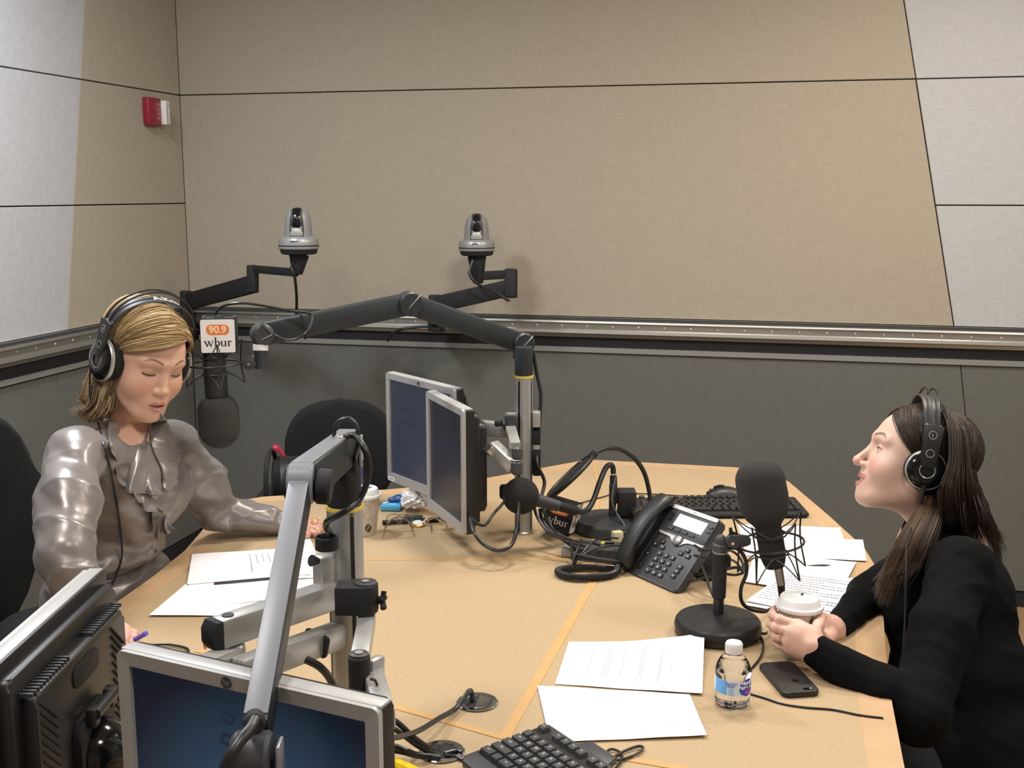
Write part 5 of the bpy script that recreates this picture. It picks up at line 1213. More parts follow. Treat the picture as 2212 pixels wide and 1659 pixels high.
# ================================================================== the blonde woman
SK=(.62,.375,.275)
per=thing('person','blonde woman in a grey satin blouse and headphones seated at the left, looking down','person',(-.96,2.45,0))
cA=W(312,781,2.47); MA=headM(cA,50,24,2,1.02)
nbA=W(262,925,2.54)
loc=MA.inverted()@nbA
FA=head_field('talk',loc,lidclose=.75,nose=.955,wide=1.03)
shR=W(160,945,2.31); shL=W(372,935,2.66)
chest=W(262,1050,2.56); waist=W(232,1195,2.58); hip=V((-1.0,2.42,.66)); pel=V((-1.06,2.42,.54))
sideA=(shL-shR).normalized(); frA=V((sideA.y,-sideA.x,0)).normalized()
BL=S()
BL.add(cone(shR+V((0,0,-.040)),shL+V((0,0,-.035)),.050,.052),.01)
BL.add(cone(nbA+V((0,0,-.045)),chest,.075,.105,(frA,.85)),.06)
BL.add(cone(chest+sideA*.05,chest-sideA*.05,.112,.112,(frA,.95)),.05)
BL.add(cone(chest+V((0,0,-.02)),waist,.125,.098,(frA,.95)),.05)
for q in (-1,1): BL.add(sph(chest+sideA*.075*q+frA*.062+V((0,0,-.005)),.062),.045)
BL.add(cone(waist+sideA*.05,waist-sideA*.05,.085,.085),.03)
wl0=waist+V((0,0,-.022))
BL.add(cone(waist+V((-.005,0,-.075))+sideA*.07,waist+V((-.005,0,-.075))-sideA*.05,.106,.106),.012)
BL.add(cone(waist+V((-.01,0,-.12))+sideA*.08,waist+V((-.01,0,-.12))-sideA*.05,.108,.108),.03)
# sleeves
elR=W(138,1196,2.13); wrR=W(222,1362,2.11); elL=W(468,1100,2.80); wrL=W(628,1133,2.835)
BL.add(cone(shR+V((0,0,-.03)),elR.lerp(shR,.45),.054,.059),.03); BL.add(cone(elR.lerp(shR,.45),elR,.059,.054),.03)
BL.add(cone(elR+V((0,0,.0)),wrR,.050,.034),.012)
BL.add(cone(shL+V((0,0,-.03)),elL.lerp(shL,.4),.056,.062),.03); BL.add(cone(elL.lerp(shL,.4),elL,.062,.052),.02)
BL.add(cone(elL+V((0,0,-.006)),W(580,1122,2.82),.048,.036),.010); BL.add(cone(W(575,1124,2.82),wrL,.034,.025),.004)
# open neck
BL.sub(cone(nbA+V((0,0,.03)),W(292,925,2.44),.062,.036),.008); BL.sub(cone(W(285,915,2.46),W(306,948,2.40),.034,.010),.006)
zcut=TT+.012
def foldsA(P):
    x,y,z=P.T; d=wr(P,.0068,36,1.3)+wr(P,.0024,84,4.0)
    # cinched waist fold
    wz=waist.z-.028; d+=((.018*np.exp(-((z-wz)/.009)**2)-.012*np.exp(-((z-wz-.030)/.020)**2))*(x>-1.2)*(np.abs(y-waist.y)<.22)*(x<-.70)).astype(np.float32)
    return d
BL.disp(foldsA)
# the blouse rests against and over the table edge
def tablecut(P): 
    x,y,z=P.T
    ex=np.interp(y,[1.4,1.85,2.2,2.42,2.6,2.78,2.96,3.1],[-.72,-.845,-.85,-.815,-.797,-.8,-.8,-.72])
    return np.maximum(np.maximum(z-(TT+.004),ex-.006-x),-(z-.60))
BLc=S(); BLc.ops=list(BL.ops); 
_bl=lambda P: np.maximum(BL(P),-tablecut(P))
lo=np.array([-1.14,1.98,.56]); hi=np.array([-.46,2.98,1.15])
v,f=surface(_bl,lo,hi,.0048,1)
npmesh('blouse',[(v,f,0)],['satin'],per)
# flesh: head, neck, hands, arms and trunk under the clothes
prt=head_parts(MA,FA,lambda v:head_colour(v,SK,(.47,.19,.17),(.13,.07,.04),.9,'talk',(.035,.02,.016)),gaze=(-.1,.62,-.75),h=.0013)
core=S(); core.add(cone(nbA+V((0,0,.05)),nbA+V((.02,-.02,-.10)),.047,.075),.03); core.add(cone(nbA+V((0,0,-.06)),waist,.075,.07),.05); core.add(cone(waist,pel,.07,.075),.03)
core.add(cone(W(272,930,2.54),W(285,985,2.53),.040,.055),.03)
core.add(cone(shR+V((.0,0,-.035)),shL+V((0,0,-.035)),.040,.040),.04); core.add(cone(shR+V((0,0,-.035)),elR,.034,.028),.02); core.add(cone(elR,wrR,.028,.020),.01); core.add(cone(shL+V((0,0,-.035)),elL,.034,.028),.02); core.add(cone(elL,wrL,.028,.018),.01)
for q in (-1,1): core.add(cone(pel+sideA*.09*q,pel+sideA*.10*q+frA*.40+V((0,0,.0)),.075,.055),.03); core.add(cone(pel+sideA*.10*q+frA*.40,pel+sideA*.10*q+frA*.38+V((0,0,-.44)),.05,.035),.02)
v,f=surface(core,(-1.25,1.95,.02),(-.48,3.05,1.22),.008,1); prt.append((v,f,0,np.tile(np.array(SK),(len(v),1))))
# her left hand, flat on the table behind the microphone arm
hl=S(); w0=wrL+V((-.02,0,-.002))
K=[W(664,1127,2.86),W(665,1133,2.845),W(664,1140,2.83),W(661,1146,2.81)]
fi=[[K[0],W(681,1129,2.87),W(688,1134,2.865),W(690,1140,2.86)],[K[1],W(684,1135,2.85),W(692,1140,2.845),W(693,1146,2.84)],[K[2],W(682,1142,2.83),W(688,1147,2.825),W(688,1151,2.82)],[K[3],W(674,1149,2.81),W(680,1152,2.80),W(682,1155,2.80)]]
hand_field(hl,w0,.03,K,fi,[W(640,1142,2.81),W(652,1152,2.79),W(664,1155,2.78)],rw=.021)
v,f=surface(hl,np.array(wrL)-[.06,.09,.05],np.array(K[1])+[.06,.09,.05],.0016,1); prt.append((v,f,0,np.tile(np.array((.60,.33,.25)),(len(v),1))))
hr=S()
K=[W(268,1360,2.10),W(272,1369,2.09),W(268,1380,2.075),W(262,1388,2.06)]
fi=[[K[0],W(288,1369,2.10),W(293,1380,2.105),W(287,1388,2.10)],[K[1],W(287,1379,2.09),W(289,1388,2.095),W(283,1393,2.09)],[K[2],W(280,1391,2.075),W(275,1396,2.09),W(268,1396,2.09)],[K[3],W(270,1396,2.06),W(264,1399,2.07),W(258,1397,2.08)]]
hand_field(hr,wrR,.03,K,fi,[W(248,1366,2.12),W(268,1372,2.13),W(284,1383,2.115)],rw=.022)
v,f=surface(hr,np.array(wrR)-[.05,.08,.06],np.array(K[1])+[.07,.08,.05],.0016,1); prt.append((v,f,0,np.tile(np.array((.62,.36,.28)),(len(v),1))))
npmesh('body',tri2quad_parts(prt),['skinA','eye','iris','teeth','mouth'],per)
trs=S()
trs.add(cone(pel+sideA*.05,pel-sideA*.05,.125,.125),.02)
for q in (-1,1): trs.add(cone(pel+sideA*.09*q,pel+sideA*.10*q+frA*.42+V((0,0,-.01)),.092,.070),.03); trs.add(cone(pel+sideA*.10*q+frA*.42,pel+sideA*.10*q+frA*.40+V((0,0,-.46)),.068,.055),.02)
v,f=surface(trs,(-1.30,1.95,.01),(-.40,2.95,.72),.012,1); npmesh('trousers',[(v,f,0)],['jeans'],per)
# ruffles down the front
def onA(px,py,off): 
    p=trace(BL,px,py,2.0,3.2,off); return p if p is not None else W(px,py,2.45)
def ruffle(att,free,wave,amp,ph,o0=.004,o1=.020,nu=72,nv=12,name='ruffle'):
    a=catm([V((x,y,0)) for x,y in att],12); b=catm([V((x,y,0)) for x,y in free],12)
    def at_(c,t): i=min(len(c)-2,int(t*(len(c)-1))); return c[i].lerp(c[i+1],t*(len(c)-1)-i)
    bm=nb(); G=[]
    for i in range(nu+1):
        t=i/nu; pa=at_(a,t); pb=at_(b,t); A=onA(pa.x,pa.y,o0); B=onA(pb.x,pb.y,o1); row=[]
        if (A-B).length>.22: B=A+(B-A)*.22/(A-B).length
        for j in range(nv+1):
            s=j/nv; p=A.lerp(B,s); w_=amp*s**.8*math.sin(wave*2*math.pi*t+ph+.8*s)
            p=p+cB*(w_+.012*math.sin(math.pi*s)); p=p+cR*(w_*.35*math.cos(wave*2*math.pi*t+ph))
            row.append(bm.verts.new(p))
        G.append(row)
    for i in range(nu):
        for j in range(nv): bm.faces.new((G[i][j],G[i+1][j],G[i+1][j+1],G[i][j+1]))
    o=finish(name,bm,'satin',per,ang=180); md=o.modifiers.new('s','SOLIDIFY'); md.thickness=.0012
    # rolled hem
    bm=nb(); bp=V(per.location); tube(bm,[V(v.co)+bp for v in [o.data.vertices[i*(nv+1)+nv] for i in range(nu+1)]],.0013,5,1); finish('hem',bm,'satin',o)
    return o
ruffle([(236,908),(262,925),(290,948),(312,985),(328,1030),(345,1062)],[(243,960),(246,1010),(262,1052),(287,1064),(325,1066),(355,1068)],3.6,.013,.5)
ruffle([(318,905),(322,935),(332,975),(350,1015),(352,1050)],[(345,890),(372,945),(384,990),(383,1030),(368,1062)],2.6,.010,2.0)
ruffle([(292,1045),(312,1062),(335,1080),(352,1098)],[(298,1078),(312,1100),(345,1106),(376,1094)],2.5,.010,1.0,.006,.022)
ruffle([(330,1085),(343,1098),(356,1110),(362,1120)],[(334,1130),(331,1160),(352,1158),(376,1140)],2.0,.010,0,.006,.022)
bm=nb(); tube(bm,[onA(212,905,.004),onA(232,908,.006),onA(258,926,.006),onA(285,945,.006),onA(308,962,.006)],.0085,8,6,flat=.35); finish('collar',bm,'satin',per)
bm=nb(); tube(bm,[onA(322,905,.006),onA(318,930,.006),onA(313,955,.006)],.007,8,6,flat=.35); finish('collar',bm,'satin',per)
# buttons on the peplum
for px_,py_ in ((336,1190),(278,1246)):
    p=onA(px_,py_,.001); bm=nb(); lathe(bm,[(.005,0),(.0045,.0015),(0,.002)],frame(p,cB),14); finish('button',bm,'satin',per)
# ---- hair
rng=np.random.RandomState(5)
def scalpA(d,off):
    d=V(d).normalized(); c=V((0,-.014,.036)); return c+V((d.x*(.0735+off),d.y*(.0925+off),d.z*(.083+off)))
def colA(k=None):
    u=rng.rand()
    base=np.array((.50,.35,.17))*(1-u)+np.array((.24,.15,.07))*u
    if rng.rand()<.28: base=np.array((.66,.52,.30))
    return base*(.85+.3*rng.rand())
def colAd(): 
    u=rng.rand(); return (np.array((.13,.085,.05))*(1-u)+np.array((.36,.25,.13))*u)
ST=[]
def sweep(r0,r1,off0,off1,lift,drop,r,col,n=14):
    pts=[]; r0=V(r0).normalized(); r1=V(r1).normalized()
    for i in range(n):
        t=i/(n-1); d=r0.slerp(r1,t); pts.append(scalpA(d,off0+(off1-off0)*t+lift*math.sin(math.pi*t)))
    pts+= [pts[-1]+V(q) for q in drop]
    ST.append(([MA@p for p in pts],r,col,4))
bm=nb(); cap=S(); cap.add(ell((0,-.020,.040),(.0765,.0955,.0850)),.01)
cap.add(cone((0,-.045,.0),(0,-.055,-.06),.066,.050),.03)
cap.sub(ell((.0,.105,-.030),(.090,.075,.082)),.012)
v,f=surface(cap,(-.11,-.14,-.12),(.11,.11,.14),.003,1)
hp=[(xf(MA,v),f,0,np.tile(np.array((.20,.13,.07)),(len(v),1)))]
for i in range(1150):   # over the top to her right, across the forehead
    t=rng.rand(); r0=(-.66+.30*min(1,t*1.6)+.04*rng.randn(),.80-1.3*t,.60+.70*min(1,t*1.8)); u=t+.06*rng.randn()
    r1=(.98,.40-.85*u+.04*rng.randn(),.08-.30*u+.20*rng.rand()*(1 if t<.3 else .5))
    sweep(r0,r1,.003+.010*rng.rand(),.004+.008*rng.rand(),.012+.006*rng.rand(),[],.0014,colA())
for i in range(300):   # front fringe edge
    t=rng.rand(); r0=(-.70+.08*t,.78-.1*t,.50+.22*t); r1=(.95,.48-.2*t,-.04+.18*rng.rand())
    sweep(r0,r1,.002+.008*rng.rand(),.006+.006*rng.rand(),.006+.010*rng.rand(),[],.0013,colA())
for i in range(560):   # to her left side
    t=rng.rand(); r0=(-.66+.30*min(1,t*1.6),.78-1.2*t,.60+.5*min(1,t*1.8)); r1=(-1.0,.42-1.1*t,-.05-.3*t+.1*rng.rand())
    l=.05+.05*t; sweep(r0,r1,.003+.006*rng.rand(),.006+.008*rng.rand(),.010,[(-.002,-.002,-.02),(-.004-.006*rng.rand(),-.006,-.02-l*.5),(-.012*rng.rand(),-.01,-.03-l)],.0014,colA() if rng.rand()<.6 else colAd())
for i in range(900):   # back and right side, falling to the shoulder and flipping out
    t=rng.rand(); a=math.radians(8-195*t); r0=(.2*rng.randn()*.4,-.35-.2*rng.rand(),1.1)
    r1=(math.cos(a)*1.0,-.12+math.sin(a)*.75,-.15); r1=(r1[0],r1[1],-.25)
    out=V((math.cos(a),min(-.1,math.sin(a)*.8),0)).normalized(); cl_=math.sin(37*t)*.5+.5; fl_=.003+.010*cl_+.004*rng.rand(); L_=.088+.030*rng.rand()*(1-cl_*.4)
    sweep(r0,r1,.004+.006*rng.rand(),.002+.012*rng.rand(),.006,[V((0,-.002,-.025)),out*.004+V((0,-.004,-L_*.6)),out*fl_*.4+V((0,-.005,-L_)),out*fl_+V((0,-.005,-L_-.012+.012*rng.rand()))],.0016,colAd() if rng.rand()<.65 else colA(),n=10)
for i in range(900):   # lock behind the ear cup in front of the shoulder
    y0=-.060+.085*rng.rand(); x0=.062+.024*rng.rand(); fl_=-.004+.014*rng.rand()**1.6
    p0=V((x0-.004,y0,-.01)); ST.append(([MA@q for q in (p0,p0+V((.002,-.002,-.03)),p0+V((.003,-.004,-.065)),p0+V((.004+fl_*.2,-.006,-.095)),p0+V((fl_*.6,-.008-.01*rng.rand(),-.118)),p0+V((fl_*1.3,-.012-.012*rng.rand(),-.122+.02*rng.rand())))],.0015,colAd() if rng.rand()<.6 else colA(),4))
for i in range(1300):   # thick layer falling behind the cup to the shoulder, tips flipping out
    s=rng.rand(); dz=rng.rand(); zc_=2.43+.20*dz; cl_=int(s*14)/14.0; e=rng.rand()
    tip=(158+95*cl_+6*rng.randn(), 878+30*math.sin(math.pi*min(1,cl_+.1))+5*rng.randn())
    ST.append((catm([W(228+38*s,742,zc_+.04),W(205+50*s,800,zc_),W(198+58*s,846,zc_-.01),W(186+66*s,876+8*rng.rand(),zc_-.015),W(tip[0],tip[1],zc_-.02)],4),.0017,(colAd()*.8 if rng.rand()<.75 else colA()*.8),4))
v,f,c=hair_mesh(ST); hp.append((v,f,0,c)); npmesh('hair',hp,['hair'],per)
hA,BA=headphones('black headphones with lettered headband worn by the blonde woman',MA,tilt=-2,letters=True)
# cable from her headphones down the blouse
pts=[W(197,770,2.42),W(194,820,2.41),W(197,870,2.42)]+[onA(x,y,.006) for x,y in ((212,915),(224,960),(238,1010),(247,1060),(256,1110),(262,1160),(263,1205),(252,1240),(236,1275))]
bm=nb(); tube(bm,pts,.0022,6,6); finish('headphone_cable',bm,'cable',hA)
# bracelet and pen
t=thing('bracelet','gold chain bracelet by the left hand of the blonde woman','bracelet',W(683,1126,2.84))
for i in range(9):
    a=2*math.pi*i/9; c=W(680,1125,2.84)+V((.009*math.cos(a),.006*math.sin(a),.005*math.sin(a)+.002)); bm=nb(); ball(bm,c,.0019,10,s=(1.4,1,1)); finish('link',bm,'gold',t)
t=thing('pen','blue pen held in the right hand of the blonde woman','pen',W(292,1384,2.09))
MT['penb']=mat('pen_blue',(.06,.05,.55),.35)
bm=nb(); cyl(bm,W(283,1386,2.095),W(316,1368,2.05),.0042,14,r2=.0046,bev=.001); finish('barrel',bm,'penb',t)
bm=nb(); cyl(bm,W(276,1391,2.10),W(283,1386,2.095),.002,10,r2=.004); finish('tip',bm,'black',t)
# ================================================================== the dark haired woman
SKB=(.70,.47,.385)
pr_=thing('person','dark haired woman in a black top in profile, holding a paper cup','person',(.93,2.2,0))
cH=W(1972,1001,2.34); MB=headM(cH,-100,-17.5,0,1.03)
nbB=W(2030,1125,2.36)
FB=head_field('smile',MB.inverted()@nbB,lidclose=.15,nose=1.04,wing=.8)
sL=W(2078,1195,2.14); sR=W(1990,1190,2.52); ch=W(2040,1290,2.32); wa=W(2075,1470,2.26); hp_=W(2115,1640,2.24); 
eL=W(1985,1545,1.94); wL=W(1766,1408,2.00); eR=W(1885,1287,2.40); wR=W(1806,1362,2.20)
sd=(sR-sL).normalized(); ff=V((-sd.y,sd.x,0)).normalized()
if ff.x>0: ff=-ff
TB=S()
TB.add(cone(sL+V((0,0,-.03)),sR+V((0,0,-.03)),.056,.052),.01)
TB.add(cone(nbB+V((-.012,0,-.035)),ch,.066,.115),.05)
TB.add(cone(ch+sd*.04,ch-sd*.04,.118,.118),.04); TB.add(cone(ch,wa,.125,.118),.04)
for q in (-1,1): TB.add(sph(ch+sd*.07*q+ff*.055+V((0,0,-.03)),.066),.04)
TB.add(cone(wa+sd*.04,wa-sd*.04,.120,.120),.03); TB.add(cone(wa,hp_,.125,.150),.04); TB.add(cone(hp_+sd*.06,hp_-sd*.06,.150,.150),.03)
TB.add(cone(sL+V((0,0,-.03)),sL.lerp(eL,.5),.056,.056),.03); TB.add(cone(sL.lerp(eL,.5),eL,.056,.050),.02)
TB.add(cone(eL,eL.lerp(wL,.35),.049,.046),.02); TB.add(cone(eL.lerp(wL,.35),wL,.046,.0305),.015)
TB.add(cone(sR+V((0,0,-.03)),eR,.054,.052),.03); TB.add(cone(eR,wR,.050,.0285),.015)
TB.sub(cone(nbB+V((.0,0,.045)),W(1990,1128,2.33),.055,.034),.006)
TB.add(cone(nbB+V((.035,.02,.012)),nbB+V((.04,-.02,.006)),.030,.030),.03)
TB.disp(lambda P: wr(P,.0035,46,2.1)+wr(P,.0016,120,3.3))
v,f=surface(lambda P: np.maximum(TB(P),-np.maximum(np.maximum(P[:,2]-TT-.002,P[:,0]-np.interp(P[:,1],[1.1,1.58,1.80,2.01,2.19,2.42,2.62,2.9],[.46,.60,.655,.715,.77,.84,.865,.855])-.004),-(P[:,2]-.62))),
    (.50,1.58,.30),(1.26,2.68,1.08),.0054,1)
npmesh('black_top',[(v,f,0)],['knit'],pr_)
prt=head_parts(MB,FB,lambda v:head_colour(v,SKB,(.50,.17,.16),(.085,.045,.03),1.25,'smile',(.03,.02,.016)),gaze=(.10,.97,.05),h=.0013,mouth='smile')
core=S(); core.add(cone(nbB+V((0.01,0,.05)),nbB+V((.045,0,-.10)),.042,.060),.03); core.add(cone(nbB+V((0,0,-.06)),hp_,.085,.11),.05)
core.add(cone(sL.lerp(sR,.12)+V((0,0,-.05)),sR.lerp(sL,.12)+V((0,0,-.05)),.032,.032),.02); core.add(cone(sL+V((0,0,-.05)),eL,.034,.028),.02); core.add(cone(eL,wL,.028,.021),.01); core.add(cone(sR+V((0,0,-.05)),eR,.034,.028),.02); core.add(cone(eR,wR,.028,.020),.01)
for q in (-1,1): core.add(cone(hp_+sd*.09*q,hp_+sd*.10*q+ff*.40,.055,.045),.03); core.add(cone(hp_+sd*.10*q+ff*.40,hp_+sd*.10*q+ff*.38+V((0,0,-.38)),.05,.035),.02)
v,f=surface(core,(.40,1.75,.01),(1.25,2.75,1.10),.008,1); prt.append((v,f,0,np.tile(np.array(SKB),(len(v),1))))
HS=(.68,.42,.33)
# near hand, wrapped round the cup
h1=S()
K=[W(1722,1350,2.022),W(1710,1366,2.015),W(1705,1385,2.018),W(1706,1402,2.025)]
fi=[[K[0],W(1683,1338,2.032),W(1668,1328,2.065),W(1671,1317,2.095)],[K[1],W(1676,1355,2.032),W(1665,1349,2.068),W(1669,1345,2.10)],[K[2],W(1677,1374,2.038),W(1668,1369,2.072),W(1673,1366,2.10)],[K[3],W(1685,1394,2.046),W(1677,1390,2.074),W(1682,1388,2.096)]]
hand_field(h1,wL,.03,K,fi,[W(1755,1393,1.99),W(1758,1372,2.005),W(1768,1350,2.035),W(1777,1332,2.075)],rw=.024,pn=(-.25,-.95,.2))
h1.add(cone(wL,W(1735,1372,2.015),.022,.020),.015)
v,f=surface(h1,np.array(W(1715,1370,2.04))-[.075,.08,.075],np.array(W(1730,1370,2.04))+[.085,.08,.075],.0014,1)
# nails, darker knuckle folds are left to the light; rosy fingertips are pigment
tips=np.array([fi[i][-1][:] for i in range(4)]); dd=np.min(np.stack([np.linalg.norm(v-t_,axis=1) for t_ in tips]),0); m=np.exp(-(dd/.012)**2)[:,None]*.5
prt.append((v,f,0,np.tile(np.array(HS),(len(v),1))*(1-m)+np.array((.62,.26,.20))*m))
h2=S()
K=[W(1778,1334,2.165),W(1776,1345,2.155),W(1775,1358,2.15),W(1776,1371,2.145)]
fi=[[K[0],W(1748,1325,2.165),W(1722,1328,2.158),W(1704,1333,2.14)],[K[1],W(1748,1340,2.160),W(1722,1343,2.152),W(1704,1346,2.135)],[K[2],W(1750,1357,2.150),W(1725,1359,2.146),W(1708,1360,2.13)],[K[3],W(1752,1373,2.142),W(1730,1375,2.136),W(1714,1375,2.125)]]
hand_field(h2,wR,.03,K,fi,[W(1794,1372,2.15),W(1785,1382,2.12),W(1772,1372,2.10),W(1768,1360,2.09)],rw=.024)
v,f=surface(h2,np.array(W(1755,1350,2.15))-[.075,.09,.075],np.array(W(1770,1350,2.17))+[.085,.09,.075],.0016,1); prt.append((v,f,0,np.tile(np.array(HS),(len(v),1))))
npmesh('body',tri2quad_parts(prt),['skinA','eye','iris','teeth','mouth'],pr_)
trs=S(); trs.add(cone(hp_+sd*.05,hp_-sd*.05,.14,.14),.02)
for q in (-1,1): trs.add(cone(hp_+sd*.09*q+V((0,0,-.02)),hp_+sd*.10*q+ff*.42+V((0,0,-.03)),.090,.070),.03); trs.add(cone(hp_+sd*.10*q+ff*.42+V((0,0,-.03)),hp_+sd*.10*q+ff*.40+V((0,0,-.41)),.068,.055),.02)
v,f=surface(trs,(.35,1.75,.005),(1.30,2.75,.72),.012,1); npmesh('trousers',[(v,f,0)],['jeans'],pr_)
# ring
t=thing('ring','thin ring on the near hand of the woman holding the cup','ring',W(1688,1380,2.03))
c=W(1690,1379,2.0265); dr=(W(1677,1374,2.038)-W(1705,1385,2.018)).normalized(); Mx=frame(c,dr); bm=nb(); tube(bm,[Mx@V((.0094*math.cos(a),.0094*math.sin(a),0)) for a in [2*math.pi*i/24 for i in range(24)]],.0009,6,1,closed=True); finish('band',bm,'chrome',t)
# hair
rng=np.random.RandomState(9); ST=[]
def cB_():
    u=rng.rand(); return (np.array((.016,.009,.006))*(1-u)+np.array((.040,.024,.015))*u)*(.8+.4*rng.rand())
def cBl():
    u=rng.rand(); return (np.array((.045,.026,.015))*(1-u)+np.array((.17,.10,.055))*u)
def scB(d,off):
    d=V(d).normalized(); return V((0,-.018,.038))+V((d.x*(.0745+off),d.y*(.095+off),d.z*(.085+off)))
cap=S(); cap.add(ell((0,-.022,.040),(.0770,.0965,.0860)),.01); cap.add(cone((0,-.050,.0),(0,-.085,-.09),.066,.050),.03)
cap.sub(ell((0,.112,-.030),(.090,.078,.088)),.010)
v,f=surface(cap,(-.11,-.17,-.16),(.11,.11,.14),.003,1); hp2=[(xf(MB,v),f,0,np.tile(np.array((.014,.008,.006)),(len(v),1)))]
def sw(r0,r1,o0,o1,lift,tail,r,col,n=12):
    r0=V(r0).normalized(); r1=V(r1).normalized(); pts=[]
    for i in range(n):
        t=i/(n-1); pts.append(MB@scB(r0.slerp(r1,t),o0+(o1-o0)*t+lift*math.sin(math.pi*t)))
    ST.append((pts+tail,r,col,4))
for q in (-1,1):
    for i in range(760 if q<0 else 260):     # centre parting back over the ear
        t=rng.rand()
        r0=(q*.05,1.02-1.5*t,.72+.55*min(1,t*2)); y1=.46-1.2*t+.05*rng.randn()
        r1=(q*1.0,min(y1,.34),-.10-.20*rng.rand())
        sw(r0,r1,.002+.005*rng.rand(),.004+.007*rng.rand(),.004+.003*rng.rand(),[],.0013,cB_())
def pp(px,py,z): return W(px,py,z)
for i in range(900):     # falls down her back
    t=rng.rand(); s=rng.rand(); r0=(.25*(t-.5),-.25-.3*rng.rand(),1.1); a=t*2-1
    r1=(a*.80,-.50-.50*s,-.18-.10*rng.rand())
    z_=2.24+.18*t+.03*rng.randn(); e=rng.rand()**.7
    x0=2052+62*s
    tail=[pp(x0+16+8*rng.rand(),1090+20*rng.rand(),z_),pp(x0+22+20*e*s,1130+25*rng.rand()*e,z_+.01),pp(x0+30+36*e*s,1155+60*e*rng.rand(),z_+.01)]
    sw(r0,r1,.003+.006*rng.rand(),.004+.005*s,.006,tail,.0014,cB_(),n=9)
for i in range(160):     # loose ends at the back
    u=rng.rand(); tail=[pp(2098+12*rng.rand(),1040,2.30),pp(2118+10*u,1100,2.31),pp(2135+14*u,1150,2.32),pp(2150+14*u+6*rng.rand(),1190+35*rng.rand(),2.33)]
    ST.append((catm(tail,4),.0008,cBl()*.7,4))
for i in range(1250):     # long lock over the near shoulder, in front of her chest
    s=rng.rand(); e=rng.rand(); zz=2.19+.05*rng.rand()
    x0=1988+58*s; k=s+.08*rng.randn(); end=1215+85*(1-abs(s-.25))*rng.rand()**.5
    tail=[pp(2015+36*s,985,2.31+.02*rng.rand()),pp(2000+42*s,1045,2.29),pp(1982+52*k,1105,zz+.03),pp(1948+66*k,1165,zz-.01),pp(1918+70*k,1225,zz-.015),pp(1892+66*k+4*rng.randn(),min(1318,end+22*rng.rand()),zz-.02)]
    if end<1232: tail[4]=pp(1918+70*k,1195+40*rng.rand(),zz-.015); tail=tail[:5]
    ST.append((catm(tail,4),.0014,(cB_()*1.15 if (s>.45 and rng.rand()<.8) else cBl()*.72),4))
for i in range(700):     # filling between the front lock and the back
    s=rng.rand(); z_=2.195+.06*rng.rand(); k=s+.05*rng.randn()
    ST.append((catm([pp(2036+28*s,874+26*s*s+20*rng.rand(),z_+.075),pp(2048+40*s,930,z_+.03),pp(2048+48*s,1000,z_+.01),pp(2030+74*k,1060,z_),pp(2030+88*k,1105+25*rng.rand(),z_+.01)],4),.0014,cB_(),4))
v,f,c=hair_mesh(ST); hp2.append((v,f,0,c)); npmesh('hair',hp2,['hair'],pr_)
hB,BB=headphones('black headphones with silver rimmed ear cups worn by the dark haired woman',MB,tilt=9,letters=False,cr=.0395)
bm=nb(); tube(bm,[BB@V((-.100,.002,-.064)),BB@V((-.101,.004,-.085))]+[W(x,y,z) for x,y,z in ((1960,1165,2.16),(1957,1230,2.10),(1955,1330,2.08),(1950,1420,2.04))],.0017,8,6); finish('headphone_cable',bm,'matte',hB)
# ================================================================== things on the table
def tagged(o,label,cat,group=None): return tag(o,label,cat,group)
# papers -------------------------------------------------------------
def sheet(label,corners,curl=(0,0,0,0),z=TT+.0012,lines=None,thick=.0006,n=12,group=None,mt='paper'):
    """corners: four pixels (top-left, top-right, bottom-right, bottom-left) on the table; curl lifts each corner"""
    P=[T(x,y,z) for x,y in corners]; t=thing('paper_sheet',label,'paper',(P[0]+P[1]+P[2]+P[3])/4,group)
    def at_(u,v):
        p=(P[0]*(1-u)+P[1]*u)*(1-v)+(P[3]*(1-u)+P[2]*u)*v
        w=((1-u)*(1-v),u*(1-v),u*v,(1-u)*v); l=sum(c*ww**2.2 for c,ww in zip(curl,w))
        return p+V((0,0,l+.0008*math.sin(7*u+3*v)**2))
    bm=nb(); G=[[bm.verts.new(at_(i/n,j/n)) for j in range(n+1)] for i in range(n+1)]
    B=[[bm.verts.new(at_(i/n,j/n)-V((0,0,thick))) for j in range(n+1)] for i in range(n+1)]
    for i in range(n):
        for j in range(n): bm.faces.new((G[i][j],G[i+1][j],G[i+1][j+1],G[i][j+1])); bm.faces.new((B[i][j],B[i][j+1],B[i+1][j+1],B[i+1][j]))
    for i in range(n):
        for a,b in ((G[i][0],G[i+1][0]),(G[i][n],G[i+1][n]),(G[0][i],G[0][i+1]),(G[n][i],G[n][i+1])):
            pass
    for i in range(n):
        bm.faces.new((G[i][0],B[i][0],B[i+1][0],G[i+1][0])); bm.faces.new((G[i][n],G[i+1][n],B[i+1][n],B[i][n]))
        bm.faces.new((G[0][i],G[0][i+1],B[0][i+1],B[0][i])); bm.faces.new((G[n][i],B[n][i],B[n][i+1],G[n][i+1]))
    sh=finish('sheet',bm,mt,t,ang=80)
    if lines:
        rs=random.Random(len(label)); bm=nb()
        for (u0,v0,u1,v1,w_) in lines:      # a printed line broken into words
            L_=((u1-u0)**2+(v1-v0)**2)**.5; s=0
            du,dv=(u1-u0)/L_,(v1-v0)/L_
            while s<L_-.01:
                wl_=min(L_-s,rs.uniform(.012,.045)); a=s; b=s+wl_; 
                q=[]
                for (ss,side) in ((a,-1),(b,-1),(b,1),(a,1)):
                    uu=u0+du*ss-dv*side*w_; vv=v0+dv*ss+du*side*w_; q.append(bm.verts.new(at_(uu,vv)+V((0,0,.0005))))
                bm.faces.new(q); s=b+rs.uniform(.006,.012)
        finish('printed_text',bm,'ink',sh,smooth=False)
    return t
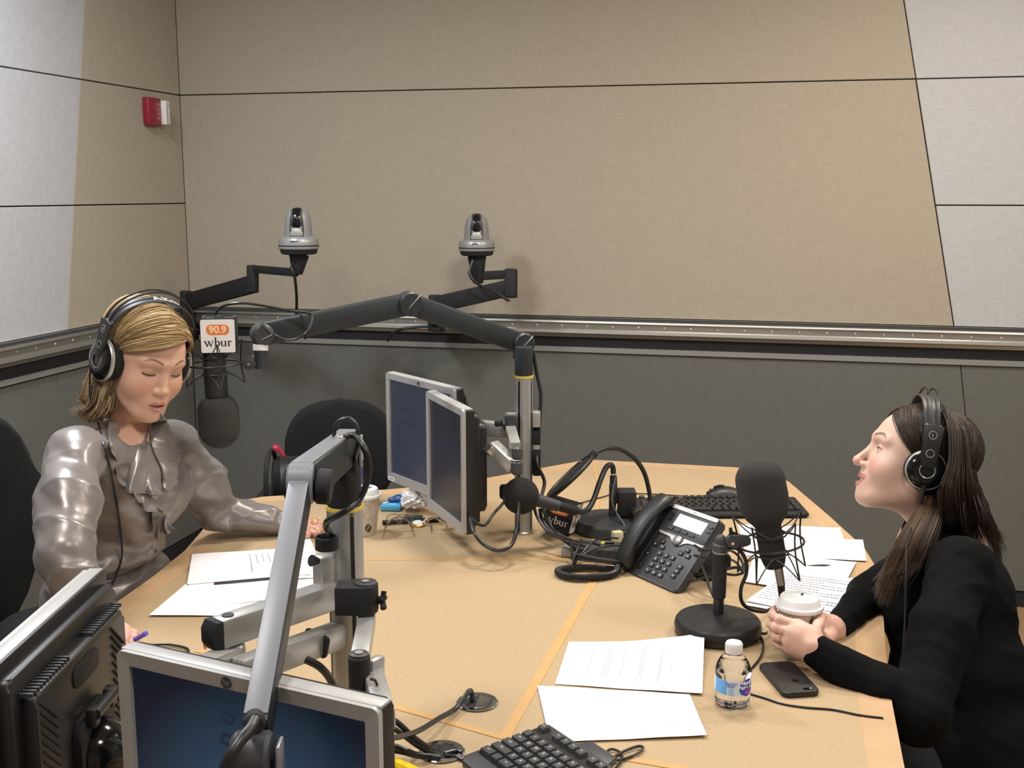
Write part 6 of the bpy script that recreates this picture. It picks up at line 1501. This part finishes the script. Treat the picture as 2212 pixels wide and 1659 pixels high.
def para(u0,v0,u1,v1,nl,gap,w_=.0022,jit=.1,axis='h'):
    rs=random.Random(int(u0*1000+nl)); out=[]
    for k in range(nl):
        if axis=='h': out.append((u0,v0+k*gap,u1-jit*rs.random()*(u1-u0),v0+k*gap,w_))
        else: out.append((u0+k*gap,v0,u0+k*gap,v1-jit*rs.random()*(v1-v0),w_))
    return out
sheet('lower white paper of the left pile, blank, with one dark curled corner',[(400,1262),(640,1245),(690,1330),(322,1332)],(0,0,0,.004),TT+.0012)
sheet('blank white paper in front of the upper sheet of the left pile',[(415,1258),(700,1236),(700,1282),(345,1322)],(0,.0,0,0),TT+.0030)
sheet('upper printed paper of the left pile beside the blonde woman',[(415,1197),(650,1183),(672,1244),(404,1262)],(0,0,.004,0),TT+.0048,
   para(.55,.12,.96,.12,3,.17,.004,.3,'v') if False else [(.52+k*.055,.14,.53+k*.055,.14+.62*(1 if k<1 else .45+.1*(k%2)),.004) for k in range(6)])
sheet('white paper under the thick microphone arm, farthest of the left pile',[(622,1170),(668,1158),(702,1246),(640,1250)],(0,0,0,0),TT+.0062)
bm=nb(); beam(bm,T(462,1261,TT+.006),T(600,1249,TT+.006),.004,.0014); bmesh.ops.translate(bm,vec=(0,0,.001),verts=bm.verts); tagged(finish('pen',bm,'mid'),'slim grey pen lying across the left pile of papers','pen')
sheet('white paper farthest of the right pile, behind the desk microphone',[(1594,1133),(1815,1140),(1835,1205),(1612,1200)],(0,0,0,0),TT+.0010)
sheet('white paper with a notched corner nearest the dark haired woman in the right pile',[(1650,1158),(1864,1166),(1872,1213),(1640,1200)],(0,0,.002,0),TT+.0024)
sheet('white paper under the desk microphone wires in the right pile',[(1632,1196),(1850,1214),(1810,1290),(1607,1256)],(0,0,0,0),TT+.0040)
dp=sheet('top printed page of the right pile beside the paper cup',[(1700,1234),(1850,1250),(1800,1338),(1612,1300)],(0,0,0,.003),TT+.0058,
   [(.05,.10+.062*k,.94-(.3 if k%3==2 else 0),.10+.062*k+.015,.0075) for k in range(13)])
sheet('printed page just under the top page of the right pile',[(1690,1240),(1840,1254),(1795,1344),(1608,1306)],(0,0,0,0),TT+.0044)
bm=nb(); prism(bm,[(-.03,0),(-.01,.006),(.012,.008),(.028,.002),(.012,-.004),(-.01,-.003)],.0008,Matrix.Translation(T(1770,1222,TT+.0050))@Matrix.Rotation(.05,4,'Z')); tagged(finish('hair_clip',bm,'mid'),'small dark oval clip lying on the papers of the right pile','clip')
sheet('printed white paper with a curled corner left of the water bottle',[(1229,1388),(1521,1392),(1517,1502),(1199,1477)],(0.002,.024,.004,0),TT+.0012,
   [l for (u,v0,v1,k) in ((.20,.22,.80,2),(.31,.10,.85,4),(.43,.12,.85,2),(.56,.08,.85,3),(.70,.18,.85,2),(.78,.50,.62,1)) for l in [(u+.013*j,v0+.04*(j%2),u+.013*j-.012,v1-.12*(j%2),.0016) for j in range(k)]])
sheet('blank white paper in front of the printed one, behind the near keyboard',[(1161,1481),(1490,1500),(1527,1591),(1188,1603)],(0,0,.003,0),TT+.0028,
   [(.62,.80,.63,.90,.0016),(.80,.74,.815,.86,.0016)])
# paper cups ------------------------------------------------------------
def paper_cup(label,base,h,rb,rtp,leafang,stain=False,lidh=.018):
    t=thing('paper_cup',label,'cup',base); M=Matrix.Translation(base)
    bm=nb(); lathe(bm,[(rb-.003,.003),(rb,.0),(rb+.0006,.003),(rtp,h)],M,48,caps=False); cb_=finish('cup_wall',bm,'cup',t)
    bm=nb(); r=rtp+.0035; lathe(bm,[(rtp,h-.004),(r,h-.004),(r+.001,h-.001),(r,h+.003),(rtp-.001,h+.004),(rtp-.0025,h+.006),(rtp-.0045,h+lidh-.002),(rtp-.0065,h+lidh),(rtp-.0085,h+lidh-.001),(rtp-.010,h+lidh-.006),(0,h+lidh-.0065)],M,56); ld=finish('lid',bm,'lid',t)
    bm=nb(); box(bm,(.012,.004,.0012),M@Matrix.Rotation(leafang+2.2,4,'Z'),(rtp-.013,0,h+lidh-.0055)); finish('sip_hole',bm,'gap',ld)
    def onc(a,z,o=.0004):
        rr=rb+.0006+(rtp-rb)*(z/h)+o; return base+V((rr*math.cos(a),rr*math.sin(a),z))
    lc=(leafang,h*.22) if not stain else (leafang,h*.78)
    N=20; L_=.017 if not stain else .022
    bm=nb(); c=bm.verts.new(onc(lc[0],lc[1])); ring=[]
    for i in range(N):
        a=2*math.pi*i/N; du=.0115*math.cos(a); dv=L_*.85*math.sin(a); q=.5; ring.append(bm.verts.new(onc(lc[0]+(du*math.cos(q)-dv*math.sin(q)*.5)/rtp,lc[1]+dv*math.cos(q)*.8+du*math.sin(q)*.6)))
    for i in range(N): bm.faces.new((c,ring[i],ring[(i+1)%N]))
    MT.setdefault('leaf',mat('leaf_print',(.14,.10,.035) if not stain else (.07,.065,.015),.6)); lf_=finish('leaf_print',bm,'leaf',cb_)
    bm=nb()
    for k in range(-2,3): tube(bm,[onc(lc[0]+(-.004+.004*k*.3)/rtp,lc[1]-L_*.5+.004*(k+2)*.6,.0007),onc(lc[0]+(.003+.002*k)/rtp,lc[1]+L_*.25+.002*k,.0007)],.00055,4,2)
    finish('leaf_veins',bm,'cup',lf_)
    rs=random.Random(3); bm=nb()
    for k in range(7):
        a0_=leafang-.5+.9*rs.random(); z0=h*(.35+.45*rs.random()); pts=[onc(a0_,z0,.0003)]
        for j in range(3): a0_+=rs.uniform(-.28,.28); z0=min(h*.92,max(.01,z0+rs.uniform(-.018,.018))); pts.append(onc(a0_,z0,.0003))
        tube(bm,pts,.0002,4,5)
    MT.setdefault('sketch',mat('sketch_print',(.25,.20,.15),.6)); finish('line_print',bm,'sketch',cb_)
    return t,onc
cbase=T(1722,1414); hR=W(1722,1318,cbase.y/cp-.0 if False else 2.12).z-TT
cR_,onR=paper_cup('white lidded paper cup held in both hands of the dark haired woman',cbase,max(.098,hR),.0285,.0405,-1.05,True)
bm=nb(); h_=max(.098,hR)
prism(bm,rrect(.016,.012,.002),.0012,frame(onR(-1.18,h_*.70,.002),V((math.cos(-1.18),math.sin(-1.18),.1)),V((0,0,1)).cross(V((math.cos(-1.18),math.sin(-1.18),0))))); 
t=thing('tea_tag','small yellow tea bag tag hanging on the held paper cup','tag',onR(-1.18,h_*.60)); MT['ytag']=mat('tag_yellow',(.55,.50,.06),.6); finish('tag_paper',bm,'ytag',t)
bm=nb(); tube(bm,[onR(-1.18,h_*.76,.0015),onR(-1.15,h_*.85,.0025),onR(-1.1,h_*.97,.003)],.0005,5,4); finish('string',bm,'paper',t)
paper_cup('white lidded paper cup with a leaf print behind the front pole',T(788,1152),.102,.029,.0405,-1.15)
# water bottle ------------------------------------------------------------
wb_=T(1581,1521); t=thing('water_bottle','small clear water bottle with white cap and blue label right of the papers','bottle',wb_); M=Matrix.Translation(wb_)
MT['pet']=mat('clear_plastic',(.97,.98,1),.03,trans=1,ior=1.12); MT['water']=mat('water',(.96,.98,1),.0,trans=1,ior=1.15)
hb=.112
bm=nb(); lathe(bm,[(.010,.004),(.022,.0),(.027,.002),(.030,.010),(.0285,.016),(.0305,.022),(.0300,.027),(.0300,.056),(.0310,.060),(.0300,.066),(.027,.076),(.020,.086),(.0125,.091),(.0120,.098)],M,48,caps=False)
lathe(bm,[(.0112,.098),(.0117,.091),(.0190,.0855),(.0260,.0755),(.0290,.0655),(.0300,.060),(.029,.056),(.029,.027),(.0295,.022),(.0275,.016),(.029,.010),(.026,.003),(.010,.005)],M,48,caps=False); finish('shell',bm,'pet',t)
bm=nb(); lathe(bm,[(0,.0062),(.012,.006),(.024,.0045),(.0280,.010),(.0268,.016),(.0285,.022),(.0282,.027),(.0282,.056),(.0290,.060),(.0283,.064),(0,.064)],M,40); finish('water',bm,'water',t)
bm=nb(); lathe(bm,[(.0136,.094),(.0140,.097),(.0140,.110),(.0130,.112),(0,.112)],M,40); 
cpm=finish('cap',bm,'lid',t)
bm=nb()
for k in range(36):
    a=2*math.pi*k/36; box(bm,(.0010,.0010,.012),M,(.0141*math.cos(a),.0141*math.sin(a),.1035))
finish('cap_ribs',bm,'lid',cpm)
def onb(a,z,o=.0004): return wb_+V(((.0304+o)*math.cos(a),(.0304+o)*math.sin(a),z))
def bpatch(nm,a0,a1,z0,z1,m,parent,o=.0,shape=None,n=16):
    bm=nb(); G=[]
    for i in range(n+1):
        row=[]
        for j in range(9):
            u=i/n; v=j/8
            if shape=='oval': aa=(a0+a1)/2+(a1-a0)/2*(2*u-1)*math.sqrt(max(.02,1-(2*v-1)**2)); row.append(bm.verts.new(onb(aa,z0+(z1-z0)*v,o)))
            else: row.append(bm.verts.new(onb(a0+(a1-a0)*u,z0+(z1-z0)*v,o)))
        G.append(row)
    for i in range(n):
        for j in range(8): bm.faces.new((G[i][j],G[i+1][j],G[i+1][j+1],G[i][j+1]))
    return finish(nm,bm,m,parent)
MT['lblue']=mat('label_blue',(.10,.38,.80),.35); MT['dblue']=mat('label_dark_blue',(.02,.05,.42),.3); MT['mag']=mat('label_magenta',(.45,.05,.45),.4); MT['pale']=mat('label_pale',(.62,.72,.85),.35)
lb_=bpatch('label',-3.35,.30,.0285,.0545,'pale',t,.0)
bpatch('blue_field',-2.95,-2.1,.0295,.0540,'lblue',lb_,.0004)
bpatch('round_field',-1.40,-.35,.0262,.0570,'dblue',lb_,.0006,'oval')
def ctext(nm,s,size,a,z,m,parent,o=.0011,bold=.0004,half=None):
    x=0
    # letters one by one round the bottle
    wid={'i':.30,'l':.30,'f':.36,'r':.42,' ':.3,'t':.38,'s':.5,'é':.56}
    tot=sum(wid.get(c,.60)*size for c in s); p=-tot/2
    for c in s:
        w_=wid.get(c,.60)*size
        if c!=' ':
            aa=a+(p+w_/2)/.031; n_=V((math.cos(aa),math.sin(aa),0)); text(nm,c,size,frame2(onb(aa,z,o),V((-math.sin(aa),math.cos(aa),0)),(0,0,1)),m,parent,bold=bold,ext=.0001)
        p+=w_
ctext('label_letter','Nestlé',.0085,-.86,.0505,'wprint',lb_); ctext('label_letter','Pure Life',.0092,-.86,.0430,'wprint',lb_,bold=.0005)
bpatch('magenta_mark',-1.05,-.68,.0310,.0360,'mag',lb_,.0009)
ctext('label_letter','Purified',.0048,-1.85,.0500,'dblue',lb_,bold=.0001); ctext('label_letter','Water',.0048,-1.85,.0455,'dblue',lb_,bold=.0001)
bm=nb()
for k in range(6): 
    for j in range(3): a=-2.0+.10*j; tube(bm,[onb(a,.0415-.0022*k,.0008),onb(a+.07,.0415-.0022*k,.0008)],.0003,4,1)
finish('small_print',bm,'lblue',lb_)
# mobile phone ------------------------------------------------------------
ph4=[T(1651,1441),T(1727,1439),T(1755,1503),T(1678,1511)]
c=(ph4[0]+ph4[1]+ph4[2]+ph4[3])/4; xd=((ph4[1]-ph4[0])+(ph4[2]-ph4[3])).normalized(); yd=((ph4[0]-ph4[3])+(ph4[1]-ph4[2])); ln=yd.length/2; wd_=((ph4[1]-ph4[0]).length+(ph4[2]-ph4[3]).length)/2
Mp=frame2(c,xd,yd); t=thing('mobile_phone','black mobile phone in a case lying face down beside the bottle','phone',c)
bm=nb(); prism(bm,rrect(wd_,ln,.010,6),.0095,Mp,bev=.003,seg=3); cs=finish('case',bm,'black',t)
bm=nb(); lathe(bm,[(.0062,0),(.0062,.0004)],Mp@Matrix.Translation((.006,-.018,.0094)),24); finish('logo_cutout',bm,'gloss',cs)
bm=nb(); prism(bm,rrect(.018,.008,.0038,5,wd_/2-.018,-ln/2+.012),.0006,Mp@Matrix.Translation((0,0,.0094))); finish('lens_cutout',bm,'gloss',cs)
bm=nb(); lathe(bm,[(.0026,0),(.0026,.0004)],Mp@Matrix.Translation((wd_/2-.013,-ln/2+.012,.0100)),16); finish('lens',bm,'alu2',cs)
# tissues, tissue packet, glasses, watch, remote ------------------------------------------------------------
tc_=T(895,1103); rs=random.Random(4)
bm=nb(); bmesh.ops.create_icosphere(bm,subdivisions=4,radius=.034)
for v in bm.verts:
    p=v.co.normalized(); n_=1+.17*math.sin(9*p.x+5*p.y*p.z*3)+.15*math.sin(13*p.y+7*p.z)+.10*math.sin(21*p.z+11*p.x*p.y*2)+.05*math.sin(43*p.x+31*p.y); v.co=V((v.co.x*1.05*n_,v.co.y*.95*n_,max(v.co.z*.80*n_,-.018))); 
bmesh.ops.translate(bm,vec=tc_+V((0,0,.030)),verts=bm.verts); tagged(finish('crumpled_tissue',bm,'paper',ang=25),'crumpled white tissue on the table left of the nearer monitor','tissue')
pk=T(846,1100); t=thing('tissue_packet','blue and light blue tissue packet next to the crumpled tissue','packet',pk); 
MT['cyan']=mat('packet_light_blue',(.08,.42,.72),.3); MT['navy']=mat('packet_navy',(.02,.08,.28),.35)
bm=nb(); box(bm,(.056,.045,.015),Matrix.Translation(pk+V((0,0,.0085)))@Matrix.Rotation(-.1,4,'Z'),bev=.004); a_=finish('packet_body',bm,'cyan',t)
bm=nb(); box(bm,(.02,.006,.0006),Matrix.Translation(pk+V((.004,-.006,.0163)))@Matrix.Rotation(-.1,4,'Z')); box(bm,(.014,.01,.0006),Matrix.Translation(pk+V((-.018,.008,.0163)))@Matrix.Rotation(.5,4,'Z')); finish('white_print',bm,'wprint',a_)
bm=nb(); bmesh.ops.create_icosphere(bm,subdivisions=3,radius=.02)
for v in bm.verts: n_=1+.2*math.sin(160*v.co.x+90*v.co.y); v.co=V((v.co.x*1.3*n_,v.co.y*.8*n_,v.co.z*.6*n_))
bmesh.ops.translate(bm,vec=pk+V((.014,.022,.022)),verts=bm.verts); finish('navy_flap',bm,'navy',t)
rm=T(900,1131); bm=nb(); beam(bm,T(826,1133)+V((0,0,.005)),T(952,1126)+V((0,0,.005)),.020,.009,bev=.003); t=thing('pen_case','slim black case with a dark green end lying behind the eyeglasses','case',rm); finish('case_body',bm,'matte',t)
MT['green']=mat('dark_green',(.01,.05,.035),.5); bm=nb(); box(bm,(.05,.024,.012),Matrix.Translation(T(893,1124)+V((0,0,.0062))),bev=.003); finish('green_end',bm,'green',t)
MT['horn']=mat('frame_brown',(.22,.15,.09),.3)
t=thing('eyeglasses','thin framed eyeglasses with brown temples standing on the table','glasses',T(858,1135))
bm=nb(); tube(bm,[T(832,1143)+V((0,0,.003)),W(837,1132,2.80),W(845,1122,2.80),W(860,1117,2.81),W(874,1119,2.82),T(886,1136)+V((0,0,.006))],.0022,8,8); finish('temple',bm,'horn',t)
bm=nb(); tube(bm,[T(930,1134)+V((0,0,.004)),W(920,1126,2.84),W(933,1118,2.84),W(950,1121,2.84),T(962,1131)+V((0,0,.003))],.0022,8,8); finish('temple',bm,'horn',t)
for (a_,b_) in ((852,1124),(874,1124)):
    c_=W(a_,b_-2,2.86); bm=nb(); tube(bm,[c_+V((.020*math.cos(q),.004*math.sin(q),.013*math.sin(q))) for q in [2*math.pi*i/24 for i in range(24)]],.0011,6,1,closed=True); finish('lens_rim',bm,'horn',t)
wt=T(902,1136); t=thing('wristwatch','gold wristwatch with a white dial right of the eyeglasses','watch',wt)
bm=nb(); lathe(bm,[(.014,0),(.017,.002),(.0165,.007),(.013,.008)],Matrix.Translation(wt+V((0,0,.001)))@Matrix.Rotation(.2,4,'X'),32); finish('watch_case',bm,'gold',t)
bm=nb(); lathe(bm,[(.0130,0),(0,.0003)],Matrix.Translation(wt+V((0,0,.0095)))@Matrix.Rotation(.2,4,'X'),32,caps=False); finish('dial',bm,'lid',t)
MT['strap']=mat('strap_pink',(.50,.32,.22),.5)
bm=nb(); tube(bm,[wt+V((.014,0,.005)),wt+V((.028,.01,.016)),wt+V((.045,.02,.018)),wt+V((.06,.02,.006))],.006,8,6,flat=.3); tube(bm,[wt+V((-.014,0,.005)),wt+V((-.022,.004,.004))],.006,8,4,flat=.3); finish('strap',bm,'strap',t)
# purple bottle behind the front pole
pb=T(763,1088); t=thing('drink_bottle','purple bottle with a tan band standing behind the front pole','bottle',pb); M=Matrix.Translation(pb)
bm=nb(); lathe(bm,[(.028,0),(.030,.003),(.030,.148),(.026,.158),(.015,.166),(.015,.172)],M,32); bb=finish('bottle_body',bm,'purple',t)
bm=nb(); lathe(bm,[(.0303,.108),(.0305,.109),(.0305,.119),(.0303,.120)],M,32,caps=False); finish('tan_band',bm,'lamin',bb)
bm=nb(); lathe(bm,[(.016,.172),(.0175,.174),(.0175,.186),(.015,.188),(0,.188)],M,28); finish('bottle_cap',bm,'black',t)
bm=nb(); a=-.9; tube(bm,[pb+V((.0305*math.cos(a-.1),.0305*math.sin(a-.1),.095)),pb+V((.0308*math.cos(a),.0308*math.sin(a),.091)),pb+V((.0308*math.cos(a+.12),.0308*math.sin(a+.12),.097))],.0011,5,4); finish('white_mark',bm,'wprint',bb)
# junction box and the tangle of cables left of the telephone ------------------------------------------------------------
jb=T(1290,1203); t=thing('junction_box','grey audio junction box under the cables left of the telephone','junction box',jb)
Mj=Matrix.Translation(jb)@Matrix.Rotation(math.radians(-14),4,'Z')
bm=nb(); box(bm,(.115,.070,.030),Mj,(0,0,.0155),bev=.003); jbx=finish('box_body',bm,'mid',t)
bm=nb(); box(bm,(.026,.05,.022),Mj,(-.070,0,.012),bev=.002); box_=finish('side_cheek',bm,'silver',t)
bm=nb(); box(bm,(.026,.02,.030),Matrix.Translation(T(1333,1181)+V((0,0,.025)))@Matrix.Rotation(.4,4,'Z'),bev=.003); MT['cream2']=mat('cream_plastic',(.50,.50,.32),.5); tagged(finish('adapter',bm,'cream2'),'small cream network adapter plugged in beside the telephone handset','adapter')
for k,(x_,y_) in enumerate(((1298,1174),(1297,1180))):
    t=thing('jack_plug','black plug with a '+('upper' if k==0 else 'lower')+' yellow ring above the junction box','plug',T(x_,y_)+V((0,0,.03)))
    a_=W(x_,y_,2.66); b_=W(x_+9,y_-1,2.66); bm=nb(); cyl(bm,a_,b_,.0035,12,bev=.001); MT['ygr']=mat('ring_yellow_green',(.62,.70,.06),.4); finish('yellow_ring',bm,'ygr',t)
    bm=nb(); cyl(bm,b_,W(x_+28,y_-2,2.66),.0042,12,bev=.001); finish('plug_body',bm,'black',t)
tangle=[
 ('black cable from the middle pole dropping left of the station cube to the junction box',[(1166,1100,2.72),(1172,1125,2.70),(1190,1148,2.68),(1215,1165,2.66),(1236,1180,2.64),(1250,1195,2.6)],.0046),
 ('outer black cable bowing out from the middle pole towards the junction box',[(1152,1085,2.70),(1160,1115,2.66),(1178,1142,2.64),(1202,1158,2.63),(1230,1170,2.62),(1262,1180,2.6)],.0040),
 ('black cable running along the front of the station cube',[(1186,1118,2.66),(1192,1140,2.64),(1212,1156,2.62),(1240,1168,2.62),(1275,1172,2.62),(1296,1178,2.63)],.0032),
 ('thin black cable crossing over the junction box to the yellow plug',[(1228,1244,2.55),(1236,1222,2.55),(1262,1190,2.57),(1285,1168,2.6),(1312,1162,2.63),(1335,1163,2.66)],.0024),
 ('thin black cable curving from the junction box to the cream adapter',[(1240,1220,2.55),(1252,1204,2.56),(1278,1188,2.58),(1310,1180,2.6),(1342,1178,2.62)],.0024),
 ('black cable hanging in front of the junction box, left strand',[(1231,1168,2.62),(1236,1192,2.58),(1240,1210,2.56),(1232,1228,2.55),(1229,1246,2.55)],.0028),
 ('black cable hanging in front of the junction box, right strand',[(1256,1166,2.62),(1248,1184,2.57),(1240,1206,2.55),(1241,1228,2.55),(1238,1245,2.55)],.0028),
 ('upper black cable passing in front of the junction box towards the telephone',[(1237,1196,2.56),(1262,1201,2.55),(1295,1208,2.54),(1335,1214,2.54),(1345,1214,2.55)],.0040),
 ('lower black cable passing in front of the junction box towards the telephone',[(1244,1204,2.56),(1268,1210,2.55),(1300,1214,2.54),(1332,1219,2.54),(1345,1222,2.55)],.0034),
 ('thin cable sagging behind the telephone to the desk microphone stand, upper strand',[(1500,1178,2.45),(1520,1188,2.4),(1545,1187,2.35),(1580,1190,2.33),(1600,1208,2.32),(1609,1235,2.3)],.0028),
 ('thin cable sagging behind the telephone to the desk microphone stand, middle strand',[(1500,1200,2.43),(1530,1206,2.38),(1560,1203,2.34),(1590,1215,2.32),(1606,1240,2.31)],.0026),
 ('thin cable near the table between telephone and desk microphone stand, upper strand',[(1490,1245,2.45),(1530,1236,2.4),(1565,1230,2.35),(1590,1226,2.33),(1604,1232,2.32)],.0032),
 ('thin cable near the table between telephone and desk microphone stand, lower strand',[(1485,1258,2.42),(1525,1246,2.38),(1560,1240,2.35),(1588,1242,2.34),(1605,1238,2.33)],.0028),
 ('black cable slanting from the telephone down behind the desk microphone stand',[(1508,1200,2.4),(1517,1225,2.36),(1528,1255,2.3),(1540,1285,2.26),(1552,1298,2.24)],.0034)]
for lab,pts,r in tangle:
    P=[W(*p) for p in pts]; P=[V((p.x,p.y,max(p.z,TT+r+.0005))) for p in P]
    lab=' '.join(lab.split()[:16]); cable(lab,P,r)
def tcable(lab,pts,r,m='cable',lift=0):
    cable(lab,[T(x,y,TT+r+(z if isinstance(z,float) else 0)) for x,y,z in pts],r,m)
tcable('thin black headphone cable on the table between the bottle and the black sleeve',[(1908,1551,0),(1860,1545,0),(1800,1533,0),(1740,1528,0),(1690,1520,0),(1650,1507,0),(1616,1497,0)],.0019)
tcable('thin cable curving from behind the bottle to the desk microphone base',[(1614,1462,0),(1622,1446,0),(1640,1424,0),(1648,1404,0),(1648,1385,0),(1640,1368,0),(1652,1368,0),(1668,1362,0)],.0020)
cable('black cable rising from the chrome grommet towards the front monitor',[gc1+V((-.008,0,-.01)),gc1+V((-.012,0,.022)),W(985,1530,1.86),W(950,1551,1.80),W(905,1578,1.72),W(860,1592,1.62),W(810,1596,1.5)],.0044)
for k,(pts,r,lab) in enumerate((([(948,1630,0),(900,1598,.03),(860,1562,.06),(825,1540,.08),(800,1520,.1)],.0046,'top black cable from the near grommet to the front monitor'),([(950,1632,0),(905,1612,.02),(860,1580,.05),(820,1556,.07),(795,1540,.09)],.0044,'second black cable from the near grommet to the front monitor'),([(946,1634,0),(900,1630,.01),(860,1614,.02),(820,1607,.03),(790,1607,.03)],.0046,'third black cable from the near grommet to the front monitor'),([(950,1636,0),(905,1634,.006),(865,1624,.01),(820,1618,.02),(790,1616,.02)],.0040,'lowest black cable from the near grommet to the front monitor'),([(960,1628,0),(985,1622,.0),(998,1626,.0)],.0036,'short black cable between the near grommet and the keyboard'),([(962,1632,0),(984,1634,.0),(1000,1642,.0)],.0030,'thin black cable between the near grommet and the keyboard'))):
    cable(lab,[T(x,y,TT+r+float(z)) for x,y,z in pts],r)
cable('thick yellow cable at the bottom edge right of the front monitor',[T(800,1628,TT+.02),T(828,1642,TT+.012),T(862,1652,TT+.010),T(905,1672,TT+.009)],.0085,'yellow')
cable('black looped keyboard cable lying right of the near keyboard',[T(x,y,TT+.004) for x,y in ((1296,1655),(1325,1636),(1350,1622),(1378,1612),(1389,1616),(1372,1630),(1340,1641),(1318,1640),(1310,1626),(1322,1618),(1340,1626),(1343,1640),(1330,1660))],.0022)
cable('thin black cable in front of the right hand of the blonde woman',[T(x,y,TT+.004) for x,y in ((300,1390),(330,1392),(365,1392),(402,1400),(406,1412),(398,1424))],.0026)
cable('black cable looping down under the silver monitor arm',[W(660,1424,1.60),W(690,1440,1.60),W(712,1465,1.62),W(728,1500,1.64)],.0060)
cable('small orange wire at the end of the silver monitor arm',[W(444,1402,1.62),W(440,1385,1.62),W(446,1371,1.62),W(455,1366,1.62)],.0018,'orange')
# ================================================================== chairs, bag
def office_chair(label,c,face,top,w_,h_,seat=.46,arms=False,m='chair',bulge=.05):
    """c: floor point under the seat centre, face: direction a sitter looks"""
    f=V(face).normalized(); s_=V((f.y,-f.x,0)); t=thing('office_chair',label,'chair',(c[0],c[1],0)); c=V((c[0],c[1],0))
    bm=nb(); Mx=frame2(c-f*.24+V((0,0,top-h_/2)),s_,(0,0,1)); n=28; o=[]
    for i in range(n):
        a=2*math.pi*i/n; cx_,sy_=math.cos(a),math.sin(a); o.append((w_/2*math.copysign(abs(cx_)**.75,cx_)*(1-.10*(sy_<0)*abs(sy_)),h_/2*math.copysign(abs(sy_)**.80,sy_)))
    prism(bm,o,.07,Mx@Matrix.Translation((0,0,-.035)),bev=.028,seg=5)
    for v in bm.verts:
        q=Mx.inverted()@v.co; v.co=v.co+Mx.col[2].to_3d()*(-.35*q.x*q.x)*(1 if Mx.col[2].to_3d().dot(f)<0 else -1)
    finish('backrest',bm,m,t,ang=60)
    bm=nb(); prism(bm,rrect(w_*1.02,.46,.10,8),.085,frame2(c+V((0,0,seat-.085)),s_,f) if V(s_).cross(f).z>0 else frame2(c+V((0,0,seat-.085)),-s_,f),bev=.03,seg=4); finish('seat',bm,m,t,ang=60)
    bm=nb(); tube(bm,[c-f*.10+V((0,0,seat-.09)),c-f*.26+V((0,0,seat-.07)),c-f*.30+V((0,0,seat+.05)),c-f*.28+V((0,0,top-h_*.55))],.022,8,6,flat=.5); finish('back_support',bm,'matte',t)
    bm=nb(); cyl(bm,c+V((0,0,.08)),c+V((0,0,seat-.08)),.028,20); finish('column',bm,'black',t)
    for k in range(5):
        a=2*math.pi*k/5+.3; d=V((math.cos(a),math.sin(a),0)); bm=nb(); beam(bm,c+d*.02+V((0,0,.105)),c+d*.29+V((0,0,.075)),.045,.03,bev=.008); lg=finish('base_leg',bm,'black',t)
        bm=nb(); cyl(bm,c+d*.29+V((0,0,.03))-V((d.y,-d.x,0))*.02,c+d*.29+V((0,0,.03))+V((d.y,-d.x,0))*.02,.0295,16,bev=.004); finish('caster',bm,'black',lg)
    if arms:
        for q in (-1,1):
            bm=nb(); beam(bm,c+s_*q*(w_/2+.03)-f*.12+V((0,0,seat+.20)),c+s_*q*(w_/2+.03)+f*.12+V((0,0,seat+.20)),.06,.03,bev=.012); beam(bm,c+s_*q*(w_/2+.03)+V((0,0,seat-.06)),c+s_*q*(w_/2+.03)+V((0,0,seat+.19)),.05,.02,up=f,bev=.006); finish('armrest',bm,'black',t)
    return t
office_chair('black office chair behind the blonde woman at the left edge',(pel.x-.03,pel.y+.03),frA,1.10,.52,.60,.455,bulge=.02)
rcx=W(752,960,3.98); office_chair('empty black office chair with a rounded back behind the table',(rcx.x,rcx.y-.22),V((.12,-1,0)),W(740,862,3.98).z,.40,.40,.47)
office_chair('black office chair under the dark haired woman',(hp_.x+.02,hp_.y+.02),ff,.80,.46,.38,hp_.z-.13)
hbq=W(640,1030,3.70); t=thing('handbag','black handbag with a red strap left of the empty office chair','handbag',(hbq.x,hbq.y,.60))
bm=nb(); 
a_=W(588,1040,3.66); b_=W(735,1040,3.72); cyl(bm,a_,b_,.085,32,bev=.02); bag=finish('bag_body',bm,'gloss' if False else 'black',t)
bm=nb(); tube(bm,[a_+V((-.002,.085*math.cos(q),.105*math.sin(q))) for q in [2*math.pi*i/28 for i in range(28)]],.008,8,1,closed=True); finish('side_hoop',bm,'matte',t)
MT['redst']=mat('red_strap',(.35,.02,.05),.5)
bm=nb(); tube(bm,[W(590,970,3.66),W(596,966,3.66),W(606,974,3.67),W(616,990,3.68),W(620,1000,3.68)],.011,8,6,flat=.5); finish('red_strap',bm,'redst',t)
bm=nb(); box(bm,(.30,.26,.10),Matrix.Translation((hbq.x+.02,hbq.y,.555))); box(bm,(.03,.03,.5),Matrix.Translation((hbq.x+.02,hbq.y,.26))); box(bm,(.3,.3,.02),Matrix.Translation((hbq.x+.02,hbq.y,.011))); 
sm=bpy.data.objects; tt=thing('stool','low dark stool carrying the handbag behind the table','stool',(hbq.x+.02,hbq.y,0)); finish('stool_frame',bm,'matte',tt,smooth=False)
